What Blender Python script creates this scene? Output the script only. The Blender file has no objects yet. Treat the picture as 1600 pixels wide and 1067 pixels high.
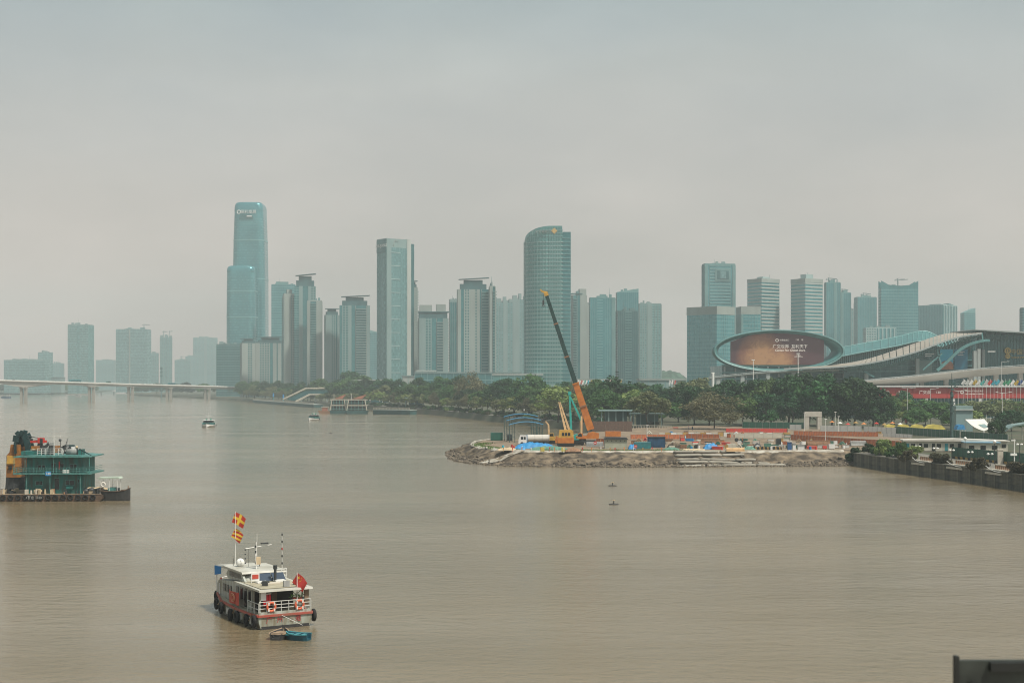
import bpy, math, random
import numpy as np
from mathutils import Vector, Matrix, geometry

PI = math.pi
R = math.radians
random.seed(7)
C = bpy.context.scene.collection
scene = bpy.context.scene

# ------------------------------------------------------------------ camera
CAM_H = 22.0
FOC = 2222.2                      # focal length in photo pixels (50 mm lens, 36 mm sensor, 1600 px)
HOR = 600.0                       # horizon row in the photo
cam = bpy.data.cameras.new('camera')
cam.lens = 50; cam.sensor_width = 36
cam.shift_y = 66.5 / 1600
cam.clip_start = 0.5; cam.clip_end = 40000
cam.dof.use_dof = True; cam.dof.focus_distance = 400; cam.dof.aperture_fstop = 4.0
camo = bpy.data.objects.new('camera', cam); C.objects.link(camo)
camo.location = (0, 0, CAM_H); camo.rotation_euler = (PI / 2, 0, 0)
scene.camera = camo

# ------------------------------------------------------------------ sky, sun, exposure
SUN_EL, SUN_AZ = R(58), R(130)    # azimuth clockwise from +Y: to the right and behind the camera
world = bpy.data.worlds.new('World'); scene.world = world; world.use_nodes = True
wn = world.node_tree.nodes; wl = world.node_tree.links; wn.clear()
wout = wn.new('ShaderNodeOutputWorld'); wbg = wn.new('ShaderNodeBackground')
sky = wn.new('ShaderNodeTexSky'); sky.sky_type = 'NISHITA'; sky.sun_disc = False
sky.sun_elevation = SUN_EL; sky.sun_rotation = SUN_AZ
sky.air_density = 1.4; sky.dust_density = 6.0; sky.ozone_density = 2.0
tcw = wn.new('ShaderNodeTexCoord')
hsv = wn.new('ShaderNodeHueSaturation'); hsv.inputs['Saturation'].default_value = 0.8
wl.new(sky.outputs[0], hsv.inputs['Color'])
# a thin even veil of high cloud over the whole sky, uneven in soft patches
mpw = wn.new('ShaderNodeMapping'); mpw.inputs['Scale'].default_value = (1, 1, 3.0)
nzw = wn.new('ShaderNodeTexNoise'); nzw.inputs['Scale'].default_value = 2.6
nzw.inputs['Detail'].default_value = 5; nzw.inputs['Roughness'].default_value = 0.5
wl.new(tcw.outputs['Generated'], mpw.inputs[0]); wl.new(mpw.outputs[0], nzw.inputs['Vector'])
mrw = wn.new('ShaderNodeMapRange'); mrw.inputs['From Min'].default_value = 0.38; mrw.inputs['From Max'].default_value = 0.68
mrw.inputs['To Min'].default_value = 0.60; mrw.inputs['To Max'].default_value = 0.92
wl.new(nzw.outputs['Fac'], mrw.inputs[0])
mxw = wn.new('ShaderNodeMix'); mxw.data_type = 'RGBA'
# the veil thins and cools with height
sep = wn.new('ShaderNodeSeparateXYZ'); wl.new(tcw.outputs['Generated'], sep.inputs[0])
rpw = wn.new('ShaderNodeValToRGB'); els = rpw.color_ramp.elements
els[0].position = 0.0; els[0].color = (.585,.475,.42,1); els[1].position = 1.0; els[1].color = (.25,.295,.30,1)
for q_, c_ in ((.08,(.55,.468,.422,1)),(.16,(.47,.437,.405,1)),(.27,(.315,.365,.36,1)),(.5,(.27,.32,.325,1))):
    e_ = els.new(q_); e_.color = c_
wl.new(sep.outputs['Z'], rpw.inputs[0])
scw = wn.new('ShaderNodeVectorMath'); scw.operation = 'SCALE'; scw.inputs['Scale'].default_value = 10.0
nz2 = wn.new('ShaderNodeTexNoise'); nz2.inputs['Scale'].default_value = 5.5; nz2.inputs['Detail'].default_value = 6; nz2.inputs['Roughness'].default_value = .55
mp2 = wn.new('ShaderNodeMapping'); mp2.inputs['Scale'].default_value = (1, 1, 2.4); mp2.inputs['Location'].default_value = (.3,.1,0)
wl.new(tcw.outputs['Generated'], mp2.inputs[0]); wl.new(mp2.outputs[0], nz2.inputs['Vector'])
mr2 = wn.new('ShaderNodeMapRange'); mr2.inputs['From Min'].default_value = .40; mr2.inputs['From Max'].default_value = .66; mr2.inputs['To Min'].default_value = 9.8; mr2.inputs['To Max'].default_value = 10.8
wl.new(nz2.outputs['Fac'], mr2.inputs[0]); wl.new(mr2.outputs[0], scw.inputs['Scale'])
wl.new(rpw.outputs['Color'], scw.inputs[0]); wl.new(scw.outputs[0], mxw.inputs['B'])
wl.new(mrw.outputs[0], mxw.inputs['Factor']); wl.new(hsv.outputs[0], mxw.inputs['A'])
wbg.inputs['Strength'].default_value = 0.1
wl.new(mxw.outputs['Result'], wbg.inputs['Color']); wl.new(wbg.outputs[0], wout.inputs['Surface'])

sd = bpy.data.lights.new('sun', 'SUN'); sd.energy = 3.3; sd.angle = R(5); sd.color = (1.0, 0.93, 0.82)
so = bpy.data.objects.new('sun', sd); C.objects.link(so)
sv = Vector((math.sin(SUN_AZ) * math.cos(SUN_EL), math.cos(SUN_AZ) * math.cos(SUN_EL), math.sin(SUN_EL)))
so.rotation_euler = sv.to_track_quat('Z', 'Y').to_euler(); so.location = (0, -50, 600)

scene.view_settings.view_transform = 'Standard'; scene.view_settings.look = 'None'
scene.view_settings.exposure = 0.45; scene.view_settings.gamma = 1.0
scene.render.engine = 'CYCLES'
scene.cycles.use_denoising = True
scene.cycles.filter_width = 1.05
scene.cycles.volume_bounces = 0; scene.cycles.max_bounces = 5
scene.cycles.diffuse_bounces = 2; scene.cycles.glossy_bounces = 2; scene.cycles.transmission_bounces = 2
scene.cycles.transparent_max_bounces = 8

# ------------------------------------------------------------------ placing helpers
G = 3.4                                            # height of the river land above the water
def X(px, Y): return (px - 800.0) / FOC * Y
def Z(py, Y): return CAM_H - (py - HOR) / FOC * Y
def gY(py, z=G): return (CAM_H - z) * FOC / (py - HOR)   # distance of a ground point seen on row py
def S(Y): return Y / FOC                           # metres in one photo pixel at distance Y

# ------------------------------------------------------------------ mesh builder
class MB:
    def __init__(s): s.v = []; s.f = []
    def box(s, x0, x1, y0, y1, z0, z1):
        n = len(s.v)
        s.v += [(x0,y0,z0),(x1,y0,z0),(x1,y1,z0),(x0,y1,z0),(x0,y0,z1),(x1,y0,z1),(x1,y1,z1),(x0,y1,z1)]
        s.f += [(n+3,n+2,n+1,n),(n+4,n+5,n+6,n+7),(n,n+1,n+5,n+4),(n+1,n+2,n+6,n+5),(n+2,n+3,n+7,n+6),(n+3,n,n+4,n+7)]
        return s
    def cbox(s, c, d, rz=0, rx=0, ry=0):
        m = Matrix.Rotation(rz,3,'Z') @ Matrix.Rotation(ry,3,'Y') @ Matrix.Rotation(rx,3,'X')
        n = len(s.v); c = Vector(c)
        for z in (-.5,.5):
            for x,y in ((-.5,-.5),(.5,-.5),(.5,.5),(-.5,.5)):
                s.v.append(tuple(c + m @ Vector((x*d[0],y*d[1],z*d[2]))))
        s.f += [(n+3,n+2,n+1,n),(n+4,n+5,n+6,n+7),(n,n+1,n+5,n+4),(n+1,n+2,n+6,n+5),(n+2,n+3,n+7,n+6),(n+3,n,n+4,n+7)]
        return s
    def tube(s, p0, p1, r0, r1=None, k=8, caps=True):
        r1 = r0 if r1 is None else r1
        p0 = Vector(p0); p1 = Vector(p1); a = (p1-p0).normalized()
        u = a.cross(Vector((0,0,1))) if abs(a.z) < .99 else a.cross(Vector((1,0,0)))
        u.normalize(); w = a.cross(u); n = len(s.v)
        for p, r in ((p0,r0),(p1,r1)):
            for i in range(k):
                t = 2*PI*i/k; s.v.append(tuple(p + u*(r*math.cos(t)) + w*(r*math.sin(t))))
        for i in range(k):
            j = (i+1) % k; s.f.append((n+i, n+k+i, n+k+j, n+j))
        if caps: s.f += [tuple(range(n,n+k)), tuple(range(n+2*k-1,n+k-1,-1))]
        return s
    def path(s, pts, r, k=6):
        for a, b in zip(pts, pts[1:]): s.tube(a, b, r, r, k)
        return s
    def beam(s, p0, p1, w, h, w1=None, h1=None):
        w1 = w if w1 is None else w1; h1 = h if h1 is None else h1
        p0 = Vector(p0); p1 = Vector(p1); a = (p1-p0).normalized()
        u = a.cross(Vector((0,0,1))) if abs(a.z) < .999 else Vector((1,0,0))
        u.normalize(); q = u.cross(a); n = len(s.v)
        for p, ww, hh in ((p0,w,h),(p1,w1,h1)):
            for i, j in ((-1,-1),(1,-1),(1,1),(-1,1)): s.v.append(tuple(p + u*(i*ww/2) + q*(j*hh/2)))
        s.f += [(n,n+1,n+2,n+3),(n+7,n+6,n+5,n+4),(n,n+4,n+5,n+1),(n+1,n+5,n+6,n+2),(n+2,n+6,n+7,n+3),(n+3,n+7,n+4,n)]
        return s
    def prism(s, poly, z0, z1, ztop=None):
        """poly: counter-clockwise (x, y); ztop: optional list of top heights"""
        n = len(s.v); k = len(poly)
        s.v += [(x,y,z0) for x,y in poly]
        s.v += [(x,y,(ztop[i] if ztop else z1)) for i,(x,y) in enumerate(poly)]
        s.f.append(tuple(range(n+k-1,n-1,-1))); s.f.append(tuple(range(n+k,n+2*k)))
        for i in range(k):
            j = (i+1)%k; s.f.append((n+i,n+j,n+k+j,n+k+i))
        return s
    def slab(s, prof, y0, y1, axis='y'):
        """prof: closed outline (x, z) pushed along y"""
        n = len(s.v); k = len(prof)
        for y in (y0,y1):
            s.v += [((x,y,z) if axis == 'y' else (y,x,z)) for x,z in prof]
        s.f.append(tuple(range(n,n+k))); s.f.append(tuple(range(n+2*k-1,n+k-1,-1)))
        for i in range(k):
            j = (i+1)%k; s.f.append((n+i,n+k+i,n+k+j,n+j))
        return s
    def grid(s, rows):
        n = len(s.v); k = len(rows[0])
        for r in rows: s.v += [tuple(p) for p in r]
        for i in range(len(rows)-1):
            for j in range(k-1):
                a = n+i*k+j; s.f.append((a,a+1,a+k+1,a+k))
        return s
    def torus(s, c, r, t, ax=(0,0,1), k=14, m=6):
        c = Vector(c); a = Vector(ax).normalized()
        u = a.orthogonal().normalized(); w = a.cross(u); n = len(s.v)
        for i in range(k):
            d = u*math.cos(2*PI*i/k) + w*math.sin(2*PI*i/k)
            for j in range(m):
                b = 2*PI*j/m; s.v.append(tuple(c + d*(r+t*math.cos(b)) + a*(t*math.sin(b))))
        for i in range(k):
            for j in range(m):
                s.f.append((n+i*m+j, n+((i+1)%k)*m+j, n+((i+1)%k)*m+(j+1)%m, n+i*m+(j+1)%m))
        return s
    def ball(s, c, r, k=8, m=5, sz=1.0, sx=1.0, sy=1.0):
        n = len(s.v)
        for i in range(m+1):
            t = PI*i/m
            for j in range(k):
                b = 2*PI*j/k
                s.v.append((c[0]+sx*r*math.sin(t)*math.cos(b), c[1]+sy*r*math.sin(t)*math.sin(b), c[2]+sz*r*math.cos(t)))
        for i in range(m):
            for j in range(k): s.f.append((n+i*k+j, n+(i+1)*k+j, n+(i+1)*k+(j+1)%k, n+i*k+(j+1)%k))
        return s
    def loft(s, secs, caps=True):
        n = len(s.v); k = len(secs[0])
        for q in secs: s.v += [tuple(p) for p in q]
        for i in range(len(secs)-1):
            for j in range(k):
                s.f.append((n+i*k+j, n+i*k+(j+1)%k, n+(i+1)*k+(j+1)%k, n+(i+1)*k+j))
        if caps:
            s.f.append(tuple(range(n+k-1,n-1,-1))); e = n+(len(secs)-1)*k; s.f.append(tuple(range(e,e+k)))
        return s
    def mesh(s, name, m, smooth=False):
        me = bpy.data.meshes.new(name); me.from_pydata(s.v, [], s.f); me.update()
        if m: me.materials.append(MATS[m] if isinstance(m, str) else m)
        if smooth: me.shade_smooth()
        return me
    def build(s, name, m, parent=None, smooth=False, loc=None, rz=0, label=None):
        return put(name, s.mesh(name, m, smooth), parent, loc, rz, label)

def put(name, me, parent=None, loc=None, rz=0, label=None):
    o = bpy.data.objects.new(name, me); C.objects.link(o)
    if parent: o.parent = parent
    if loc is not None: o.location = loc
    o.rotation_euler[2] = rz
    if label: o['label'] = label
    return o
def tag(o, label, cat, group=None):
    o['label'] = label; o['category'] = cat
    if group: o['group'] = group
    return o
def thing(name, label, cat, loc=(0,0,0), rz=0, group=None):
    return tag(put(name, None, None, loc, rz), label, cat, group)
def struct(o, kind='structure'): o['kind'] = kind; return o
def copy_tree(o, parent=None):
    c = o.copy(); C.objects.link(c); c.parent = parent
    for ch in list(o.children): copy_tree(ch, c)
    return c
ORD = ['first','second','third','fourth','fifth','sixth','seventh','eighth','ninth','tenth','eleventh','twelfth','thirteenth',
       'fourteenth','fifteenth','sixteenth','seventeenth','eighteenth','nineteenth','twentieth']
def ordn(i):
    if i < 20: return ORD[i]
    t = ['twenty','thirty','forty','fifty','sixty','seventy'][(i+1)//10-2]
    return (t[:-1]+'ieth') if (i+1) % 10 == 0 else t+'-'+ORD[(i+1) % 10 - 1]
def text(name, body, size, m, parent, loc, rot=(PI/2,0,0), ext=0.02, align='CENTER'):
    cu = bpy.data.curves.new(name, 'FONT'); cu.body = body; cu.size = size; cu.extrude = ext
    cu.align_x = align; cu.align_y = 'CENTER'; cu.resolution_u = 2
    o = bpy.data.objects.new(name, cu); C.objects.link(o)
    me = bpy.data.meshes.new_from_object(o, depsgraph=bpy.context.evaluated_depsgraph_get())
    bpy.data.objects.remove(o)
    me.materials.clear(); me.materials.append(MATS[m])
    q = put(name, me, parent, loc); q.rotation_euler = rot
    return q

# ------------------------------------------------------------------ materials
MATS = {}
def mat(name, col, rough=0.6, metal=0.0, var=0.14, scale=0.6, stretch=(1,1,1), bump=0.0, bscale=None, col2=None, lo=0.35, hi=0.65,
        emit=0.0, rnd=0.0, spec=0.5, trans=0.0, detail=4):
    """principled surface whose colour wanders between col*(1-var) (or col2) and col*(1+var) on a noise field"""
    m = bpy.data.materials.new(name); m.use_nodes = True; MATS[name] = m
    N = m.node_tree.nodes; L = m.node_tree.links; p = N['Principled BSDF']
    p.inputs['Roughness'].default_value = rough; p.inputs['Metallic'].default_value = metal
    p.inputs['Specular IOR Level'].default_value = spec
    tc = N.new('ShaderNodeTexCoord'); mp = N.new('ShaderNodeMapping'); mp.inputs['Scale'].default_value = stretch
    L.new(tc.outputs['Object'], mp.inputs[0])
    nz = N.new('ShaderNodeTexNoise'); nz.inputs['Scale'].default_value = scale; nz.inputs['Detail'].default_value = detail
    L.new(mp.outputs[0], nz.inputs['Vector'])
    mr = N.new('ShaderNodeMapRange'); mr.inputs['From Min'].default_value = lo; mr.inputs['From Max'].default_value = hi
    L.new(nz.outputs['Fac'], mr.inputs[0])
    mx = N.new('ShaderNodeMix'); mx.data_type = 'RGBA'
    a = col2 if col2 else tuple(c*(1-var) for c in col); b = col if col2 else tuple(min(1,c*(1+var)) for c in col)
    mx.inputs['A'].default_value = (*a,1); mx.inputs['B'].default_value = (*b,1)
    L.new(mr.outputs[0], mx.inputs['Factor']); out = mx.outputs['Result']
    if rnd:
        oi = N.new('ShaderNodeObjectInfo'); h = N.new('ShaderNodeHueSaturation')
        r1 = N.new('ShaderNodeMapRange'); r1.inputs['To Min'].default_value = 1-rnd; r1.inputs['To Max'].default_value = 1+rnd
        r2 = N.new('ShaderNodeMapRange'); r2.inputs['To Min'].default_value = .5-.06*rnd; r2.inputs['To Max'].default_value = .5+.06*rnd
        L.new(oi.outputs['Random'], r1.inputs[0]); L.new(oi.outputs['Random'], r2.inputs[0])
        L.new(r1.outputs[0], h.inputs['Value']); L.new(r2.outputs[0], h.inputs['Hue']); L.new(out, h.inputs['Color']); out = h.outputs[0]
    L.new(out, p.inputs['Base Color'])
    if emit:
        L.new(out, p.inputs['Emission Color']); p.inputs['Emission Strength'].default_value = emit
    if bump:
        n2 = N.new('ShaderNodeTexNoise'); n2.inputs['Scale'].default_value = bscale or scale*6; n2.inputs['Detail'].default_value = 5
        L.new(mp.outputs[0], n2.inputs['Vector'])
        bp = N.new('ShaderNodeBump'); bp.inputs['Strength'].default_value = bump; bp.inputs['Distance'].default_value = 0.2
        L.new(n2.outputs['Fac'], bp.inputs['Height']); L.new(bp.outputs[0], p.inputs['Normal'])
    if trans:
        t = N.new('ShaderNodeBsdfTranslucent'); L.new(out, t.inputs[0])
        ms = N.new('ShaderNodeMixShader'); ms.inputs[0].default_value = trans
        L.new(p.outputs[0], ms.inputs[1]); L.new(t.outputs[0], ms.inputs[2]); L.new(ms.outputs[0], N['Material Output'].inputs[0])
    return m
def pane_mat(name, c1, c2, rough=0.16, cell=(2.4,2.4,3.4), metal=0.0):
    """curtain wall glass: every pane a slightly different tint and gloss"""
    m = bpy.data.materials.new(name); m.use_nodes = True; MATS[name] = m
    N = m.node_tree.nodes; L = m.node_tree.links; p = N['Principled BSDF']
    p.inputs['Metallic'].default_value = metal; p.inputs['Specular IOR Level'].default_value = 0.6
    tc = N.new('ShaderNodeTexCoord')
    d = N.new('ShaderNodeVectorMath'); d.operation = 'DIVIDE'; d.inputs[1].default_value = cell
    a = N.new('ShaderNodeVectorMath'); a.operation = 'ADD'; a.inputs[1].default_value = (0.37,0.37,0.37)
    fl = N.new('ShaderNodeVectorMath'); fl.operation = 'FLOOR'
    L.new(tc.outputs['Object'], d.inputs[0]); L.new(d.outputs[0], a.inputs[0]); L.new(a.outputs[0], fl.inputs[0])
    w = N.new('ShaderNodeTexWhiteNoise'); L.new(fl.outputs[0], w.inputs['Vector'])
    nz = N.new('ShaderNodeTexNoise'); nz.inputs['Scale'].default_value = 0.03; L.new(tc.outputs['Object'], nz.inputs['Vector'])
    ad = N.new('ShaderNodeMath'); ad.operation = 'MULTIPLY_ADD'; ad.inputs[1].default_value = 0.45
    L.new(w.outputs['Value'], ad.inputs[0]); 
    sc = N.new('ShaderNodeMapRange'); sc.inputs['From Min'].default_value = .3; sc.inputs['From Max'].default_value = .7; sc.inputs['To Max'].default_value = .55
    L.new(nz.outputs['Fac'], sc.inputs[0]); L.new(sc.outputs[0], ad.inputs[2])
    mx = N.new('ShaderNodeMix'); mx.data_type = 'RGBA'
    mx.inputs['A'].default_value = (*c1,1); mx.inputs['B'].default_value = (*c2,1)
    L.new(ad.outputs[0], mx.inputs['Factor']); L.new(mx.outputs['Result'], p.inputs['Base Color'])
    r = N.new('ShaderNodeMapRange'); r.inputs['To Min'].default_value = rough*.7; r.inputs['To Max'].default_value = rough*1.5
    L.new(w.outputs['Value'], r.inputs[0]); L.new(r.outputs[0], p.inputs['Roughness'])
    return m

# facades; part of the haze's teal and paleness is put into these colours
pane_mat('glass_teal', (.020,.140,.155), (.060,.260,.275), metal=.35)
pane_mat('glass_blue', (.035,.200,.230), (.090,.340,.370), metal=.4)
pane_mat('glass_dark', (.012,.090,.100), (.035,.160,.170), metal=.3)
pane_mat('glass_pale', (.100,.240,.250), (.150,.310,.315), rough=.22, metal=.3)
pane_mat('glass_green', (.070,.250,.245), (.140,.370,.350), rough=.18, metal=.35)
mat('conc_warm', (.27,.315,.295), .8, var=.12, scale=.05, stretch=(1,1,.3))
mat('conc_grey', (.19,.28,.275), .8, var=.12, scale=.05, stretch=(1,1,.3))
mat('conc_dark', (.07,.15,.155), .8, var=.15, scale=.06)
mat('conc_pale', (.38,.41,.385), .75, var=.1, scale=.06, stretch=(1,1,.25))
mat('tile_teal', (.11,.24,.24), .7, var=.12, scale=.06)
mat('band_teal', (.14,.30,.30), .5, var=.1, scale=.06)
mat('band_pale', (.30,.41,.405), .5, var=.1, scale=.06)
mat('roof_dark', (.03,.10,.11), .7, var=.2, scale=.1)
mat('sign_white', (.75,.75,.72), .5, var=.05)
mat('sign_gold', (.55,.36,.12), .45, var=.15)
mat('metal_white', (.72,.72,.68), .45, var=.08, scale=2)
mat('metal_grey', (.30,.31,.30), .5, var=.15, scale=2)
mat('metal_dark', (.035,.04,.042), .5, var=.25, scale=3)
mat('steel_teal', (.05,.17,.17), .45, var=.15, scale=.2)
# ------------------------------------------------------------------ river and land
m = bpy.data.materials.new('muddy_water'); m.use_nodes = True; MATS['muddy_water'] = m
N = m.node_tree.nodes; L = m.node_tree.links; p = N['Principled BSDF']
p.inputs['IOR'].default_value = 1.46; p.inputs['Roughness'].default_value = 0.14
tc = N.new('ShaderNodeTexCoord')
def wnoise(sc, st, det, rou=.55):
    mp = N.new('ShaderNodeMapping'); mp.inputs['Scale'].default_value = st
    mp.inputs['Rotation'].default_value = (0,0,R(8))
    L.new(tc.outputs['Object'], mp.inputs[0])
    n = N.new('ShaderNodeTexNoise'); n.inputs['Scale'].default_value = sc; n.inputs['Detail'].default_value = det
    n.inputs['Roughness'].default_value = rou
    L.new(mp.outputs[0], n.inputs['Vector']); return n
silt = wnoise(.012, (.5,1.6,1), 5); ripple = wnoise(.62, (.95,1.2,1), 6, .66); swell = wnoise(.10, (.5,1.4,1), 3); gust = wnoise(.02, (.35,1.8,1), 5, .62)
mx = N.new('ShaderNodeMix'); mx.data_type = 'RGBA'
mx.inputs['A'].default_value = (.168,.132,.076,1); mx.inputs['B'].default_value = (.225,.182,.115,1)
mr = N.new('ShaderNodeMapRange'); mr.inputs['From Min'].default_value = .35; mr.inputs['From Max'].default_value = .65
L.new(silt.outputs['Fac'], mr.inputs[0]); L.new(mr.outputs[0], mx.inputs['Factor']); L.new(mx.outputs['Result'], p.inputs['Base Color'])
rr = N.new('ShaderNodeMapRange'); rr.inputs['From Min'].default_value = .38; rr.inputs['From Max'].default_value = .62
rr.inputs['To Min'].default_value = .07; rr.inputs['To Max'].default_value = .15
L.new(gust.outputs['Fac'], rr.inputs[0]); L.new(rr.outputs[0], p.inputs['Roughness'])
st = N.new('ShaderNodeMapRange'); st.inputs['From Min'].default_value = .38; st.inputs['From Max'].default_value = .62
st.inputs['To Min'].default_value = .55; st.inputs['To Max'].default_value = 1.0
L.new(gust.outputs['Fac'], st.inputs[0])
chop = wnoise(.28, (.7,1.5,1), 4, .6); chop.noise_type = 'RIDGED_MULTIFRACTAL'
b1 = N.new('ShaderNodeBump'); b1.inputs['Distance'].default_value = .19
b2 = N.new('ShaderNodeBump'); b2.inputs['Strength'].default_value = .5; b2.inputs['Distance'].default_value = .30
L.new(st.outputs[0], b1.inputs['Strength']); L.new(ripple.outputs['Fac'], b1.inputs['Height'])
L.new(swell.outputs['Fac'], b2.inputs['Height']); b3 = N.new('ShaderNodeBump'); b3.inputs['Strength'].default_value = .55; b3.inputs['Distance'].default_value = .13
L.new(chop.outputs['Fac'], b3.inputs['Height']); L.new(b2.outputs[0], b3.inputs['Normal']); L.new(b3.outputs[0], b1.inputs['Normal']); L.new(b1.outputs[0], p.inputs['Normal'])

mat('earth', (.27,.20,.13), .9, col2=(.13,.10,.07), scale=.25, bump=.6, bscale=1.2)
mat('bank_mud', (.225,.175,.115), .9, col2=(.050,.038,.025), scale=.33, stretch=(1,1,1.6), bump=1.0, bscale=2.2, detail=9, lo=.42, hi=.66)
mat('paving', (.17,.16,.135), .85, var=.2, scale=.08)
mat('asphalt', (.055,.055,.055), .9, var=.2, scale=.1)
mat('park_ground', (.045,.06,.03), .95, col2=(.09,.08,.05), scale=.05)
mat('wall_stone', (.13,.12,.09), .9, col2=(.028,.033,.026), scale=.5, stretch=(1,1,.35), bump=.5, bscale=2, detail=7)
mat('far_land', (.05,.075,.05), .95, var=.3, scale=.01)

river = MB().grid([[(-3400,-150,0),(3400,-150,0)],[(-3400,5150,0),(3400,5150,0)]]).build('river','muddy_water'); struct(river)

def flat(poly, z):
    tri = geometry.tessellate_polygon([[Vector((x,y,0)) for x,y in poly]])
    b = MB(); b.v = [(x,y,z) for x,y in poly]
    for t in tri:
        a, c, d = (Vector(poly[i]) for i in t)
        cr = (c-a).cross(d-a); b.f.append(tuple(t) if cr > 0 else tuple(reversed(t)))
    return b
# shoreline of the near (right hand) bank, photo column and distance
SHORE = [(190,5000),(193,4200),(205,2750),(300,2220),(395,1746),(490,1480),(580,1222),(640,1086),(700,978),(760,858),(800,790),(850,735),(905,690),(945,640)]
COVE = [(952,600),(925,548),(880,512),(830,486),(795,478),(762,474)]
TIP = [(743,464),(738,450)]
FRONT = [(743,430),(758,414),(785,401),(830,393),(900,391),(1050,391),(1200,393),(1300,396),(1338,398)]
WALL = [(1336,384),(1400,354),(1500,322),(1600,292),(1750,258),(1950,235),(2600,235)]
P2 = lambda q: (X(*q), q[1])
land_poly = [P2(q) for q in SHORE+COVE+TIP+FRONT+WALL] + [(3300,235),(3300,5100),(-1370,5100)]
land = flat(land_poly, G)
# vertical and sloping edges
def skirt(b, pts, dx, z0=-1.2):
    n = len(pts)
    for (a, c) in zip(pts, pts[1:]):
        d = Vector((c[0]-a[0], c[1]-a[1])); o = Vector((-d.y, d.x)).normalized()*dx
        k = len(b.v); b.v += [(a[0],a[1],G),(c[0],c[1],G),(c[0]+o.x,c[1]+o.y,z0),(a[0]+o.x,a[1]+o.y,z0)]; b.f.append((k,k+3,k+2,k+1))
skirt(land, [P2(q) for q in SHORE+COVE+TIP], -3)
lo = land.build('ground','park_ground'); struct(lo)
# the land across the river, far left
fl = flat([(X(-1000,2600),2600),(X(-100,2900),2900),(X(60,3000),3000),(X(140,3350),3350),(X(172,4200),4200),(X(178,5000),5000),(-1460,5100),(-3300,5100),(-3300,2600)][::-1], 4.0)
far = [(X(-1000,2600),2600),(X(-100,2900),2900),(X(60,3000),3000),(X(140,3350),3350),(X(172,4200),4200),(X(178,5000),5000)]
for a, c in zip(far, far[1:]):
    k = len(fl.v); fl.v += [(a[0],a[1],4),(c[0],c[1],4),(c[0]+3,c[1]-3,-1),(a[0]+3,a[1]-3,-1)]; fl.f.append((k,k+3,k+2,k+1))
struct(fl.build('far_shore','far_land'))

# bare earth of the building site, promenade paving, road
site = flat([P2(q) for q in [(758,470),(795,475),(830,484),(880,509),(930,548),(990,600),(1100,640),(1230,600),(1420,560),(1430,400),(1338,399.5),(1200,395),(1050,393),(900,393),(830,395),(787,403),(761,416),(747,431),(742,449)]][::-1], G+.04)
struct(site.build('site_ground','earth'))
prom_pts = [(395,1746),(490,1480),(580,1222),(640,1086),(700,978),(760,858),(800,790),(850,735),(905,690),(945,640)]
def offset(pts, d):
    out = []
    for i, a in enumerate(pts):
        p0 = Vector(pts[max(0,i-1)]); p1 = Vector(pts[min(len(pts)-1,i+1)])
        t = (p1-p0).normalized(); out.append((a[0]+(-t.y)*d, a[1]+t.x*d))
    return out
PR = [P2(q) for q in prom_pts]
b = MB(); A0 = offset(PR, .3); A1 = offset(PR, 9)
b.grid([[(x,y,G+.05) for x,y in A0],[(x,y,G+.05) for x,y in A1]]); struct(b.build('promenade','paving'))
WL = [P2(q) for q in WALL[:-1]]
b = MB(); A0 = offset(WL, .4); A1 = offset(WL, 16)
b.grid([[(x,y,G+.06) for x,y in A0],[(x,y,G+.06) for x,y in A1]]); struct(b.build('river_walk','paving'))
from mathutils import noise as mnoise
def resample(pts, step):
    out = []
    for a, c in zip(pts, pts[1:]):
        a = Vector(a); c = Vector(c); n = max(1, int((c-a).length/step))
        out += [a + (c-a)*(i/n) for i in range(n)]
    out.append(Vector(pts[-1])); return out
def smooth(pts, it=2):
    for _ in range(it):
        q = [pts[0]]
        for a, c in zip(pts, pts[1:]): q += [a*.75+c*.25, a*.25+c*.75]
        pts = q + [pts[-1]]
    return pts
bank_line = smooth([Vector(P2(q)) for q in COVE[-2:]+TIP+FRONT], 2)
bank_line = resample([tuple(v) for v in bank_line], 0.6)
NB = 18; rows = [[] for _ in range(NB)]
BANK_TOP = []
for i, a in enumerate(bank_line):
    t = (bank_line[min(len(bank_line)-1,i+4)] - bank_line[max(0,i-4)]).normalized(); o = Vector((t.y,-t.x))
    px = a.x*FOC/a.y+800
    w = 15 + 3*mnoise.noise((i*.02,0,3)); w *= (1.0 if px < 1250 else max(.6, 1-(px-1250)/220)) if px > 830 else max(.55,.55+.45*(px-735)/95)
    edge = .8*mnoise.noise((i*.06,7,1))
    for j in range(NB):
        f = j/(NB-1)
        z = G*(1-f)**1.25*1.0 - .5*f
        gul = mnoise.noise((i*.09+f*1.5, f*1.2, 2))*.6 + mnoise.noise((i*.25+f*3, f*2.5, 5))*.5 + mnoise.noise((i*.6+f*4, f*7, 9))*.3
        k = math.sin(PI*min(1,f*1.05))**.7
        q = a + o*(w*f + edge*(1-f) + k*gul*1.6)
        rows[j].append((q.x, q.y, z + k*gul*.9 + .05))
    q = a + o*(edge-.2); BANK_TOP.append((q.x, q.y))
b = MB().grid(rows[::-1]); bo = b.build('river_bank','bank_mud',None,True); struct(bo)

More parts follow.
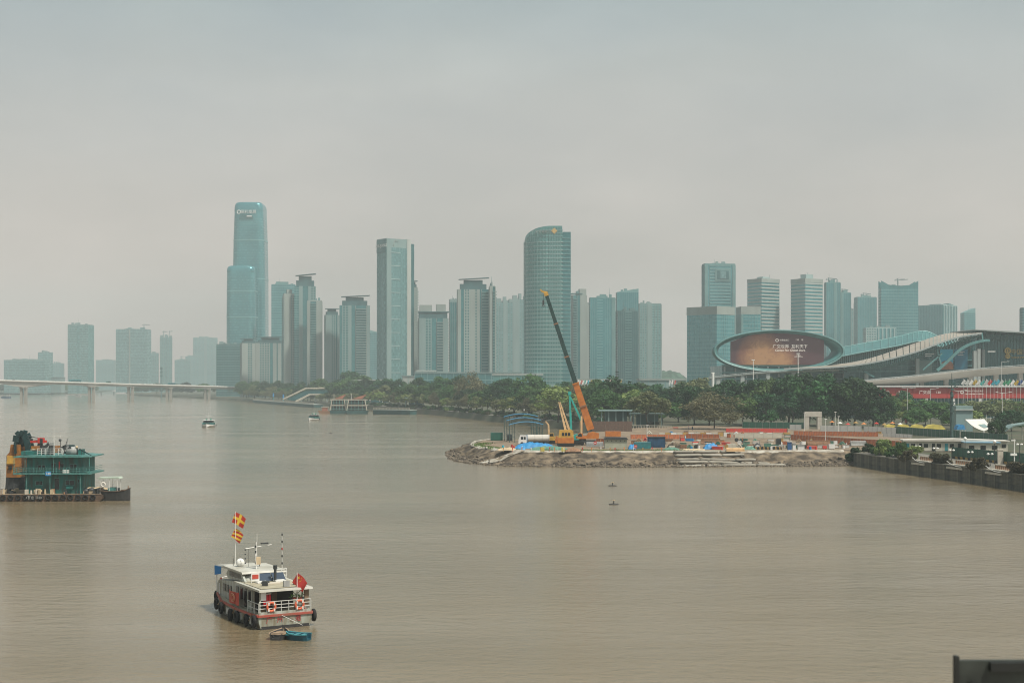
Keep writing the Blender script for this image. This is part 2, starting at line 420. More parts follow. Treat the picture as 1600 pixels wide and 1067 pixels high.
# white geotextile lip pegged along the top of the bank
mat('geotextile', (.46,.44,.38), .9, col2=(.24,.21,.16), scale=.5, detail=6)
seg = [BANK_TOP[i] for i in range(10, len(BANK_TOP)-6, 2)]
r1, r2, r3 = [], [], []
for i, (x,y) in enumerate(seg):
    a = Vector(seg[max(0,i-1)]); c = Vector(seg[min(len(seg)-1,i+1)]); t = (c-a).normalized(); o = Vector((t.y,-t.x))
    w = .55 + .9*mnoise.noise((i*.15,2,2)) + .5*mnoise.noise((i*.5,4,2)); w = max(.05,w)
    h = .10*mnoise.noise((i*.4,1,4))
    r1.append((x-o.x*.5, y-o.y*.5, G+.08)); r2.append((x+o.x*.15, y+o.y*.15, G+.34+h)); r3.append((x+o.x*(w+.5), y+o.y*(w+.5), G-.12+h-.3*w))
tag(MB().grid([r3,r2,r1]).build('geotextile_edge','geotextile',None,True), 'dirty white geotextile strip laid along the top of the earth bank', 'geotextile')
def bank_pt(px, f):
    k = min(range(len(bank_line)), key=lambda i: abs(bank_line[i].x*FOC/bank_line[i].y+800-px) + (1e3 if bank_line[i].y > 445 else 0))
    a = rows[int(f*(NB-1))][k]; return Vector(a)
# white sheet hanging down the bank near its tip
rr_ = []
for j in range(8):
    f = j/7*.8+.03; a = bank_pt(806-14*f,f); c = bank_pt(822-22*f,f)
    rr_.append([tuple(a.lerp(c,k/8)+Vector((0,-.15,.22+.12*mnoise.noise((k*.8,j*.3,1))))) for k in range(9)])
tag(MB().grid(rr_[::-1]).build('white_sheet','geotextile',None,True), 'creased white sheet hanging down the earth bank near its tip', 'sheet')
# grey filled mattress tubes stacked on the slope
mat('mattress_grey', (.34,.32,.27), .9, col2=(.20,.185,.15), scale=.4, stretch=(.4,1,1), detail=6, bump=.3, bscale=3)
mt = thing('geotextile_mattress', 'long grey sand-filled mattress tubes stepped down the earth bank to the water', 'mattress', tuple(bank_pt(1120,.5)))
o0 = Vector(mt.location)
for j, (a, c) in enumerate(((1052,1146),(1051,1158),(1051,1172),(1052,1188),(1053,1206))):
    for (s0, s1) in ((0,.33+.06*math.sin(j*2)),(.335+.06*math.sin(j*2),.7+.05*math.sin(j*3+1)),(.705+.05*math.sin(j*3+1),1)):
        p0 = bank_pt(a+(c-a)*s0, .10+.19*j); p1 = bank_pt(a+(c-a)*s1, .10+.19*j); secs = []
        for q in range(11):
            cpt = p0.lerp(p1,q/10); r = .62*(1 if 0 < q < 10 else .55) + .12*mnoise.noise((q*.7+s0*9,j*3,0))
            secs.append([(cpt.x-o0.x, cpt.y-o0.y-r*1.25*math.cos(2*PI*k/8), cpt.z-o0.z+.22+r*.72*math.sin(2*PI*k/8)) for k in range(8)])
        MB().loft(secs).build('mattress_tube','mattress_grey',mt,True)
mat('tan_sheet', (.50,.40,.26), .85, var=.2, scale=.6)
rr_ = []
for j in range(6):
    rr_.append([(X(1070+k*4-(2-abs(k-4)*.0)*j*.4+ (j-2)*(k-4)*.25,396-j*.7), 396-j*.9, G+.9*math.sin(PI*min(1,(5-j)/5))*.8+.25+.15*mnoise.noise((k*.9,j*.5,3))-.12*j) for k in range(9)])
tag(MB().grid(rr_[::-1]).build('tan_tarpaulin','tan_sheet',None,True), 'tan tarpaulin folded over the bank edge above the grey mattress tubes', 'tarpaulin')

# ------------------------------------------------------------------ haze: even hazy air round the whole place
hz = bpy.data.materials.new('hazy_air'); hz.use_nodes = True; hz.node_tree.nodes.clear()
ho = hz.node_tree.nodes.new('ShaderNodeOutputMaterial'); pv = hz.node_tree.nodes.new('ShaderNodeVolumePrincipled')
pv.inputs['Color'].default_value = (.82,.94,.94,1); pv.inputs['Density'].default_value = 0.00020; pv.inputs['Anisotropy'].default_value = 0.0
hz.node_tree.links.new(pv.outputs[0], ho.inputs['Volume'])
hb = MB().box(-3600,3600,-250,5300,-4,345).build('haze', hz); struct(hb,'stuff')
# ------------------------------------------------------------------ towers
class Facade:
    """collects the pieces of one tower by part name"""
    def __init__(s): s.b = {}
    def __getitem__(s, k): return s.b.setdefault(k, MB())
    def face(s, o, u, n, W, z0, z1, spec, fh):
        tot = sum(w for _, w in spec); a = 0
        def bx(k, a0, a1, d0, d1, za, zb):
            pts = [o[0]+u[0]*q+n[0]*d for q in (a0,a1) for d in (d0,d1)]; pty = [o[1]+u[1]*q+n[1]*d for q in (a0,a1) for d in (d0,d1)]
            s[k].box(min(pts),max(pts),min(pty),max(pty),za,zb)
        for typ, w in spec:
            c = a + W*w/tot; wd = c-a
            nf = max(1,int((z1-z0)/fh)); e = .03
            if typ == 'c': bx('wall', a+e, c-e, -.2, .55, z0, z1)
            elif typ == 'p': bx('pier', a+e, c-e, -.2, .9, z0, z1+.4)
            elif typ == 'w':
                for i in range(nf+1): bx('spandrel', a+e, c-e, -.1, .28, z0+i*fh, min(z1, z0+i*fh+fh*.52))
                k = max(1,round(wd/4.2))
                for i in range(k+1): bx('wall', a+e+(wd-1.3)*i/k, a+e+(wd-1.3)*i/k+1.2, -.2, .4, z0, z1)
            elif typ == 'b':
                for i in range(nf): bx('balcony', a+.5, c-.5, -.1, 1.5, z0+i*fh+.1, z0+i*fh+1.35)
                bx('pier', a+e, a+.55, -.2, .5, z0, z1); bx('pier', c-.55, c-e, -.2, .5, z0, z1)
            elif typ == 'g':
                for i in range(nf+1): bx('floor_band', a+e, c-e, -.1, .16, z0+i*fh, z0+i*fh+.7)
                k = max(1,round(wd/3.5))
                for i in range(1,k): bx('mullion', a+wd*i/k-.12, a+wd*i/k+.12, -.1, .22, z0, z1)
            elif typ == 's':
                for i in range(nf+1): bx('floor_band', a+e, c-e, -.1, .55, z0+i*fh, min(z1, z0+i*fh+fh*.38))
            elif typ == 'f':
                k = max(2,round(wd/5))
                for i in range(k): bx('fin', a+wd*(i+.5)/k-.8, a+wd*(i+.5)/k+.8, -.2, .8, z0, z1)
            elif typ == 'k':
                for i in range(nf//4+1): bx('floor_band', a+e, c-e, -.1, .35, z0+i*fh*4, z0+i*fh*4+.9)
                for i in range(nf+1): bx('mullion', a+e, c-e, -.1, .12, z0+i*fh, z0+i*fh+.3)
            elif typ == 'v':
                k = max(1,round(wd/2.6))
                for i in range(k+1): bx('mullion', a+(wd-.5)*i/k+.05, a+(wd-.5)*i/k+.45, -.1, .3, z0, z1)
            a = c
    def build(s, root, mats):
        for k, b in s.b.items():
            o = b.build(k, mats.get(k, mats['wall']), root)
            if k in ('roof_plant','spandrel','balcony','floor_band','mullion','fin'): o['kind'] = 'stuff'
def parse(t):
    return [(q[0], float(q[1:])) for q in t.split()]
PAL = {
 'resi': dict(core='glass_teal', wall='conc_warm', pier='conc_warm', spandrel='conc_grey', balcony='tile_teal', floor_band='band_teal', mullion='conc_grey', fin='conc_warm'),
 'resi2': dict(core='glass_teal', wall='conc_grey', pier='conc_warm', spandrel='tile_teal', balcony='conc_grey', floor_band='band_teal', mullion='conc_grey', fin='conc_grey'),
 'glass': dict(core='glass_blue', wall='tile_teal', pier='band_pale', spandrel='tile_teal', balcony='band_teal', floor_band='band_teal', mullion='tile_teal', fin='band_teal'),
 'dark': dict(core='glass_dark', wall='conc_dark', pier='tile_teal', spandrel='conc_dark', balcony='conc_dark', floor_band='tile_teal', mullion='conc_dark', fin='tile_teal'),
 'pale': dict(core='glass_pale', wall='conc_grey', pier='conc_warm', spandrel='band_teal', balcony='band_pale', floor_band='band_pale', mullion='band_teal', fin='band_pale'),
 'stripe': dict(core='glass_blue', wall='band_pale', pier='band_pale', spandrel='band_pale', balcony='band_pale', floor_band='conc_pale', mullion='band_teal', fin='band_pale'),
}
def block(F, x0, x1, y0, y1, z0, z1, sl, sr, fh, core='glazing', back=True):
    """a rectangular volume with dressed left (x0) and front (y0) faces; plain walls behind"""
    F[core].box(x0, x1, y0, y1, z0, z1)
    F.face((x0,y0), (1,0), (0,-1), x1-x0, z0, z1, sr, fh)
    F.face((x0,y1), (0,-1), (-1,0), y1-y0, z0, z1, sl, fh)
    if back:
        F.face((x1,y0), (0,1), (1,0), y1-y0, z0, z1, sl, fh)
def tower(name, label, pl, pc, pr, pyt, Y, th, sl, sr, pal, fh=3.3, crown=None, depth=None, group='towers of the hazy skyline'):
    """pl, pc, pr: photo columns of left edge, near corner, right edge; th: turn of the plan"""
    s = S(Y); t = R(th)
    w = (pr-pc)*s/math.cos(t); d = (pc-pl)*s/math.sin(t) if th else (depth or w*.8)
    zt = Z(pyt,Y)
    root = thing(name, label, 'tower', (X(pc,Y),Y,G), t, group)
    F = Facade(); H = zt-G; mats = dict(PAL[pal]); mats['glazing'] = mats['core']
    block(F, 0, w, 0, d, 0, H, parse(sl), parse(sr), fh)
    mats.update(parapet=mats['wall'], roof_house=mats['wall'], canopy='roof_dark', crown='roof_dark')
    if crown: 
        r = crown(F, w, d, H, s)
        if r: mats.update(r)
    else:
        F['parapet'].box(.3,w-.3,.3,d-.3,H,H+1.2); F['roof_house'].box(w*.3,w*.65,d*.3,d*.7,H,H+4)
    g_ = random.Random(int(pl*7+pyt)); mats['roof_plant'] = g_.choice(['conc_grey','tile_teal','conc_dark'])
    for _ in range(5):
        a_ = g_.uniform(.08,.8)*w; c_ = g_.uniform(.1,.7)*d; F['roof_plant'].box(a_,a_+g_.uniform(.05,.16)*w,c_,c_+g_.uniform(.1,.25)*d,H+.1,H+g_.uniform(2,5.5))
    if g_.random() < .6: a_ = g_.uniform(.2,.8)*w; F['roof_plant'].tube((a_,d*.4,H),(a_,d*.4,H+g_.uniform(8,15)),.35,.15,5)
    F.build(root, mats); return root, w, d, H
# roof shapes
def cr_flat(h=1.5, house=5):
    def f(F,w,d,H,s):
        F['parapet'].box(.2,w-.2,.2,d-.2,H,H+h); F['roof_house'].box(w*.28,w*.7,d*.25,d*.7,H,H+house)
    return f
def cr_canopy(h=9, over=2.5, slope=2.0):
    """set-back top storeys under a thin flying roof"""
    def f(F,w,d,H,s):
        F['crown'].box(w*.08,w*.92,d*.1,d*.9,H,H+h*.55)
        F['crown'].box(w*.2,w*.8,d*.2,d*.8,H+h*.55,H+h-.4)
        F['canopy'].slab([(w*.1-over,H+h-.3),(w*.97+over*.6,H+h-.3+slope),(w*.97+over*.6,H+h+.6+slope),(w*.1-over,H+h+.5)], -over*.3, d+over*.3)
    return f
def cr_band(h=8, m='conc_warm', house=0):
    def f(F,w,d,H,s):
        F['parapet'].box(-.3,w+.3,-.3,d+.3,H,H+h)
        if house: F['roof_house'].box(w*.3,w*.7,d*.3,d*.7,H+h,H+h+house)
        return {'parapet': m}
    return f
def cr_steps(h=4):
    def f(F,w,d,H,s):
        F['parapet'].box(w*.02,w*.3,.2,d-.2,H,H+h); F['parapet'].box(w*.42,w*.6,.2,d-.2,H,H+h*1.4); F['parapet'].box(w*.75,w*.98,.2,d-.2,H,H+h*.8)
    return f
def cr_slope(h=8, left=False):
    def f(F,w,d,H,s):
        F['parapet'].slab([(0,H),(w,H),(w,H+(0.5 if left else h)),(0,H+(h if left else .5))], .1, d-.1)
        return {'parapet':'band_teal'}
    return f
def cr_horns(h=7):
    def f(F,w,d,H,s):
        F['parapet'].slab([(0,H),(w,H),(w,H+h),(w*.82,H+h*.45),(w*.5,H+h*.3),(w*.2,H+h*.45),(0,H+h)], .0, .8)
        F['parapet'].slab([(0,H),(w,H),(w,H+h),(w*.82,H+h*.45),(w*.5,H+h*.3),(w*.2,H+h*.45),(0,H+h)], d-.8, d)
        F['roof_house'].box(w*.3,w*.6,d*.3,d*.7,H,H+h*.35)
        return {'parapet':'glass_teal'}
    return f
def roof_crane(root, x, y, z, h=9, jib=16):
    b = MB()
    b.beam((x,y,z),(x,y,z+h),1.2,1.2); b.beam((x-jib*.35,y,z+h),(x+jib,y,z+h+1.5),.9,.9); b.beam((x,y,z+h),(x,y,z+h+3),.8,.8)
    b.beam((x,y,z+h+3),(x+jib*.8,y,z+h+1.6),.35,.35); b.beam((x,y,z+h+3),(x-jib*.3,y,z+h+.5),.35,.35)
    b.build('roof_crane','conc_dark',root)

# far left, beyond the bridge; pale palette paints extra haze into the walls
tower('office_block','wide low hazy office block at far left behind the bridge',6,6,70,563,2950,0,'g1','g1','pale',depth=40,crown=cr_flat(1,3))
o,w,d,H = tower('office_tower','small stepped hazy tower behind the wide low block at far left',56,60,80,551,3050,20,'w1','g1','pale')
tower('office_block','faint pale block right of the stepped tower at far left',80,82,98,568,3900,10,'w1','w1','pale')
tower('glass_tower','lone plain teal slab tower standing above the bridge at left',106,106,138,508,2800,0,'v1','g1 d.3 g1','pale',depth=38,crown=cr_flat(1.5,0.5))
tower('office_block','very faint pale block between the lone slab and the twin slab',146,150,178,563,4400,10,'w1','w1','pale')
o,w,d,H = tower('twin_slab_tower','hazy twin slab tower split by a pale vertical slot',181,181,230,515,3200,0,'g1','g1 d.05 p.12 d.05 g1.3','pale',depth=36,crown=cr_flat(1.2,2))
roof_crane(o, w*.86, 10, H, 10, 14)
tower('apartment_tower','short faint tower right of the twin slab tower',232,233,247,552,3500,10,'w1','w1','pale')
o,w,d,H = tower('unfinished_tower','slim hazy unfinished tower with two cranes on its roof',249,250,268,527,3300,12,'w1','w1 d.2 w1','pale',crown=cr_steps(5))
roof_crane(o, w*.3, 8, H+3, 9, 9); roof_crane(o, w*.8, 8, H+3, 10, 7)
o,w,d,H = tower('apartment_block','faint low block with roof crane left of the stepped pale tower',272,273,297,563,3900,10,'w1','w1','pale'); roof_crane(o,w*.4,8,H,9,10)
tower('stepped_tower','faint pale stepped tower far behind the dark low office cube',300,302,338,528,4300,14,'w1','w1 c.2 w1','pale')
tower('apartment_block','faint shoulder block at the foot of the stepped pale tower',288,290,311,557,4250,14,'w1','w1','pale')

# the tall rounded tower and its shorter front volume
def rrect(hx, hy, r, z, cx=0, cy=0, k=5):
    pts = []
    for qx, qy, a0 in ((1,1,0),(-1,1,90),(-1,-1,180),(1,-1,270)):
        for i in range(k+1):
            a = R(a0+90*i/k); pts.append((cx+qx*(hx-r)+r*math.cos(a), cy+qy*(hy-r)+r*math.sin(a), z))
    return pts
Yp = 2300; s = S(Yp)
root = thing('skyscraper','tallest tower of the skyline, rounded tapering teal glass in two volumes','skyscraper',(X(386,Yp),Yp,G),0)
def vol(name, cx, cy, hb, hm, ht, pyb, depth, rnd):
    H = Z(pyb,Yp)-G; secs = []
    for f in (0,.15,.3,.45,.6,.72,.82,.9,.95):
        h = hb+(hm-hb)*min(1,f/.5) if f < .5 else hm+(ht-hm)*((f-.5)/.45)**2
        secs.append(rrect(h*s, depth, min(h*s,depth)*.45, H*f, cx*s, cy))
    for q in (.2,.4,.6,.75,.87,.95,1.0):
        sh = math.sqrt(1-q*q)*rnd+(1-rnd); h = ht*s*(sh*.2+.8) - (0 if q < .7 else (q-.7)*ht*s*.25); secs.append(rrect(h, depth*(sh*.3+.7), min(h,depth*.7)*.5, H*(.95+.05*q), cx*s, cy))
    MB().loft(secs).build(name,'glass_blue',root,False)
    for f in (.28,.6,.8):
        if f < .95:
            h = hb+(hm-hb)*min(1,f/.5) if f < .5 else hm+(ht-hm)*((f-.5)/.45)**2
            MB().loft([rrect(h*s+.3, depth+.3, min(h*s,depth)*.45, H*f, cx*s, cy), rrect(h*s+.3, depth+.3, min(h*s,depth)*.45, H*f+2.2, cx*s, cy)]).build('refuge_floor','band_teal',root)
    b = MB(); nfl = int(H*.93/4.2)
    for i in range(1,nfl):
        f = i*4.2/H; h = hb+(hm-hb)*min(1,f/.5) if f < .5 else hm+(ht-hm)*((f-.5)/.45)**2
        b.loft([rrect(h*s+.12, depth+.12, min(h*s,depth)*.45, H*f, cx*s, cy), rrect(h*s+.12, depth+.12, min(h*s,depth)*.45, H*f+.6, cx*s, cy)])
    b.build('floor_band','glass_pale',root)['kind'] = 'stuff'
vol('main_tower', .5, 30, 26.0, 25.6, 22.6, 315, 26, .5)
vol('front_volume', -6.2, -2, 22.8, 22.6, 21.8, 417, 24, .5)
zt = Z(339,Yp)-G
b = MB(); b.loft([[(x*1.0-2*s, 30-25.9, z+zt-G*0) for x,z in [(-11*s,-3.5*s),(11*s,-3.5*s),(11*s,.5*s),(8*s,3.6*s),(-8*s,3.6*s),(-11*s,.5*s)]],[(x-2*s,30-24.5,z+zt) for x,z in [(-11*s,-3.5*s),(11*s,-3.5*s),(11*s,.5*s),(8*s,3.6*s),(-8*s,3.6*s),(-11*s,.5*s)]]])
b.v = [(x,y-1.0,z) for x,y,z in b.v]; b.build('portal','glass_dark',root)
MB().box(-1*s,9*s-2*s,30-28,30-27.3,zt+.6*s,zt+2.4*s).build('portal_light','sign_white',root)
zs = Z(331,Yp)-G
MB().torus((-13.5*s,30-26.6,zs),2.6*s,.7*s,(0,1,0),16,5).build('sign_ring','sign_white',root)
text('sign_lettering','保利发展',6.2*s,'sign_white',root,(1.5*s,30-26.8,zs),ext=.3)

tower('office_cube','low dark glass office cube beside the tallest tower',337,338,375,539,2150,4,'g1','g1','dark',fh=3.8,depth=40,crown=cr_flat(1.5,2))
tower('apartment_tower','narrow end block of the low pale apartments near the bridge end',374,378,399,536,2030,25,'b.4 w1','c.35 w.4 c.25','resi',crown=cr_canopy(6,2,.5))
tower('apartment_tower','broad low pale apartment block near the bridge end',398,399,445,536,2000,6,'w1','c.3 w.9 d.25 c.3 d.1 c.3 d.12 c.2','resi',crown=cr_canopy(8,2.5,1.0))
tower('glass_tower','plain teal glass tower behind the layered apartment tower',423,424,461,445,2250,5,'g1','g1','glass',fh=4,crown=cr_flat(1,5))
tower('apartment_tower','left pale wing of the tall layered apartment tower',440,444,461,462,1930,20,'b1','c.5 w.5','resi',crown=cr_flat(3,9))
tower('apartment_tower','tall layered apartment tower with curved dark crown',458,460,493,447,1925,8,'d1','g.25 c.2 d.3 c.12 w.3','resi2',crown=cr_canopy(14,1.5,3))
tower('apartment_tower','right balcony wing of the tall layered apartment tower',478,480,503,471,1900,8,'w1','c.25 b.6 c.3 w.2','resi',crown=cr_flat(1.5,0.5))
tower('apartment_tower','narrow grey apartment tower left of the flying-roof tower',506,509,529,492,1880,22,'w1','c.5 w.5 d.15 c.2','resi2',crown=cr_canopy(8,1,0))
tower('apartment_tower','dark balcony tower with tilted flying roof left of the tall concrete tower',529,531,577,477,1850,8,'w1','d.12 w.35 c.14 d.2 b.6 c.15','resi2',crown=cr_canopy(11,2,2))
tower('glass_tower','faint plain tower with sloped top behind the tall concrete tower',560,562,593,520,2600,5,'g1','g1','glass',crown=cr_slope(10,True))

# tall concrete and glass tower with a white sign panel
o,w,d,H = tower('office_tower','tall pale concrete and glass tower with dark sign panel at its top',587,604,634,386,1700,38,'v1','c.28 k.55 v.35 d.05','pale',fh=4.0,depth=40,
    crown=lambda F,w,d,H,s: (F['parapet'].box(0,w,0,d,H,H+10.5), {'parapet':'conc_grey'})[1])
MB().box(w,w+5.8,-.6,d*.8,0,H+11.2).build('side_fin','conc_pale',o)
MB().box(w+5.8,w+12,2.0,d*.8,0,H+6).build('side_glazing','glass_dark',o)
MB().box(-.9,-.5,.6,d-.4,H-6,H+9.5).build('sign_panel','glass_dark',o)
text('sign_lettering','ZHUJIANG',5.2,'sign_white',o,(-1.0,d*.5,H+2),rot=(PI/2,0,-PI/2),ext=.1)
text('sign_emblem','广',8,'conc_warm',o,(w*.45,-.2,H+5),ext=.3)

tower('apartment_tower','slim apartment tower half hidden behind the tall concrete tower',636,638,652,449,1760,10,'b1','d.3 c.4 w.3','resi',crown=cr_canopy(7,1,1))
tower('apartment_tower','short broad grey apartment tower with dark overhanging top',653,655,700,497,1720,8,'b1','c.4 w.5 d.35 b.5 c.35','resi2',crown=lambda F,w,d,H,s: (F['crown'].box(0,w-1,0,d,H,H+7), F['canopy'].box(-1,w+1.5,-1,d+1,H+7,H+8.2), F['roof_house'].box(1,w*.45,2,d-2,H+8.2,H+16), F['roof_house'].box(w*.6,w*.92,2,d-2,H+8.2,H+17), {'roof_house':'conc_warm'})[-1])
tower('glass_tower','narrow plain glass tower left of the striped apartment tower',701,703,717,472,1800,8,'g1','v1 c.3','resi2',crown=cr_flat(4,0.5))
tower('apartment_tower','broad striped apartment tower with flying dark roof near the centre',714,715,764,452,1610,7,'w1','c.25 d.2 w.45 c.3 w.25 c.14 d.12 b.55','resi',crown=cr_canopy(11,2,2.2))
tower('apartment_tower','right pale balcony bay of the broad striped apartment tower',764,765,774,448,1605,7,'b1','c.5 b.6','resi',crown=cr_flat(1,0.3))
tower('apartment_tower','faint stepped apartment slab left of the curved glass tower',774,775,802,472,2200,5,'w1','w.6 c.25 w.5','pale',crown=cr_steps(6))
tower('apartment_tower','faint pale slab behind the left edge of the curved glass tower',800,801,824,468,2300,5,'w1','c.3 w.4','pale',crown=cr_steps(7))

# curved glass tower
Yc = 1400; s = S(Yc); 
root = thing('curved_tower','tall curved teal glass tower with stacked floor bands and gold emblem','tower',(X(858,Yc),Yc,G),0)
def plan(e=0.0):
    pts = [(20.5*s+e, 0-e)]
    for i in range(15):
        t = i/14; a = t*R(97)
        pts.append(((-38*s-e)*math.sin(a) + 0, (1-math.cos(a))*26 - e*math.cos(a)))
    pts.append((-36*s,50)); pts.append((20.5*s+e,50+e)); return [(-0+x,y) for x,y in pts][::-1][::-1]
pl = plan(); pl = pl[::-1]
H = Z(353,Yc)-G
def topz(x): 
    t = max(0,min(1,-x/(38*s))); return H - 15.5*s*(1-math.sqrt(max(0,1-t**2.4)))*1.0 - 3*s*t
k = len(pl)
MB().prism(pl[::-1] if False else pl, 19*s*.9, H, [topz(x) for x,y in pl]).build('glazing','glass_green',root)
b = MB(); z = 28*s
fl_ = 0
while z < H-20*s:
    q = plan(.5)[::-1]; b.prism(q, z, z+.85); z += 3.9; fl_ += 1
b.build('floor_band','band_pale',root)['kind'] = 'stuff'
b = MB()
for z in (H-17*s, H-12*s, H-7.5*s):
    q = [(x,y) for x,y in plan(.4)[::-1]]
    ok = [(x,y) for x,y in q if topz(x) > z+1.4]
    if len(ok) > 3: b.prism(ok, z, z+1.0)
b.build('top_band','band_teal',root)
b = MB(); q = plan(.7)
for (x,y) in q[1:16:1]: b.tube((x,y,20*s),(x,y,topz(x)-2),.22,.22,5)
for i in range(8): b.box(20.5*s*i/8-.2,20.5*s*i/8+.2,-.75,-.3,20*s,H-1)
b.build('mullion','band_teal',root)['kind'] = 'stuff'
MB().box(20.7*s,34*s,3,40,0,H-9*s).build('side_wing','glass_teal',root)
b = MB()
for i in range(int((H-9*s-29*s)/3.9)): b.box(20.8*s,34.1*s,2.6,3,28*s+i*3.9,28*s+i*3.9+.7)
b.build('wing_band','band_teal',root)['kind'] = 'stuff'
MB().cbox((8*s,-.9,H-8*s),(7*s,.6,7*s),0,0,R(45)).build('sign_emblem','sign_gold',root)
text('sign_lettering','广交会威斯汀',5.0*s,'conc_warm',root,(-12*s,-.7,H-9*s),ext=.2)
for xx in (-9*s, 4*s, 19*s, 30*s): MB().box(xx,xx+4*s,2,6,0,27*s).build('column','conc_warm',root)
MB().box(-34*s,33*s,8,48,0,27*s).build('lobby','glass_teal',root); MB().box(-10*s,34*s,-1,40,24*s,28.3*s).build('lobby_beam','conc_grey',root)

tower('apartment_tower','pale apartment tower right of the curved glass tower behind the crane boom',893,895,917,461,1800,10,'w1','b.4 d.25 c.6','resi',crown=lambda F,w,d,H,s: (F['roof_house'].box(w*.5,w*.98,1,d-1,H,H+8), F['canopy'].box(-1,w*.7,0,d,H+1,H+2.4), None)[-1])
tower('apartment_tower','sliver of pale tower squeezed between two right of the curved tower',914,915,923,477,1900,8,'w1','c1','resi')
tower('glass_tower','dark ribbed glass tower with pale right edge left of the slant-topped tower',921,922,962,466,1700,5,'g1','v.5 g.4 d.15 v.5 c.25','glass',crown=cr_flat(1,3))
tower('office_tower','slant-topped two-tone glass tower right of the crane boom',963,964,998,457,1780,5,'g1','v.6 d.1 v.4','glass',crown=cr_slope(5))
tower('office_tower','dark front half of the slant-topped glass tower',963,965,997,486,1720,5,'g1','v.5 g.4 v.4','dark',crown=cr_flat(.6,.3))
tower('office_tower','plain pale grey tower at the right end of the central skyline',997,999,1034,475,1830,8,'w1','w.4 c.2 w.5','pale',crown=cr_flat(1,.5))

# right hand skyline
tower('portal_tower','tall teal glass tower with square framed recess near its top',1099,1101,1150,414,1900,6,'v1','c.14 v.1 s1 v.1 c.14','glass',fh=4.2,crown=cr_flat(2,3))
r = bpy.data.objects[[o.name for o in bpy.data.objects if o.name.startswith('portal_tower')][-1]]
w_ = 49*S(1900); H_ = Z(414,1900)-G
MB().box(w_*.34,w_*.84,-1.2,-.7,H_-25*S(1900),H_-7*S(1900)).build('recess_frame','tile_teal',r)
MB().box(w_*.40,w_*.78,-1.6,-1.25,H_-22*S(1900),H_-9*S(1900)).build('recess','glass_dark',r)
MB().box(w_*.50,w_*.68,-2.0,-1.65,H_-21*S(1900),H_-10*S(1900)).build('recess_light','glass_pale',r)
tower('office_block','broad dark glass block with pale top band in front of the portal tower',1079,1120,1152,491,1480,42,'g1','g1','glass',fh=4,crown=cr_band(8.5,'conc_warm'))
tower('office_block','right companion block with pale band behind the oval screen',1154,1158,1189,491,1560,10,'c1','c.12 g1','glass',fh=4,crown=cr_band(8.5,'conc_warm'))
tower('striped_tower','pale horizontally striped tower left of its taller striped twin',1172,1190,1222,441,1820,35,'s1','s1','stripe',fh=4.4,crown=cr_band(5,'conc_warm',3))
tower('striped_tower','taller pale horizontally striped tower behind the oval screen',1241,1258,1290,441,1800,33,'s1','s1','stripe',fh=4.4,crown=cr_band(5,'conc_warm',6))
o,w,d,H = tower('office_tower','slim teal tower stepping down right of the taller striped tower',1290,1291,1314,442,2000,6,'v1','v.6 c.2 v.3','glass'); roof_crane(o,w*.3,8,H,5,12)
o,w,d,H = tower('office_tower','lower step of the slim teal tower behind the wave roof',1313,1314,1330,458,2010,6,'v1','c.3 v1','glass'); roof_crane(o,w*.3,8,H,4,9)
tower('office_block','low faint block between the stepped tower and the grey tower',1329,1330,1341,486,2300,6,'w1','w1','pale')
o,w,d,H = tower('office_tower','grey-teal hazy tower left of the dark horned tower',1338,1340,1371,465,2200,8,'v1','v.7 d.1 v.5','glass'); roof_crane(o,w*.4,8,H,5,12)
tower('office_block','low pale ribbed block in front of the hazy grey-teal tower',1352,1353,1402,513,1900,5,'w1','w.7 f1.3','stripe',crown=cr_flat(1,.5))
o,w,d,H = tower('horned_tower','broad dark glass tower with raised corner points behind the wave roof',1376,1377,1436,450,1950,4,'g1','g1','glass',fh=4.2,crown=cr_horns(10)); roof_crane(o,w*.5,8,H+3,8,14)
tower('office_block','pale vertically finned office block right of the horned tower',1443,1474,1506,477,2100,45,'v1','f1','stripe',crown=cr_flat(1.2,3))
tower('office_tower','narrow slope-topped glass tower right of the finned block',1505,1507,1525,489,2200,8,'g1','g1','glass',crown=cr_slope(8))
tower('glass_tower','sliver of dark tower at the right edge of the photo',1597,1598,1640,482,1700,5,'g1','g1','dark')

# podiums and low buildings below the towers
def lowrise(label, p0, p1, pyt, Y, m, trim, depth=40, name='podium_building', lines=3, rise=0):
    s = S(Y); w = (p1-p0)*s; H = Z(pyt,Y)-G
    root = thing(name, label, 'building', (X(p0,Y),Y,G))
    MB().box(0,w,0,depth,0,H).build('wall', m, root); MB().box(-.6,w+.6,-.8,depth+.6,H,H+1.2).build('roof', trim, root)
    b = MB()
    for i in range(1,lines+1): b.box(0,w,-.3,0,H*i/(lines+1)-.3,H*i/(lines+1)+.4)
    for i in range(int(w/7)+1): b.box(min(w-.5,i*7.0),min(w-.5,i*7.0)+.5,-.35,-.05,0,H)
    b.build('facade_grid', 'band_teal', root)['kind'] = 'stuff'
    return root
lowrise('long low teal podium under the central apartment towers',648,815,583,1560,'glass_teal','conc_grey')
lowrise('glass podium at the foot of the curved tower',770,848,586,1380,'glass_green','conc_pale',30)
lowrise('white low service building at the foot of the tall concrete tower',628,668,588,1640,'conc_pale','conc_grey',20,lines=1)
lowrise('small white rooftop hall beside the central podium',650,680,580,1590,'conc_pale','conc_pale',12,lines=1)
lowrise('long low pale pavilion roof behind the crane boom',900,972,594,1250,'conc_grey','conc_warm',30,lines=1)
lowrise('low grey annex between the flag row and the oval screen',1000,1072,594,1180,'conc_grey','conc_warm',30,lines=2)
lowrise('very pale far riverside block under the bridge at left',20,95,590,3050,'conc_grey','conc_grey',30)
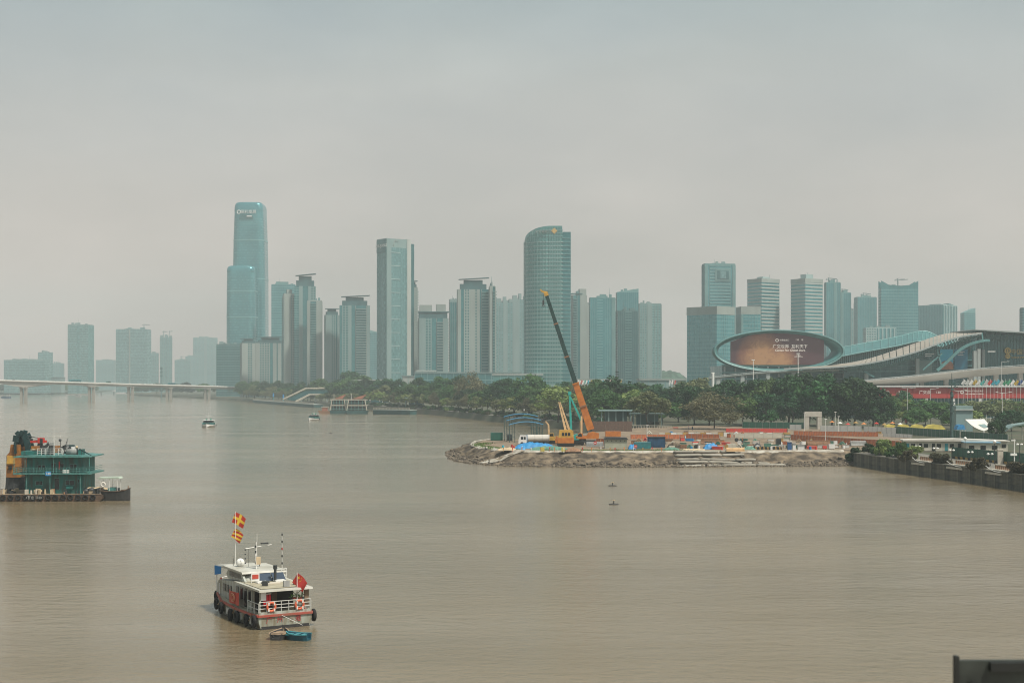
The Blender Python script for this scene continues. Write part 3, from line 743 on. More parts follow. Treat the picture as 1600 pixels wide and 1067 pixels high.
# wooded hill in the haze
rows_ = []
for j in range(12):
    yy = 1950+j*14; rows_.append([(X(1000+i*2.6,2000), yy, G-2+max(0,math.sin(PI*i/36))**.55*40*math.sin(PI*j/11)+3*mnoise.noise((i*.5,j*.6,2))) for i in range(37)])
mat('hill_wood', (.05,.10,.07), .95, var=.4, scale=.12, bump=1, bscale=.3)
struct(MB().grid(rows_).build('hill','hill_wood',None,True))
# ------------------------------------------------------------------ river bridge at left
mat('bridge_conc', (.33,.31,.27), .8, col2=(.25,.235,.205), scale=.05, stretch=(1,1,.3))
DK = [(-160,590,1600),(37,595.5,1746),(143,598.5,1830),(204,600.5,1910),(264,602,1960),(324,603.5,2020),(384,605.5,2090),(420,607,2140)]
def deck_at(px):
    for a, c in zip(DK, DK[1:]):
        if a[0] <= px <= c[0]:
            f = (px-a[0])/(c[0]-a[0]); Y = a[2]+(c[2]-a[2])*f; return Vector((X(px,Y), Y, Z(a[1]+(c[1]-a[1])*f, Y)))
br = thing('river_bridge','long pale concrete girder bridge crossing the river at left','bridge',(X(200,1900),1900,0)); o0 = Vector(br.location)
pts = [deck_at(px)-o0 for px in range(-160,421,10)]
rows_ = []
def haunch(px):
    return 3.2 + 4.2*sum(math.exp(-((px-q)/26.0)**2) for q in (-160,37)) + 1.4*sum(math.exp(-((px-q)/14.0)**2) for q in (143,))
secs = []
for i, q in enumerate(pts):
    h = haunch(-160+i*10)
    secs.append([tuple(q+Vector(v)) for v in ((-2,-8,0),(-2,-8,-.9),(-1,-4.5,-1.2),(0,-3.5,-h),(2,3.5,-h),(3,4.5,-1.2),(4,8,-.9),(4,8,0))])
MB().loft(secs).build('girder','bridge_conc',br)
for dy in (-8,8):
    b = MB()
    for a, c in zip(pts, pts[1:]): b.beam(a+Vector((0,dy,.55)), c+Vector((0,dy,.55)), .35, 1.1)
    b.build('parapet','metal_white',br)
for px in (37,143,204,264,324):
    q = deck_at(px)-o0; h = haunch(px)
    pr = MB()
    for dx in (-2.6,2.6): pr.box(q.x+dx-1.5,q.x+dx+1.5,q.y-2,q.y+2,-2,q.z-h+.3)
    pr.box(q.x-4.4,q.x+4.4,q.y-3.4,q.y+3.4,q.z-h-1.2,q.z-h+.2); pr.build('pier','bridge_conc',br)
mat('paint_teal', (.02,.22,.25), .4, var=.1); mat('paint_dark', (.03,.045,.05), .4); mat('paint_white', (.7,.7,.68), .4, var=.06); mat('paint_green', (.03,.17,.12), .4)
mat('tyre', (.012,.012,.012), .85, var=.3, scale=4); mat('window_dark', (.012,.018,.02), .12, var=.3)
def vehicle(name, label, cat, base, rz, Ln, H, Wd, m, bus=False, group=None):
    r = thing(name, label, cat, tuple(base), rz, group)
    if bus:
        MB().slab([(0,.45),(Ln,.45),(Ln,H-.3),(Ln-.3,H),(.3,H),(0,H-.3)],-Wd/2,Wd/2).build('body',m,r)
        MB().box(.6,Ln-.5,-Wd/2-.03,Wd/2+.03,H*.48,H*.82).build('window_band','window_dark',r)
    else:
        MB().slab([(0,.4),(Ln,.4),(Ln,.85),(Ln*.8,.95),(Ln*.68,H),(Ln*.28,H),(Ln*.1,1.0),(0,.95)],-Wd/2,Wd/2).build('body',m,r)
        MB().slab([(Ln*.17,.98),(Ln*.77,.98),(Ln*.67,H-.1),(Ln*.29,H-.1)],-Wd/2-.02,Wd/2+.02).build('window_band','window_dark',r)
    for xx in (Ln*.2,Ln*.8):
        for yy in (-Wd/2+.1,Wd/2-.1): MB().tube((xx,yy-.13,.42),(xx,yy+.13,.42),.42,.42,10).build('wheel','tyre',r)
    return r
def on_deck(px, dy):
    a = deck_at(px); c = deck_at(px+5); d = (c-a); return a+Vector((0,dy,.02)), math.atan2(d.y,d.x)
for px, dy, kind, m, lab in ((110,-3.5,'bus','paint_teal','long teal bus on the bridge above the second pier'),(264,-3.5,'bus','paint_teal','teal bus on the bridge above the fourth pier'),
    (166,3,'van','paint_green','dark green van alone on the bridge right of the second pier'),(20,-3,'car','paint_dark','dark car on the bridge left of the first pier'),
    (57,3,'car','paint_white','white car on the bridge right of the first pier'),(217,3,'car','paint_white','white car leading near the third pier'),
    (222,-3,'car','paint_dark','dark car right of the third pier on the bridge'),(236,3,'car','paint_white','white car between the third pier and the teal bus'),
    (340,-3,'car','paint_white','white car at the right end of the bridge'),(5,3,'car','paint_white','white car at the left edge on the bridge')):
    q, rz = on_deck(px, dy)
    if kind == 'bus': vehicle('bus',lab,'bus',q,rz,17 if px < 200 else 12,3.4,2.5,m,True,'vehicles on the bridge')
    elif kind == 'van': vehicle('van',lab,'van',q,rz,7,3.0,2.3,m,True,'vehicles on the bridge')
    else: vehicle('car',lab,'car',q,rz,4.6,1.6,1.85,m,False,'vehicles on the bridge')
q = deck_at(252)
r = thing('antenna_mast','thin dark mast with cross arms standing behind the bridge','mast',(X(252,2300),2300,0))
zt = Z(573,2300)
b = MB(); b.tube((0,0,0),(0,0,zt),.9,.5,6); b.build('pole','conc_dark',r)
for k in range(3): MB().box(-2.2,2.2,-1,1,zt-4-k*6,zt-1.5-k*6).build('arm','conc_dark',r)
for i,(px,py,w) in enumerate(((158,618,2),(178,617,2))):
    Y = CAM_H*FOC/(py-HOR)
    r = thing('channel_marker',('left' if i == 0 else 'right')+' of two dark channel markers in the water beyond the bridge','marker',(X(px,Y),Y,0))
    MB().tube((0,0,-1),(0,0,4.5),1.1,.7,8).build('post','metal_dark',r); MB().tube((0,0,4.5),(0,0,7),1.6,.2,8).build('top_mark','metal_dark',r)

# ------------------------------------------------------------------ exhibition centre
mat('roof_beige', (.34,.30,.245), .6, var=.1, scale=.08)
mat('white_steel', (.36,.40,.39), .5, var=.06, scale=.3)
mat('truss_teal', (.10,.26,.26), .5, var=.15, scale=.2)
mat('banner_red', (.42,.035,.03), .6, var=.08, scale=.15)
mat('fair_gold', (.62,.42,.10), .5, var=.1)
pane_mat('hall_glass', (.010,.085,.095), (.018,.130,.14), cell=(3,3,4), metal=.3)
Yo = 930; s = S(Yo)
root = thing('oval_screen_hall','exhibition hall with big oval teal ring framing a dark red display screen','building',(X(1216,Yo),Yo,G))
zc = Z(548.5,Yo)-G; a_, b_ = 101*s, 32.5*s
secs = []
for i in range(73):
    t = 2*PI*i/72; c, q = math.cos(t), math.sin(t)
    th = 1.0 + .5*(c > 0)*c
    secs.append([(c*(a_-1.9*th), -2, zc+q*(b_-1.5*th)), (c*a_, -3, zc+q*b_), (c*(a_+.4)+1.5*max(0,c), 6, zc+q*(b_+.6)), (c*(a_-1.2)+1.0*max(0,c)-2.5*max(0,c), 16, zc+q*(b_-1.2)), (c*(a_-4.0*th), 9, zc+q*(b_-3.0*th))])
b = MB(); k = 5
for i in range(72):
    n0 = len(b.v); b.v += secs[i]+secs[i+1]
    for j in range(k): b.f.append((n0+j,n0+(j+1)%k,n0+k+(j+1)%k,n0+k+j))
b.build('oval_ring','steel_teal',root,True)
b = MB()
for i in range(72):
    p = [Vector((math.cos(2*PI*q/72)*(a_-.2),-3.1,zc+math.sin(2*PI*q/72)*(b_-.15))) for q in (i,i+1)]; b.tube(p[0],p[1],.42,.42,5,False)
b.build('rim_tube','band_teal',root)
# display screen: lit picture, golden folds left of centre on dark red
sm = bpy.data.materials.new('screen_picture'); sm.use_nodes = True; MATS['screen_picture'] = sm
N = sm.node_tree.nodes; L = sm.node_tree.links; p = N['Principled BSDF']; p.inputs['Roughness'].default_value = .5
tc = N.new('ShaderNodeTexCoord'); sx = N.new('ShaderNodeSeparateXYZ'); L.new(tc.outputs['Object'], sx.inputs[0])
def lump(cx, cz, rx, rz):
    mp = N.new('ShaderNodeMapping'); mp.vector_type = 'POINT'
    mp.inputs['Location'].default_value = (-cx/rx,0,-cz/rz); mp.inputs['Scale'].default_value = (1/rx,0,1/rz); L.new(tc.outputs['Object'], mp.inputs[0])
    g = N.new('ShaderNodeTexGradient'); g.gradient_type = 'SPHERICAL'; L.new(mp.outputs[0], g.inputs[0]); return g.outputs['Fac']
def mth(op, a, c):
    n = N.new('ShaderNodeMath'); n.operation = op
    for i, v in enumerate((a,c)):
        if isinstance(v,(int,float)): n.inputs[i].default_value = v
        else: L.new(v, n.inputs[i])
    return n.outputs[0]
zs0 = Z(570,Yo)-G
u = mth('MAXIMUM', lump(-26*s, zs0+8*s, 42*s, 48*s), lump(2*s, zs0+2*s, 34*s, 34*s))
wv = N.new('ShaderNodeTexNoise'); wv.inputs['Scale'].default_value = .22; wv.inputs['Detail'].default_value = 5; wv.inputs['Distortion'].default_value = 2.5; L.new(tc.outputs['Object'], wv.inputs['Vector'])
u2 = mth('MULTIPLY', mth('POWER', u, .75), mth('ADD', mth('MULTIPLY', wv.outputs['Fac'], 1.1), .4))
cr = N.new('ShaderNodeValToRGB'); cr.color_ramp.elements[0].color = (.055,.020,.026,1); cr.color_ramp.elements[0].position = .05
cr.color_ramp.elements[1].color = (.30,.155,.070,1); cr.color_ramp.elements[1].position = .72
e = cr.color_ramp.elements.new(.35); e.color = (.15,.060,.035,1)
L.new(u2, cr.inputs[0]); L.new(cr.outputs[0], p.inputs['Base Color']); L.new(cr.outputs[0], p.inputs['Emission Color']); p.inputs['Emission Strength'].default_value = .3
so_ = [(1142,570),(1288,570),(1288,529),(1262,521.5),(1216,518.8),(1178,521.5),(1142,534)]
b = MB().slab([((px-1216)*s, Z(py,Yo)-G) for px,py in so_], 1.0, 2.2); b.build('display_screen','screen_picture',root)
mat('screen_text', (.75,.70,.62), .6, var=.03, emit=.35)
tx = lambda body, px, py, size, nm='screen_lettering': text(nm, body, size*s, 'screen_text', root, ((px-1216)*s, .9, Z(py,Yo)-G), ext=.05)
tx('广交世界  互利天下',1235,541.5,6.4); tx('Canton Fair Global Share',1235,547.3,4.6); tx('广交会',1248,555.5,2.2); tx('CANTON FAIR',1248,557.2,2.0)
MB().torus(((1214.5-1216)*s,.8,Z(531.5,Yo)-G),2.2*s,.5*s,(0,1,0),14,5).build('screen_logo','screen_text',root); tx('中国进出口',1226,531.5,3.0); tx('130',1246,531,3.6); tx('届',1254,531,3)
# glass body behind and below
b = MB().box(-86*s,115*s,4,60,0,Z(571,Yo)-G); b.build('glass_hall','hall_glass',root)
b = MB()
for py in (571,582,592): b.box(-87*s,116*s,2.2,4,Z(py,Yo)-G-.5,Z(py,Yo)-G+.5)
b.build('floor_edge','band_teal',root)
for i in range(12): MB().box((-84+17*i)*s,(-84+17*i)*s+1.0,2.6,4,0,Z(571,Yo)-G-.6).build('column','white_steel',root)

def curve_pts(pts, n):
    """smooth curve through photo points (px, py)"""
    out = []
    P_ = [pts[0]]+pts+[pts[-1]]
    for i in range(1,len(P_)-2):
        for k in range(n):
            t = k/n; p0,p1,p2,p3 = P_[i-1],P_[i],P_[i+1],P_[i+2]
            f = lambda q: .5*((2*p1[q])+(-p0[q]+p2[q])*t+(2*p0[q]-5*p1[q]+4*p2[q]-p3[q])*t*t+(-p0[q]+3*p1[q]-3*p2[q]+p3[q])*t**3)
            out.append((f(0),f(1)))
    out.append(pts[-1]); return out
Yw = 900; sw = S(Yw)
wave = thing('wave_roof_hall','exhibition hall under a beige ribbon roof rising in a wave to the right','building',(X(1400,Yw),Yw,G)); O = Vector(wave.location)
up = curve_pts([(1285,571.5),(1330,566),(1370,556.5),(1430,536),(1470,523),(1500,519),(1532,517.5)],6)
lw = curve_pts([(1225,575.5),(1310,572.5),(1370,564.5),(1430,549.5),(1470,534.5),(1500,525.5),(1534,520)],6)
W3 = lambda px,py,Y: Vector((X(px,Y),Y,Z(py,Y)))-O
U = [W3(*q,960) for q in up]; Lw = [W3(*q,895) for q in lw]
for i in range(len(U)-1):
    b = MB(); g = .06
    c0 = [Lw[i].lerp(Lw[i+1],g),Lw[i].lerp(Lw[i+1],1-g),U[i].lerp(U[i+1],1-g),U[i].lerp(U[i+1],g)]
    dn = Vector((0,0,-.5)); n0 = len(b.v); b.v += [tuple(v) for v in c0]+[tuple(v+dn) for v in c0]
    b.f += [(0,1,2,3),(7,6,5,4),(0,4,5,1),(1,5,6,2),(2,6,7,3),(3,7,4,0)]
    b.build('roof_panel','roof_beige',wave)
b = MB()
for a, c in zip(Lw,Lw[1:]): b.beam(a+Vector((0,-.3,-.3)),c+Vector((0,-.3,-.3)),.8,.9)
b.build('roof_edge','white_steel',wave)
lo_ = curve_pts([(1290,578),(1340,577),(1380,572.5),(1430,559.5),(1470,544.5),(1500,533.5),(1530,525)],6)
Lo = [W3(*q,905) for q in lo_]
b = MB()
for a, c in zip(Lo,Lo[1:]): b.tube(a,c,.45,.45,5,False)
for i in range(6,len(Lo)-1):
    t_ = Lw[min(len(Lw)-1,i+3)]; b.tube(Lo[i],Lw[i],.22,.22,4,False); b.tube(Lo[i],Lw[i+1],.22,.22,4,False)
b.build('roof_truss','truss_teal',wave)
# glass wall below the ribbon, panel by panel
for i in range(4,len(Lo)-1):
    a, c = Lo[i], Lo[i+1]; zb = 14
    b = MB(); yy = 12
    n0 = [(a.x+.1,yy,zb-4),(c.x-.1,yy,zb-4),(c.x-.1,yy,c.z),(a.x+.1,yy,a.z)]
    b.v = [tuple(v) for v in n0]+[(x,y+.4,z) for x,y,z in n0]; b.f = [(0,1,2,3),(7,6,5,4),(0,4,5,1),(1,5,6,2),(2,6,7,3),(3,7,4,0)]
    b.build('glass_wall_panel','hall_glass',wave)
b = MB()
for py in (562,571,580): b.box((1330-1400)*sw,(1530-1400)*sw,11.2,11.8,Z(py,Yw)-G-.35,Z(py,Yw)-G+.35) if py > 570 else b.box((1420-1400)*sw,(1530-1400)*sw,11.2,11.8,Z(py,Yw)-G-.35,Z(py,Yw)-G+.35)
b.build('wall_rail','truss_teal',wave)
for px, p0 in ((1437,560),(1527,548),(1533,545),(1357,583)): MB().box((px-1400)*sw-1.0,(px-1400)*sw+1.0,4,7,10,Z(p0,Yw)-G).build('column','white_steel',wave)
ar = [W3(*q,896) for q in curve_pts([(1464,579),(1480,565),(1498,548),(1515,538),(1535,532.5),(1546,532)],5)]
b = MB()
for a, c in zip(ar,ar[1:]): b.beam(a,c,1.8,1.6)
b.build('arch_strut','truss_teal',wave)
for (x0,y0,x1,y1) in ((1442,578,1472,552),(1471,573,1464,545),(1537,545,1534,520),(1350,580,1366,589)): MB().beam(W3(x0,y0,898),W3(x1,y1,898),.9,.9).build('brace','truss_teal',wave)
MB().box((1441-1400)*sw,(1462-1400)*sw,7,8,Z(585,Yw)-G,Z(563,Yw)-G).build('grey_panel','conc_grey',wave)
def poster(px0,px1,py0,py1,m,nm='poster'): return MB().box((px0-1400)*sw,(px1-1400)*sw,9,9.8,Z(py1,Yw)-G,Z(py0,Yw)-G).build(nm,m,wave)
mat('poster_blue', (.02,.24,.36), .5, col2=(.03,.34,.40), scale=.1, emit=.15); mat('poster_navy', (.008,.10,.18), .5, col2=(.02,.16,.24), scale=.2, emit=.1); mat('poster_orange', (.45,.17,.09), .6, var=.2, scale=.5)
poster(1476,1496,545,577,'poster_blue'); poster(1498.5,1519,545,577,'poster_navy')
pts = [((1476-1400)*sw,Z(577,Yw)-G),((1496-1400)*sw,Z(577,Yw)-G)]+[((1486+10*math.cos(R(q))-1400)*sw,Z(570-7*math.sin(R(q)),Yw)-G) for q in range(0,181,20)]
MB().slab(pts,8.4,8.9).build('poster_dome','poster_orange',wave)
for i,(py,w) in enumerate(((549,11),(551.5,8),(554,9))): MB().box((1503-1400)*sw,(1503+w-1400)*sw,8.6,8.9,Z(py,Yw)-G-.25,Z(py,Yw)-G+.25).build('poster_line','sign_white',wave)
for i,(px,py,w) in enumerate(((1448,553,14),(1546,549,12),(1448,556,10))): MB().box((px-1400)*sw,(px+w-1400)*sw,3.2,3.5,Z(py,Yw)-G-.3,Z(py,Yw)-G+.3).build('fascia_line','sign_white',wave)

# the hall behind with ribbed roof
Yb = 1050; sb = S(Yb)
back = thing('ribbed_roof_hall','dark exhibition hall with ribbed teal roof behind the ribbon roof','building',(X(1380,Yb),Yb,G)); O = Vector(back.location)
W4 = lambda px,py,Y: Vector((X(px,Y),Y,Z(py,Y)))-O
tp = [W4(*q,Yb+30) for q in curve_pts([(1296,546),(1340,538.5),(1400,527),(1442,517.5),(1466,526),(1490,536)],5)]
bt = [W4(*q,Yb-6) for q in curve_pts([(1300,560),(1340,552),(1400,541),(1440,533),(1466,541),(1490,548)],5)]
b = MB().grid([bt,tp]); b.build('roof','steel_teal',back)
b = MB()
for i in range(0,len(tp),1): b.tube(bt[i]+Vector((0,-.3,.2)),tp[i]+Vector((0,-.3,.2)),.3,.3,4,False)
for a, c in zip(tp,tp[1:]): b.tube(a,c,.6,.6,5,False)
for a, c in zip(bt,bt[1:]): b.tube(a,c,.5,.5,5,False)
b.build('roof_rib','truss_teal',back)['kind'] = 'stuff'
pw = [(q.x,q.z) for q in bt]; b = MB().slab([(bt[0].x,0),(bt[-1].x,0)]+[(q.x,q.z) for q in bt[::-1]], .5, 3); b.build('glass_wall','hall_glass',back)
b = MB()
for i in range(64):
    x = bt[0].x+(bt[-1].x-bt[0].x)*i/63; zz = np.interp(x,[q.x for q in bt],[q.z for q in bt]); b.box(x-.3,x+.3,-.2,.3,0,zz-.6)
b.build('wall_slat','truss_teal',back)['kind'] = 'stuff'

# hall at the right edge
Yr = 930; sr = S(Yr)
rh = thing('sign_hall','dark glass exhibition hall with flat overhanging roof and gold emblem at right','building',(X(1540,Yr),Yr,G))
rx = lambda px: (px-1540)*sr
rz_ = lambda py: Z(py,Yr)-G
MB().slab([(rx(1513),rz_(515.5)),(rx(1560),rz_(518)),(rx(1660),rz_(523)),(rx(1660),rz_(525)),(rx(1560),rz_(520)),(rx(1513),rz_(516.8))],-14,40).build('roof','white_steel',rh)
b = MB()
for i in range(14): b.beam((rx(1520+i*11),-13,rz_(517.5+i*.5)),(rx(1530+i*11),2,rz_(531+i*.5)),.5,.5)
for i in range(20): b.beam((rx(1517+i*7.6),-12,rz_(518+i*.35)),(rx(1517+i*7.6),30,rz_(518+i*.35)),.4,.6)
b.build('roof_bracket','truss_teal',rh)['kind'] = 'stuff'
MB().slab([(rx(1522),rz_(600)),(rx(1660),rz_(600)),(rx(1660),rz_(526)),(rx(1548),rz_(522)),(rx(1528),rz_(524))],2,40).build('glass_wall','hall_glass',rh)
b = MB()
for i in range(26): b.box(rx(1530+i*5),rx(1530+i*5)+.3,1.5,1.9,0,rz_(528))
b.build('mullion','steel_teal',rh)['kind'] = 'stuff'
b = MB(); b.torus((rx(1575),.6,rz_(548)),4.2*sr,1.3*sr,(0,1,0),12,5); b.torus((rx(1575),.6,rz_(556.5)),3.2*sr,1.1*sr,(0,1,0),12,5); b.tube((rx(1575),.9,rz_(544)),(rx(1575),.9,rz_(560)),1.6*sr,1.6*sr,6); b.build('emblem','fair_gold',rh)
text('hall_lettering','中国进出口商品交易会展馆',9*sr,'fair_gold',rh,(rx(1580.5),.8,rz_(550)),ext=.2,align='LEFT')
text('hall_lettering','CHINA IMPORT AND EXPORT FAIR COMPLEX',4*sr,'fair_gold',rh,(rx(1580.5),.8,rz_(558.5)),ext=.2,align='LEFT')
for px in (1526,1534): MB().box(rx(px),rx(px)+1.8,-1,1.5,0,rz_(546)).build('column','white_steel',rh)

# elevated road sweeping past the halls
def viaduct(label, pts, Yf, wd, th, m='bridge_conc', piers=()):
    r = thing('elevated_road', label, 'road', (X(pts[0][0],Yf(pts[0][0])),Yf(pts[0][0]),0)); O = Vector(r.location)
    q = curve_pts(pts,6); top = [Vector((X(a,Yf(a)),Yf(a),Z(c,Yf(a))))-O for a,c in q]
    secs = [[tuple(v+Vector(d)) for d in ((0,-wd/2,0),(0,-wd/2,-.5),(0,-wd*.36,-th*.55),(0,-wd*.15,-th),(0,wd*.3,-th),(0,wd/2,-.5),(0,wd/2,0))] for v in top]
    MB().loft(secs).build('deck',m,r)
    for dy in (-wd/2,wd/2):
        b = MB()
        for a, c in zip(top,top[1:]): b.beam(a+Vector((0,dy,.6)),c+Vector((0,dy,.6)),.25,.25); b.tube(a+Vector((0,dy,0)),a+Vector((0,dy,.6)),.09,.09,4); b.tube((a+c)/2+Vector((0,dy,0)),(a+c)/2+Vector((0,dy,.6)),.09,.09,4)
        b.build('railing','white_steel',r)
    for px in piers:
        Y = Yf(px); zt = Z(np.interp(px,[p_[0] for p_ in q],[p_[1] for p_ in q]),Y)-th+.2
        MB().box(X(px,Y)-O.x-1.2,X(px,Y)-O.x+1.2,Y-O.y-1.2,Y-O.y+1.2,G,zt).build('pier',m,r)
viaduct('broad pale elevated road sweeping up to the right past the halls',[(1318,600),(1370,593.5),(1430,588),(1500,580),(1560,574.5),(1620,571),(1700,568)],lambda px: 830-(px-1318)*.06,13,4.0,piers=(1366,1402,1440,1478,1516,1556,1594))
viaduct('thin pale footway in front of the oval screen hall',[(1108,590),(1150,585.5),(1200,581),(1250,578.5),(1310,577)],lambda px: 905,4,1.2,'white_steel',piers=(1122,1160,1200,1240))
for i,px in enumerate((1114,1177,1247)):
    Y = 880; r = thing('light_pole','slim white light pole, '+ordn(i)+' from the left before the oval screen','lamp',(X(px,Y),Y,G),0,'poles before the oval screen')
    h = Z((586,566,556)[i]-3,Y)-G; MB().tube((0,0,0),(0,0,h),.35 if i else .9,.2 if i else .8,8).build('pole','metal_white',r); MB().box(-1.0,1.0,-.3,.3,h,h+.5).build('lamp_head','metal_white',r)

# long hall with red fascia
Yh = 770; sh = S(Yh)
hl = thing('red_banner_hall','long low hall with red banner fascia and white roof edge below the elevated road','building',(X(1500,Yh),Yh,G))
hx = lambda px: (px-1500)*sh
hz_ = lambda py: Z(py,Yh)-G
MB().box(hx(1345),hx(1720),1.5,50,0,hz_(605)).build('glass_wall','hall_glass',hl)
MB().box(hx(1345)-1,hx(1720),-1.5,52,hz_(604.5),hz_(603)).build('roof','paint_white',hl)
for i in range(14):
    x0 = 1345+i*27; MB().box(hx(x0)+.06,hx(x0+27)-.06,0,1.2,hz_(622),hz_(605.2)).build('banner_panel','banner_red',hl)
b = MB()
for i in range(70): b.box(hx(1345)+i*1.9,hx(1345)+i*1.9+.25,1.1,1.45,0,hz_(622))
for k in range(4): b.box(hx(1345),hx(1720),1.1,1.4,k*2.4,k*2.4+.25)
b.build('window_frame','white_steel',hl)['kind'] = 'stuff'
for i in range(9): MB().box(hx(1362+i*42),hx(1362+i*42)+1.4,.2,1.6,0,hz_(622)).build('column','paint_white',hl)
for px, body, sz in ((1381,'广交会',6),(1445,'广交会',6),(1466,'130',5),(1503,'◎',7),(1522,'中国进出口商品交易会',2.8),(1522,'CANTON FAIR COMPLEX',2.6),(1406,'展',5)):
    text('banner_lettering',body,sz*sh,'screen_text',hl,(hx(px),-.1,hz_(613 if body[0] not in '中C' else (611 if body[0]=='中' else 615.5))),ext=.04)

# flags
def flag_mesh(nm, w, h, m, amp=.18):
    rows_ = []
    for j in range(4): rows_.append([(w*i/7, amp*w*math.sin(i*1.1+j*.4)*(i/7), -h*j/3-.10*w*(i/7)**2) for i in range(8)])
    b = MB().grid(rows_); n = len(b.v); b.v += [(x,y+.02,z) for x,y,z in b.v]; b.f += [tuple(q+n for q in reversed(f)) for f in b.f]; return b.mesh(nm,m,True)
FC = {'white':(.72,.72,.70),'yellow':(.65,.42,.04),'red':(.55,.04,.03),'cyan':(.03,.42,.55),'blue':(.02,.10,.35),'green':(.04,.33,.16),'teal':(.05,.40,.36)}
for k, c in FC.items(): mat('flag_'+k, c, .8, var=.08)
cols = ['white','white','white','yellow','white','teal','white','red','cyan','cyan','white','green','green','white','yellow','blue','white']
cnt = {}
for i, c in enumerate(cols):
    px = 1506+i*5.9; Y = 715; cnt[c] = cnt.get(c,0)+1
    h = Z(592.5+ (i%3)*.4,Y)-G
    r = thing('flag_pole', f'{c} flag on a tall pole, {ordn(i)} from the left before the red banner hall','flag',(X(px,Y),Y,G),0,'flags before the red banner hall')
    MB().tube((0,0,0),(0,0,h+.4),.10,.07,6).build('pole','metal_white',r); 
    o = put('flag', flag_mesh('flag',1.5,2.7,'flag_'+c), r, (.08,0,h)); o.rotation_euler = (0,R(34),R(-10+random.uniform(-15,15)))
small = {}
for i in range(30):
    px = 903+i*2.55 if i < 27 else 1046+(i-27)*4; Y = 1150
    c = ['white','white','red','white','teal','white','cyan','white','yellow'][i%9]
    r = thing('flag_pole',f'small hazy {c} flag behind the trees near the crane, {ordn(i)} from the left','flag',(X(px,Y),Y,G),0,'small hazy flags behind the trees')
    h = Z(593.5+(i%2)*.5,Y)-G
    if 'pole' not in small: small['pole'] = MB().tube((0,0,0),(0,0,h),.12,.1,5).mesh('pole','metal_white')
    put('pole',small['pole'],r)
    if c not in small: small[c] = flag_mesh('flag',1.3,3.2,'flag_'+c)
    o = put('flag',small[c],r,(.1,0,h)); o.rotation_euler = (0,R(15),R(random.uniform(-25,25)))
# ------------------------------------------------------------------ trees
def leaf_mat(name, c1, c2, rnd=.22):
    m = mat(name, c2, .55, col2=c1, scale=.55, lo=.34, hi=.66, rnd=rnd, spec=.25, trans=.22, detail=6); return m
leaf_mat('leaf_dark', (.006,.030,.012), (.042,.120,.032), .38); leaf_mat('leaf_mid', (.024,.072,.020), (.100,.190,.050))
leaf_mat('leaf_olive', (.085,.110,.040), (.220,.235,.110)); leaf_mat('leaf_brown', (.090,.088,.042), (.190,.180,.095))
leaf_mat('leaf_light', (.110,.170,.045), (.280,.330,.110)); leaf_mat('leaf_dry', (.055,.050,.028), (.105,.095,.050))
mat('bark', (.10,.08,.06), .9, col2=(.05,.04,.03), scale=2)
rng = np.random.default_rng(5)
def crown_mesh(name, m, clumps=46, per=125, leaf=.085, flat_=1.0, low=-.35, core=.55, shell=1.0, seed=0, cr0=.2, cr1=.34):
    """unit crown: leaf sized faces on many clumps spread through the crown"""
    g = np.random.default_rng(seed); V = []; 
    cs = []
    while len(cs) < clumps:
        d = g.normal(size=3); d /= np.linalg.norm(d)
        if d[2] < low: continue
        r = core + (shell-core)*g.random()**.6
        wob = 1 + .16*math.sin(3*math.atan2(d[1],d[0])+seed) + .10*math.sin(5*math.atan2(d[1],d[0])+2*seed)
        cs.append((d*r*np.array([wob,wob,flat_])*.82, cr0+(cr1-cr0)*g.random()))
    for c, r in cs:
        k = int(per*(r/.27)**2*g.uniform(.75,1.2)); d = g.normal(size=(k,3)); d /= np.linalg.norm(d,axis=1)[:,None]
        keep = (d[:,2] > -.55) | (g.random(k) < .35); d = d[keep]; k = len(d)
        if k == 0: continue
        pos = c + d*(r*g.uniform(.55,1.12,(k,1)))*np.array([1,1,.85])
        nrm = d + g.normal(scale=.55,size=(k,3)) + np.array([0,0,.25]); nrm /= np.linalg.norm(nrm,axis=1)[:,None]
        t = np.cross(nrm, g.normal(size=(k,3))); t /= np.linalg.norm(t,axis=1)[:,None]; w = np.cross(nrm,t)
        l = leaf*g.uniform(.6,1.25,(k,1))
        V.append(np.stack([pos-t*l, pos-w*l*.55+nrm*l*.12, pos+t*l, pos+w*l*.55+nrm*l*.12],1).reshape(-1,3))
    v = np.concatenate(V); nq = len(v)//4
    me = bpy.data.meshes.new(name); me.vertices.add(len(v)); me.vertices.foreach_set('co', v.ravel().astype(np.float32))
    me.loops.add(nq*4); me.loops.foreach_set('vertex_index', np.arange(nq*4,dtype=np.int32))
    me.polygons.add(nq); me.polygons.foreach_set('loop_start', np.arange(0,nq*4,4,dtype=np.int32)); me.polygons.foreach_set('loop_total', np.full(nq,4,dtype=np.int32))
    me.update(); me.validate(); me.materials.append(MATS[m]); return me
def trunk_mesh(name, seed, split=.35, limbs=6, r=.019):
    g = random.Random(seed); b = MB()
    top = Vector((g.uniform(-.04,.04),g.uniform(-.04,.04),split))
    b.tube((0,0,-.02),(0,0,.04),r*1.7,r*1.15,8); b.tube((0,0,.04),top,r*1.15,r*.85,8)
    for i in range(limbs):
        a = 2*PI*i/limbs+g.uniform(-.4,.4); q = g.uniform(.16,.3); mid = top+Vector((math.cos(a)*q*.5,math.sin(a)*q*.5,g.uniform(.10,.18)))
        end = mid+Vector((math.cos(a)*q*.7,math.sin(a)*q*.7,g.uniform(.12,.25))); b.tube(top,mid,r*.55,r*.36,6); b.tube(mid,end,r*.36,r*.12,5)
        e2 = mid+Vector((math.cos(a+.9)*q*.4,math.sin(a+.9)*q*.4,g.uniform(.1,.2))); b.tube(mid,e2,r*.26,r*.08,5)
    b.tube(top,top+Vector((0,0,.35)),r*.6,r*.15,6)
    return b.mesh(name,'bark',True)
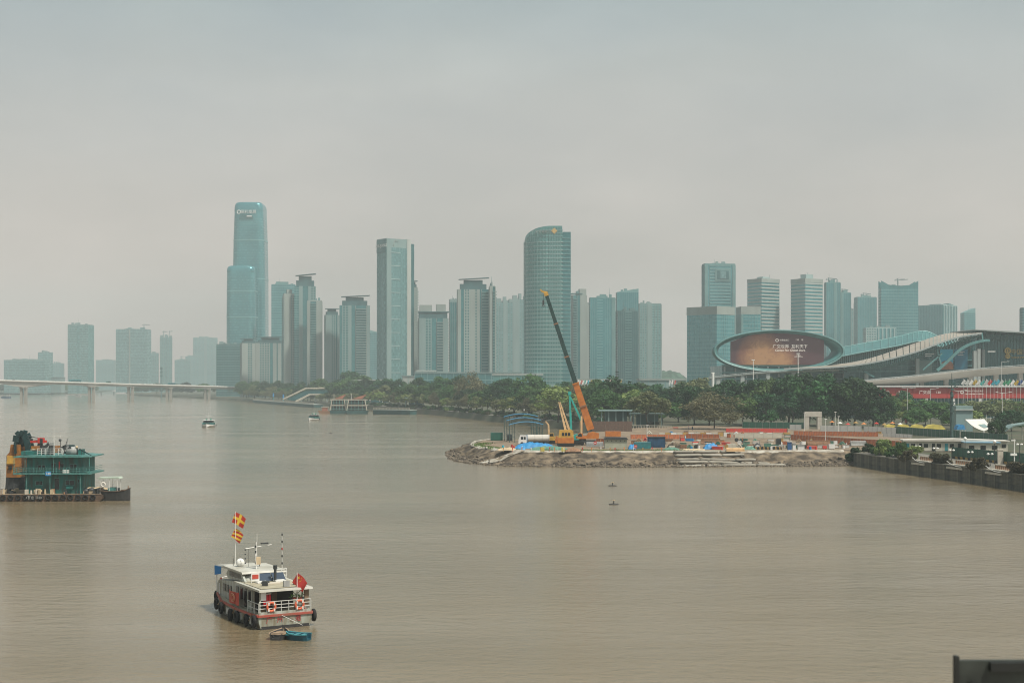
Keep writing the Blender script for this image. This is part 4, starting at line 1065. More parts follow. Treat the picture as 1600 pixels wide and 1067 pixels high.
KIND = {}
for kind, m, kw, words in (('banyan','leaf_dark',dict(clumps=60,per=120,leaf=.068,low=-.85,core=.62,cr0=.15,cr1=.28),'dark green dense'),('round','leaf_mid',dict(clumps=50,per=120,leaf=.075,low=-.7,core=.55),'mid green leafy'),
    ('spread','leaf_olive',dict(clumps=44,per=115,leaf=.075,low=-.5,core=.5,cr0=.15,cr1=.28),'pale olive spreading'),('brown','leaf_brown',dict(clumps=80,per=110,leaf=.045,low=-.9,core=.35,cr0=.16,cr1=.28),'brownish olive fine-leaved'),
    ('light','leaf_light',dict(clumps=40,per=100,leaf=.075,low=-.6,core=.45,cr0=.16,cr1=.26),'fresh light green'),('sparse','leaf_olive',dict(clumps=34,per=60,leaf=.07,low=-.4,core=.3,cr0=.14,cr1=.26),'thin airy olive')):
    KIND[kind] = ([crown_mesh('crown',m,seed=hash_ + 11*i,**kw) for i, hash_ in enumerate((1,2,3))], words)
TRUNKS = [trunk_mesh('trunk',i) for i in range(3)]
SHRUB = {k: [crown_mesh('foliage',m,clumps=16,per=110,leaf=.11,low=-.2,core=.3,cr0=.25,cr1=.42,seed=40+i) for i in range(2)] for k, m in (('dry','leaf_dry'),('mid','leaf_mid'),('olive','leaf_olive'),('dark','leaf_dark'),('light','leaf_light'))}
tid = [0]
def tree(label, px, pyt, Y, wpx, kind, group, depth=None, lift=.60, rzf=.42):
    i = tid[0]; tid[0] += 1
    H = Z(pyt,Y)-G; w = wpx*S(Y)
    r = thing('tree', label, 'tree', (X(px,Y),Y,G), random.uniform(0,6.28), group)
    c = put('crown', KIND[kind][0][i%3], r, (0,0,H*(1-rzf)-.02*H)); c.scale = (w*.62, (depth or w)*.62, H*rzf*1.06)
    t = put('trunk', TRUNKS[(i//3)%3], r); t.scale = (H*.9,H*.9,H*(.95))
    return r
SX = [q[0] for q in SHORE[2:]]; SYy = [q[1] for q in SHORE[2:]]
def shoreY(px): return float(np.interp(px, SX, SYy))
# rows behind the far promenade; labels count from the left within a row
def row(px0, px1, step, dY, h0, h1, w0, w1, kinds, rowname, group, seed):
    g = random.Random(seed); px = px0; i = 0
    while px < px1:
        Y = shoreY(px)+dY+g.uniform(-4,10); h = g.uniform(h0,h1); kd = g.choice(kinds); w = g.uniform(w0,w1)
        tree(f'{KIND[kd][1]} tree, {ordn(i)} from the left in the {rowname}', px, 600+(CAM_H-G-h)/S(Y), Y, w/S(Y), kd, group)
        px += step(px)*g.uniform(.8,1.25); i += 1
st_ = lambda m: (lambda px: m*FOC/ shoreY(px))
row(388,930, st_(7.2), 15, 9,13.5, 10,14.5, ['spread','spread','spread','brown','light'], 'row along the far promenade','trees lining the far promenade',1)
row(385,950, st_(10.5), 45, 14,19, 14,19, ['round','banyan','spread','banyan'], 'middle row behind the promenade','middle row of trees behind the promenade',2)
row(380,960, st_(14.5), 100, 20,25, 17,23, ['banyan','round','banyan'], 'tall back row behind the promenade','tall back row behind the promenade',3)
# trees beyond the bridge end
for i, (px,pyt,Y,w,k) in enumerate(((222,601,2640,22,'round'),(245,598,2560,24,'banyan'),(270,599,2450,20,'round'),(292,597,2380,24,'banyan'),(318,599,2300,22,'round'),(340,600,2240,20,'spread'),(362,599,2160,22,'banyan'))):
    tree(f'{KIND[k][1]} hazy tree, {ordn(i)} from the left beyond the bridge end', px,pyt,Y,w,k,'hazy trees beyond the bridge end')
for i in range(14):
    px = -10+i*12; tree(f'very hazy riverside tree, {ordn(i)} from the left on the far shore', px, 602-(i*7%5)*.7, 3010+max(0,(px-60))*4.2, 14+(i*5%7), 'round', 'very hazy trees on the far shore')
# single trees
TR = 'trees around the building site'
singles = [
 ('big brownish olive tree rising above the middle of the far canopy',736,581,990,52,'brown'),('dark tree with rounded top left of the brownish olive giant',690,592,1080,40,'banyan'),
 ('dark rounded tree behind the glass terminal roof',548,578,1520,44,'banyan'),('second dark tree behind the glass terminal roof, on its right',566,586,1500,34,'round'),
 ('dark tree immediately right of the brownish olive giant',786,592,930,46,'banyan'),('dark broad tree left of the crane boom base',826,596,860,50,'banyan'),
 ('large yellowish olive tree behind the teal drill rig',872,600,700,66,'light'),('yellowish olive tree right behind the orange boom section',905,597,730,54,'brown'),
 ('dark tree right of the orange boom section',934,604,690,44,'banyan'),('big dark round tree topped by a pointed conifer',965,589,700,72,'banyan'),
 ('dark tree behind the flat pavilion roofs',945,608,650,50,'round'),('pale olive umbrella tree above the pavilion',1012,609,610,58,'spread'),
 ('dark tree left of the pale olive patch under the oval screen',1060,598,690,56,'banyan'),('pale olive tree top in front of the thin footway',1092,588,760,52,'spread'),
 ('dark tree behind the big brownish olive tree',1085,601,650,54,'banyan'),('big brownish olive fine-leaved tree beside the red barriers',1116,612,585,88,'brown'),
 ('dark tree right above the big brownish olive tree',1140,592,660,60,'banyan'),('dark tree under the left of the display screen',1176,590,650,56,'banyan'),
 ('dark tree under the middle of the display screen',1204,591,640,54,'round'),('dark tree left of the highest dark treetop',1232,584,635,58,'banyan'),
 ('highest dark tree of the mass left of the concrete gate',1264,580,640,66,'banyan'),('huge dark tree behind the concrete gate',1300,583,625,74,'banyan'),
 ('dark broad tree right of the concrete gate',1335,588,620,70,'banyan'),('dark tree at the right shoulder of the dark mass',1364,600,610,56,'banyan'),
 ('low dark tree at the right foot of the dark mass',1380,620,600,40,'banyan'),('dark low tree in front left of the concrete gate',1238,610,628,46,'banyan'),
 ('dark low tree filling the middle of the mass',1195,612,625,48,'banyan'),('dark lower tree left in the dark mass',1160,615,625,46,'round'),
 ('small dark tree in front of the red banner left of the lamp',1410,609,690,34,'banyan'),('fresh light green tree beside the street lamp',1417,621,650,44,'light'),
 ('mid green tree below the red banner',1446,624,640,52,'round'),('mid green tree left of the dark utility pole',1472,628,645,46,'round'),
 ('dark shrubby tree behind the red sign',1508,630,640,46,'round'),('airy olive tree right of the utility pole',1530,622,620,56,'spread'),('light green tree between the utility pole and the white canopy',1516,640,600,34,'light'),('olive tree behind the airy olive ones at the right edge',1575,624,650,56,'round'),('mid green tree under the left end of the red banner',1392,618,650,44,'round'),('dark low tree behind the dark green fence at right',1580,640,560,44,'banyan'),('low light green tree left of the street lamp',1398,634,620,34,'light'),('mid green low tree between the yellow tents and the banner',1432,638,600,36,'round'),('mid green low tree before the grey concrete block',1488,642,590,34,'round'),
 ('airy olive tree behind the white canopy',1556,620,630,50,'sparse'),('airy olive tree at the right edge below the flags',1588,618,620,54,'sparse'),
 ('small dark tree on the right of the white canopy',1556,655,470,26,'banyan'),('olive tree behind the oval hall footway on its left',1064,594,900,40,'spread'),
 ('mid green tree left of the olive pavilion tree',985,618,640,40,'round'),('low mid green tree behind the pavilion',1035,622,640,44,'round'),
 ('dark tree at the left end of the dark mass',1108,604,640,46,'banyan'),('mid green tree rising behind the flat pavilion roofs',998,598,760,52,'round'),('dark tree behind the pale olive umbrella tree',1028,599,720,54,'banyan'),('mid green tree behind the drill rig mast',896,602,800,50,'round'),('dark tree between the boom and the conifer',925,600,780,44,'banyan'),('light green tree low right of the conifer',988,606,680,38,'light')]
for lab,px,pyt,Y,w,k in singles: tree(lab,px,pyt,Y,w,k,TR, rzf=.47 if k in ('banyan','brown') else .42)
# conifer with tiers of drooping branches
r = thing('conifer_tree','pointed tiered conifer top standing above the dark round tree','tree',(X(964,708),708,G))
H = Z(577,708)-G
MB().tube((0,0,0),(0,0,H),.35,.05,8).build('trunk','bark',r)
V = MB(); g = random.Random(3)
for k in range(14):
    z = H*(.35+.64*k/14); rr0 = (1-k/14.5)*5.2
    for i in range(9):
        a = 2*PI*i/9+k*.5
        for q in range(7):
            f = (q+.6)/7; c = Vector((math.cos(a)*rr0*f, math.sin(a)*rr0*f, z-.5*f*f+.5*f)); n = len(V.v); l = .45+.2*g.random(); t = Vector((math.cos(a+g.uniform(-1,1)),math.sin(a+g.uniform(-1,1)),g.uniform(-.2,.3)))*l; u = Vector((-t.y,t.x,g.uniform(-.2,.2)))*.6
            V.v += [tuple(c-t),tuple(c-u),tuple(c+t),tuple(c+u)]; V.f.append((n,n+1,n+2,n+3))
V.build('crown','leaf_dark',r)
# shrubs
def shrub(label, px, Y, wm, hm, kind, group, i=0, z=G, dm=None):
    r = thing('shrub', label, 'shrub', (X(px,Y),Y,z), random.uniform(0,3) if dm is None else 0, group)
    c = put('foliage', SHRUB[kind][i%2], r, (0,0,hm*.28)); c.scale = (wm*.5,(dm or wm)*.5,hm*.72); return r
i = 0; px = 640.0
while px < 862:
    shrub(f'round pale shrub on the promenade edge, {ordn(i)} from the left', px, shoreY(px)+1.6, 3.4, 2.3, ['olive','dry','light'][i%3], 'shrubs on the promenade edge', i); px += 5.4*FOC/shoreY(px)*1.0; i += 1

i = 0; px = 560.0
while px < 940:
    shrub(f'dark hedge shrub under the promenade trees, {ordn(i)} from the left', px, shoreY(px)+13, 9, 3.2, ['dark','mid'][i%2], 'hedge under the promenade trees', i); px += 6.5*FOC/shoreY(px); i += 1
# ------------------------------------------------------------------ river wall, walk and its furniture
mat('stone_light', (.50,.46,.38), .85, var=.15, scale=.8); mat('rail_rust', (.24,.13,.07), .7, var=.25, scale=2)
mat('hoarding_green', (.010,.085,.055), .5, var=.25, scale=.5, stretch=(3,3,.4)); mat('stripe_black', (.02,.02,.02), .7); mat('stripe_yellow', (.42,.26,.08), .7, var=.2)
rwall = thing('river_wall','dark weathered stone river wall at lower right','wall',(X(1340,384),384,0)); O = Vector(rwall.location)
wpts = resample(WL, 5.5)
for a, c in zip(wpts, wpts[1:]):
    d = (c-a).normalized(); rz = math.atan2(d.y,d.x); ln = (c-a).length; mid = (a+c)/2
    for k,(z0,z1,pr) in enumerate(((-1.2,1.1,.0),(1.14,2.3,.03),(2.34,G-.25,.0))):
        q = MB().cbox((0,0,0),(ln-.06,.8+pr*2,z1-z0)); q.build('wall_block','wall_stone',rwall,loc=(mid.x-O.x,mid.y-O.y,(z0+z1)/2),rz=rz)
    MB().cbox((0,0,0),(ln-.03,1.1,.3)).build('coping_stone','wall_stone',rwall,loc=(mid.x-O.x,mid.y-O.y,G-.08),rz=rz)
def wall_at(px, inland=0.0):
    for a, c in zip(WALL, WALL[1:]):
        if a[0] <= px <= c[0]:
            f = (px-a[0])/(c[0]-a[0]); Y = a[1]+(c[1]-a[1])*f; p0 = Vector(P2(a)); p1 = Vector(P2(c)); t = (p1-p0).normalized()
            q = p0+(p1-p0)*f + Vector((-t.y,t.x))*inland; return q, math.atan2(t.y,t.x)
# overhanging dry shrubs on the wall, white landing steps with rails between them
for i,(px,w) in enumerate(((1417,6.4),(1467,7.4),(1527,7.8),(1590,9),(1650,8))):
    q, rz = wall_at(px,.7); r = shrub(f'dry brown-green shrub spilling over the river wall, {ordn(i)} from the left',800,1,w,3.4,'dry','shrubs spilling over the river wall',i,dm=4.6); r.location = (q.x,q.y,G-.7); r.rotation_euler[2] = rz
for i,(p0,p1) in enumerate(((1430,1450),(1484,1507),(1546,1570),(1610,1634))):
    a, rz = wall_at(p0,.2); c, _ = wall_at(p1,.2); ln = (c-a).length
    r = thing('landing_step', f'white stone landing with brown railing on the river wall, {ordn(i)} from the left','landing',(a.x,a.y,G),rz,'landings on the river wall')
    MB().box(0,ln,-.9,1.6,-.75,-.3).build('lower_slab','stone_light',r); MB().box(0,ln,.2,2.2,-.2,.25).build('upper_slab','stone_light',r)
    b = MB(); n = int(ln/.9)
    for k in range(n+1): MB().box(ln*k/n-.16,ln*k/n+.16,1.5,1.75,.25,1.05).build('baluster','rail_rust',r)
    MB().box(0,ln,1.45,1.8,1.06,1.25).build('rail','stone_light',r)
    MB().path([(0,-.7,.9),(ln*.3,-.75,.3),(ln*.6,-.8,0),(ln,-.8,-.1)],.07,5).build('handrail','metal_white',r)
for i in range(14):
    q, rz = wall_at(1346+i*7.5 if i < 7 else 1346+i*7.5, 2.2+ (i*37%10)*.35)
    k = ['dark','mid','mid','light'][i%4]
    if 1346+i*7.5 < 1402: r = shrub(f'leafy green shrub behind the wall corner, {ordn(i)} from the left',800,1,4.2+i%3,3.0+(i*13%5)*.4,k,'shrubs at the wall corner',i); r.location = (q.x,q.y,G)
r = shrub('dark bush hanging at the meeting of earth bank and river wall',1338,388,5.5,4.2,'dark','shrubs at the wall corner',1,z=.8)
# white globe lamps on black posts
def globe_lamp(label, px, pyt, Y, twin, group, h=None):
    h = h or Z(pyt,Y)-G
    r = thing('globe_lamp', label, 'lamp', (X(px,Y),Y,G), 0, group)
    MB().tube((0,0,0),(0,0,h),.09,.06,6).tube((0,0,0),(0,0,.5),.16,.12,6).build('post','metal_dark',r)
    if twin:
        MB().tube((-.45,0,h),(.45,0,h),.04,.04,5).build('arm','metal_dark',r)
        for d in (-.45,.45): MB().ball((d,0,h+.12),.34,8,5,.7).build('globe','lamp_white',r,True)
    else: MB().ball((0,0,h+.3),.42,10,6).build('globe','lamp_white',r,True)
    return r
mat('lamp_white', (.80,.80,.76), .35, var=.03)
for i,(px,pyt,Y,tw) in enumerate(((1385,693,372,0),(1409,696,364,1),(1434,698,357,1),(1462,701,347,1),(1487,704,340,1),(1508,687,352,0),(1516,707,332,1),(1547,710,322,1),(1554,692,330,0),(1593,695,318,1))):
    globe_lamp(f'white globe lamp on black post along the river walk, {ordn(i)} from the left',px,pyt,Y,tw,'globe lamps along the river walk')
mesh_cache = {}
px = 578.0; i = 0
proto = None
while px < 866:
    Y = shoreY(px)+4.5
    lab = f'white globe lamp in the far promenade row, {ordn(i)} from the left'
    if proto is None: proto = globe_lamp(lab,px,0,Y,False,'lamps of the far promenade',h=4.3); proto.children[1].scale = (1.5,1.5,1.5); proto.children[1].location = (0,0,-2.1)  # far globes enlarged, their bloom is put into the size
    else:
        c = copy_tree(proto); c.location = (X(px,Y),Y,G); c['label'] = lab
    px += 9.0*(FOC/Y)*.93; i += 1
nl = i
cctv = thing('camera_pole','white pole with camera arms at the right edge of the river walk','pole',(X(1585,312),312,G)); h = Z(686,312)-G
MB().tube((0,0,0),(0,0,h),.14,.12,8).build('post','metal_white',cctv); MB().box(-.7,.2,-.12,.12,h-.4,h-.15).build('camera_arm','metal_white',cctv); MB().box(-.9,.5,-.25,.25,h-3.6,h-3.1).build('lamp_box','metal_white',cctv)
# green hoarding behind the walk
hp = [wall_at(px,14.5)[0] for px in (1400,1450,1500,1550,1600,1660)]
hd = thing('site_hoarding','dark green metal hoarding behind the river walk','fence',(hp[0].x,hp[0].y,G)); O = Vector(hd.location)
hs = resample([tuple(v) for v in hp], 2.4); hh = 2.9
for i,(a,c) in enumerate(zip(hs,hs[1:])):
    d = c-a; rz = math.atan2(d.y,d.x)
    MB().cbox((0,0,hh/2),(d.length-.05,.09,hh)).build('hoarding_panel','hoarding_green',hd,loc=((a.x+c.x)/2-O.x,(a.y+c.y)/2-O.y,0),rz=rz)
    MB().tube((0,0,0),(0,0,hh+.1),.07,.07,5).build('post','metal_dark',hd,loc=(a.x-O.x,a.y-O.y-.1,0))
kb = thing('striped_kerb','black and yellow striped concrete kerb along the green hoarding','kerb',(hp[0].x,hp[0].y-1,G)); O = Vector(kb.location)
for i,(a,c) in enumerate(zip(hs,hs[1:])):
    d = c-a; rz = math.atan2(d.y,d.x)
    for k in range(2):
        m_ = a.lerp(c,.25+.5*k); MB().slab([(-d.length*.25+.02+.2,0),(d.length*.25-.02+.2,0),(d.length*.25-.2,.65),(-d.length*.25-.18,.65)],-.2,.2).build('kerb_block',('stripe_black','stripe_yellow')[k],kb,loc=(m_.x-O.x,m_.y-O.y-.9,0),rz=rz)
q,_ = wall_at(1480,13.5); MB().box(-.6,.6,-.4,.4,0,3.3); tag(MB().box(-.6,.6,-.4,.4,0,3.2).box(-.7,.7,-.5,.5,3.2,3.45).build('gate_pillar','stone_light',None,loc=(q.x,q.y,G)),'plain beige pillar in the green hoarding','pillar')
q,_ = wall_at(1541,13.6); r = thing('warning_board','small orange warning board on the green hoarding','sign',(q.x,q.y,G)); MB().box(-.8,.8,-.05,.05,.9,2.2).build('board','stripe_yellow',r); MB().tube((0,.1,0),(0,.1,1),.05,.05,5).build('post','metal_dark',r)
q,_ = wall_at(1594,11); cab = thing('rusty_cabin','brown corrugated cabin at the right edge behind the walk','cabin',(q.x,q.y,G)); 
for k in range(10): MB().box(k*.5,k*.5+.44,0,4,0,4.2).build('wall_rib','rail_rust',cab)
MB().box(-.2,5.2,-.2,4.2,4.2,4.4).build('roof','metal_dark',cab)

# ------------------------------------------------------------------ site offices and buildings behind the hoarding
mat('cabin_cream', (.50,.48,.40), .6, var=.1, scale=.5); mat('cabin_roof', (.55,.52,.46), .6, var=.12, scale=.3); mat('blue_roof', (.20,.36,.46), .5, var=.1)
r = thing('site_office','long cream site office of joined cabins behind the green hoarding','building',(X(1413,392),392,G),R(-7)); s = S(392)
for i in range(8):
    x0 = i*3.45; c = MB().box(x0+.04,x0+3.40,0,5.5,.2,2.9).build('cabin','cabin_cream',r)
    MB().box(x0+.5,x0+1.3,-.06,.02,.3,2.3).build('door','window_dark' if i%3 else 'paint_teal',c); MB().box(x0+1.8,x0+2.9,-.06,.02,1.2,2.2).build('window','window_dark',c)
MB().slab([(-.4,2.92),(28,2.92),(28,3.15),(14,3.6),(-.4,3.25)],-.6,6.2).build('roof','cabin_roof',r)
for i,(p0,p1,Y,lab,m2) in enumerate(((1508,1560,385,'low cream office cabin with pale blue roof edge behind the hoarding','blue_roof'),)):
    r = thing('site_cabin',lab,'building',(X(p0,Y),Y,G),R(-8)); w = (p1-p0)*S(Y)
    MB().box(0,w,0,5,0,2.7).build('wall','cabin_cream',r); MB().box(-.3,w+.3,-.5,5.3,2.7,2.95).build('roof',m2,r)
    for k in range(3): MB().box(1+k*3,2.4+k*3,-.05,.03,.9,2.0).build('window','window_dark',r)
r = thing('grey_block','plain grey concrete block half hidden right of the utility pole','building',(X(1494,560),560,G)); s = S(560)
MB().box(0,26*s,0,8,0,Z(634,560)-G).build('wall','conc_grey',r); MB().box(-.4,27*s,-.6,8.4,Z(641,560)-G,Z(640,560)-G+.2).build('ledge','conc_pale',r)
mat('membrane', (.68,.66,.60), .6, var=.06)
r = thing('tensile_canopy','white sloping fabric canopy with grey inset behind the site offices','canopy',(X(1530,500),500,G)); s = S(500)
cp = lambda px,py,Y: (X(px,Y)-X(1530,500), Y-500, Z(py,Y)-G)
gr_ = []
A_,B_,C_,D_ = (Vector(cp(*q)) for q in ((1508,655,510),(1538,654.5,520),(1556,667,508),(1537,673,492)))
for i in range(9):
    gr_.append([tuple(A_.lerp(B_,j/8).lerp(D_.lerp(C_,j/8),i/8)-Vector((0,0,.9*math.sin(PI*i/8)*.8))) for j in range(9)])
b = MB().grid(gr_[::-1]); n = len(b.v); b.v += [(x,y,z-.12) for x,y,z in b.v]; b.f += [tuple(q+n for q in reversed(f)) for f in b.f]; b.build('membrane','membrane',r,True)
gi = [[tuple(Vector(gr_[i][j])+Vector((0,-.06,.12))) for j in range(3,7)] for i in range(3,7)]; MB().grid(gi[::-1]).build('inset','conc_grey',r)
for q in (A_,B_,C_,D_): MB().tube((q.x,q.y,0),tuple(q),.12,.1,6).build('mast','metal_white',r)
r = thing('grey_canopy','grey sloping shelter roof at the right edge behind the white canopy','canopy',(X(1590,470),470,G)); s = S(470)
b = MB(); b.slab([(-24*s,Z(675,470)-G),(-6*s,Z(664,470)-G),(20*s,Z(660,470)-G),(20*s,Z(662,470)-G),(-6*s,Z(666,470)-G),(-24*s,Z(677,470)-G)],0,6); b.build('roof','conc_grey',r)
for x in (-20,-4,12): MB().tube((x*s,3,0),(x*s,3,Z(674 if x < -10 else 666,470)-G),.12,.12,6).build('post','metal_grey',r)
# tents, boxes, signs in the yard behind
mat('tent_yellow', (.55,.46,.10), .7, var=.15, scale=.5); mat('tent_orange', (.60,.22,.06), .7, var=.12); mat('tarp_blue', (.03,.27,.55), .55, col2=(.02,.18,.42), scale=1.2); mat('tarp_green', (.13,.27,.20), .8, col2=(.07,.17,.13), scale=1.5); mat('sign_red', (.50,.04,.03), .5, var=.08)
for i,(p0,p1,m2,lab) in enumerate(((1383,1403,'tent_yellow','pale yellow market tent left of the row'),(1404,1424,'tent_yellow','pale yellow market tent in the middle of the row'),(1425,1446,'tent_yellow','pale yellow market tent below the mid green tree'),(1447,1478,'tent_yellow','long bright yellow market tent left of the utility pole'),(1495,1510,'tarp_blue','small blue market tent right of the utility pole'))):
    Y = 555; r = thing('market_tent',lab,'tent',(X(p0,Y),Y,G)); w = (p1-p0)*S(Y)-.2; z = Z(671,Y)-G; z2 = Z(663,Y)-G
    b = MB(); b.slab([(0,z),(w,z),(w,z+.3),(w*.8,z2-.3),(w*.5,z2),(w*.2,z2-.3),(0,z+.3)],0,4); b.build('roof',m2,r,False)
    for x in (.1,w-.1):
        for y in (.1,3.9): MB().tube((x,y,0),(x,y,z),.06,.06,5).build('pole','metal_white',r)
for px,py,w,h,Y,m2,lab in ((1441,673,28,5,520,'tent_orange','long orange container box below the yellow tents'),(1416,657,4,7,600,'sign_red','tall red sign board beside the street lamp'),(1497,656,10,7,585,'sign_red','red sign board beside the utility pole'),(1056,671,8,7,600,'sign_red','red cabinet left of the big brownish olive tree')):
    r = thing('sign_board' if 'sign' in lab else 'container_box',lab,'sign' if 'sign' in lab else 'container',(X(px,Y),Y,G)); s = S(Y); z1 = Z(py-h/2,Y)-G; z0 = max(.1,Z(py+h/2,Y)-G)
    MB().box(-w/2*s,w/2*s,0,.4 if 'sign' in lab else 2.4,z0,z1).build('panel',m2,r); 
    for d in (-.4,.4): MB().box(d*w*s-.1,d*w*s+.1,.1,.3,0,z0).build('post','metal_dark',r)
# colourful umbrellas and stalls under the trees
for i in range(10):
    px = 1300+i*11.4+(i*31%5); Y = 610-(i*17%40); m2 = ['tent_orange','paint_white','sign_red','stripe_yellow'][i%4]; cw = ['orange','white','red','ochre'][i%4]
    r = thing('parasol',f'{cw} parasol under the trees behind the white boards, {ordn(i)} from the left','parasol',(X(px,Y),Y,G),0,'parasols behind the white boards')
    MB().tube((0,0,0),(0,0,2.6),.05,.05,5).build('pole','metal_white',r); MB().tube((0,0,2.2),(0,0,2.9),1.15,.08,8).build('shade',m2,r)

# poles and street lamps
r = thing('utility_pole','tall dark utility pole with cross arms at right','pole',(X(1487,425),425,G)); s = S(425); hh = Z(612,425)-G; h2 = Z(583,425)-G
mat('steel_pole', (.045,.09,.085), .6, var=.2, scale=1)
MB().tube((0,0,0),(0,0,hh),.50,.40,10).build('pole','steel_pole',r); MB().tube((0,0,hh),(0,0,h2),.13,.06,6).build('spike','steel_pole',r)
for k,(py,l) in enumerate(((598,1.6),(606,1.8),(616,1.0),(628,1.0),(640,.8))):
    z = Z(py,425)-G; MB().beam((-l*.6,0,z),(l,0,z+.3*(k == 1)),.22,.22).build('cross_arm','steel_pole',r); MB().box(-.45,.45,-.6,-.4,z-.8,z-.2).build('switch_box','steel_pole',r)
MB().beam((.3,0,Z(606,425)-G),(2.6,0,Z(597,425)-G),.2,.25).build('lamp_arm','steel_pole',r)
for i,(px,pyt,Y,two) in enumerate(((1418,606,640,1),(1454,607,650,0),(1497,610,600,1),(1566,613,560,1),(1565,565,690,0),(1305,644,560,0),(1257,646,560,0),(1310,651,520,0),(1011,665,440,0),(1290,655,440,0))):
    r = thing('street_lamp',f'slim pale lamp pole, {["beside the light green tree","behind the mid green trees","right of the utility pole","right of the white canopy","tall before the halls at the right edge","right of the concrete gate","left of the concrete gate","among the parasols","beside the small grey shed","among the orange barriers"][i]}','lamp',(X(px,Y),Y,G),0,'lamp poles around the site'); h = Z(pyt,Y)-G
    MB().tube((0,0,0),(0,0,h),.14 if i < 5 else .10,.08,6).build('post','metal_white',r)
    for d in ((-1,1) if two else (1,)):
        if i < 5: MB().beam((0,0,h-.3),(d*(3.4 if d > 0 else 2.2),0,h+.1),.12,.12).build('arm','metal_white',r); MB().box(d*3.2-.5 if d > 0 else -2.6,d*3.2+.5 if d > 0 else -1.8,-.18,.18,h+.02,h+.22).build('lamp_head','metal_white',r)
    if i >= 5: MB().box(-.3,.5,-.15,.15,h,h+.2).build('lamp_head','metal_white',r)

# ------------------------------------------------------------------ gate, pavilions, boards
mat('gate_conc', (.42,.40,.35), .85, var=.12, scale=.5)
Y = 585; s = S(Y); r = thing('concrete_gate','plain concrete portal gate before the dark trees','gate',(X(1271,Y),Y,G)); h = Z(643,Y)-G
MB().box(-13*s,-6.5*s,0,2.2,0,h-8*s).build('jamb','gate_conc',r); MB().box(6.5*s,13*s,0,2.2,0,h-8*s).build('jamb','gate_conc',r); MB().box(-13.2*s,13.2*s,-.1,2.3,h-8*s+.02,h).build('lintel','gate_conc',r)
MB().box(13*s,26*s,.2,1.8,0,1.4).build('low_wall','gate_conc',r)
def pavilion(label, p0, p1, pyt, Y, n):
    s = S(Y); w = (p1-p0)*s; h = Z(pyt,Y)-G; r = thing('pavilion',label,'pavilion',(X(p0,Y),Y,G))
    MB().box(-1.2,w+1.2,-1,9,h-.5,h).build('roof','conc_grey',r); MB().box(w*.15,w*.9,4,8,0,h-.52).build('rear_room','conc_dark',r)
    for k in range(n): MB().box(w*k/(n-1)-.25,w*k/(n-1)+.25,.2,.7,0,h-.52).build('column','conc_grey',r)
    MB().box(w*.5,w*.95,3.4,3.9,.9,2.2).build('window','window_dark',r)
pavilion('flat-roofed riverside pavilion left of the pale olive tree',940,985,640.5,625,5); pavilion('lower flat-roofed pavilion under the pale olive tree',990,1034,646,615,5)
pavilion('small flat canopy among the trees on the far promenade',634,662,621,1110,3)
mat('brick_brown', (.12,.075,.055), .85, var=.2, scale=1.5)
r = thing('brown_wall','low brown wall in front of the pavilions','wall',(X(925,560),560,G),R(-3)); 
for k in range(9): MB().box(k*1.75+.02,k*1.75+1.73,0,.5,0,Z(658,560)-G).build('wall_panel','brick_brown',r)
def fence(name, label, p0, Y0, p1, Y1, h, pw, m2, post='metal_grey', gap=.06, z0=.1, cat='barrier', group=None, alt=None, th=.08):
    a = Vector((X(p0,Y0),Y0)); c = Vector((X(p1,Y1),Y1)); d = c-a; n = max(1,round(d.length/pw)); w = d.length/n
    r = thing(name,label,cat,(a.x,a.y,G+.04),math.atan2(d.y,d.x),group); ms = {}
    for k in range(n):
        m3 = alt[k%len(alt)] if alt else m2
        if m3 not in ms: ms[m3] = MB().box(gap/2,w-gap/2,-th/2,th/2,z0,h).mesh('panel',m3)
        put('panel',ms[m3],r,(k*w,0,0))
    pm = MB().box(-.04,.04,-.10,.06,0,h+.08).mesh('post',post)
    for k in range(n+1): put('post',pm,r,(k*w,0,0))
    return r
mat('orange_net', (.55,.17,.06), .7, col2=(.26,.09,.05), scale=1.1, stretch=(2,2,.5)); mat('barrier_red', (.55,.06,.045), .5, var=.15, scale=1); mat('board_white', (.66,.66,.63), .5, var=.08); mat('board_blue', (.03,.10,.25), .5)
def boards(label, p0, Y0, p1, Y1, h, group=None):
    r = fence('board_fence',label,p0,Y0,p1,Y1,h,2.6,'board_white',group=group,cat='fence')
    return r
boards('white site boards left of the concrete gate steps',1234,575,1252,572,2.2,'white site boards'); boards('white site boards right of the concrete gate',1282,558,1346,548,2.4,'white site boards'); boards('white site boards below the pale tents',1350,545,1400,528,2.4,'white site boards')
fence('dark_fence','dark green mesh fence below the yellow tents',1398,530,1500,480,2.8,3,'hoarding_green',cat='fence'); fence('dark_fence','dark green mesh fence in front of the dark trees',1160,600,1256,590,2.6,3,'hoarding_green',cat='fence')
fence('dark_fence','dark green mesh fence right of the utility pole',1502,470,1575,440,3.0,3,'hoarding_green',cat='fence')
fence('red_barrier','row of red plastic barriers beside the big brownish olive tree',1134,548,1230,545,1.5,1.5,'barrier_red',group='site barriers',th=.4)
fence('white_barrier','row of cream barrier panels in the middle of the site',1148,488,1222,486,1.7,3.0,'cabin_cream',group='site barriers')
fence('orange_barrier','orange net barrier right of the grey mattress tubes, long front run',1236,470,1345,432,1.9,1.8,'orange_net',group='site barriers')
fence('orange_barrier','orange net barrier further back below the white boards',1240,512,1372,500,1.7,1.8,'orange_net',group='site barriers')
fence('orange_barrier','orange net barrier in front of the cream site office',1345,430,1412,412,2.0,1.8,'orange_net',group='site barriers')
fence('orange_barrier','orange net barrier left of the cream panels',1072,475,1124,470,2.0,1.8,'orange_net',group='site barriers')
fence('orange_barrier','orange net barrier behind the small grey shed',985,478,1070,478,1.6,1.8,'orange_net',group='site barriers')
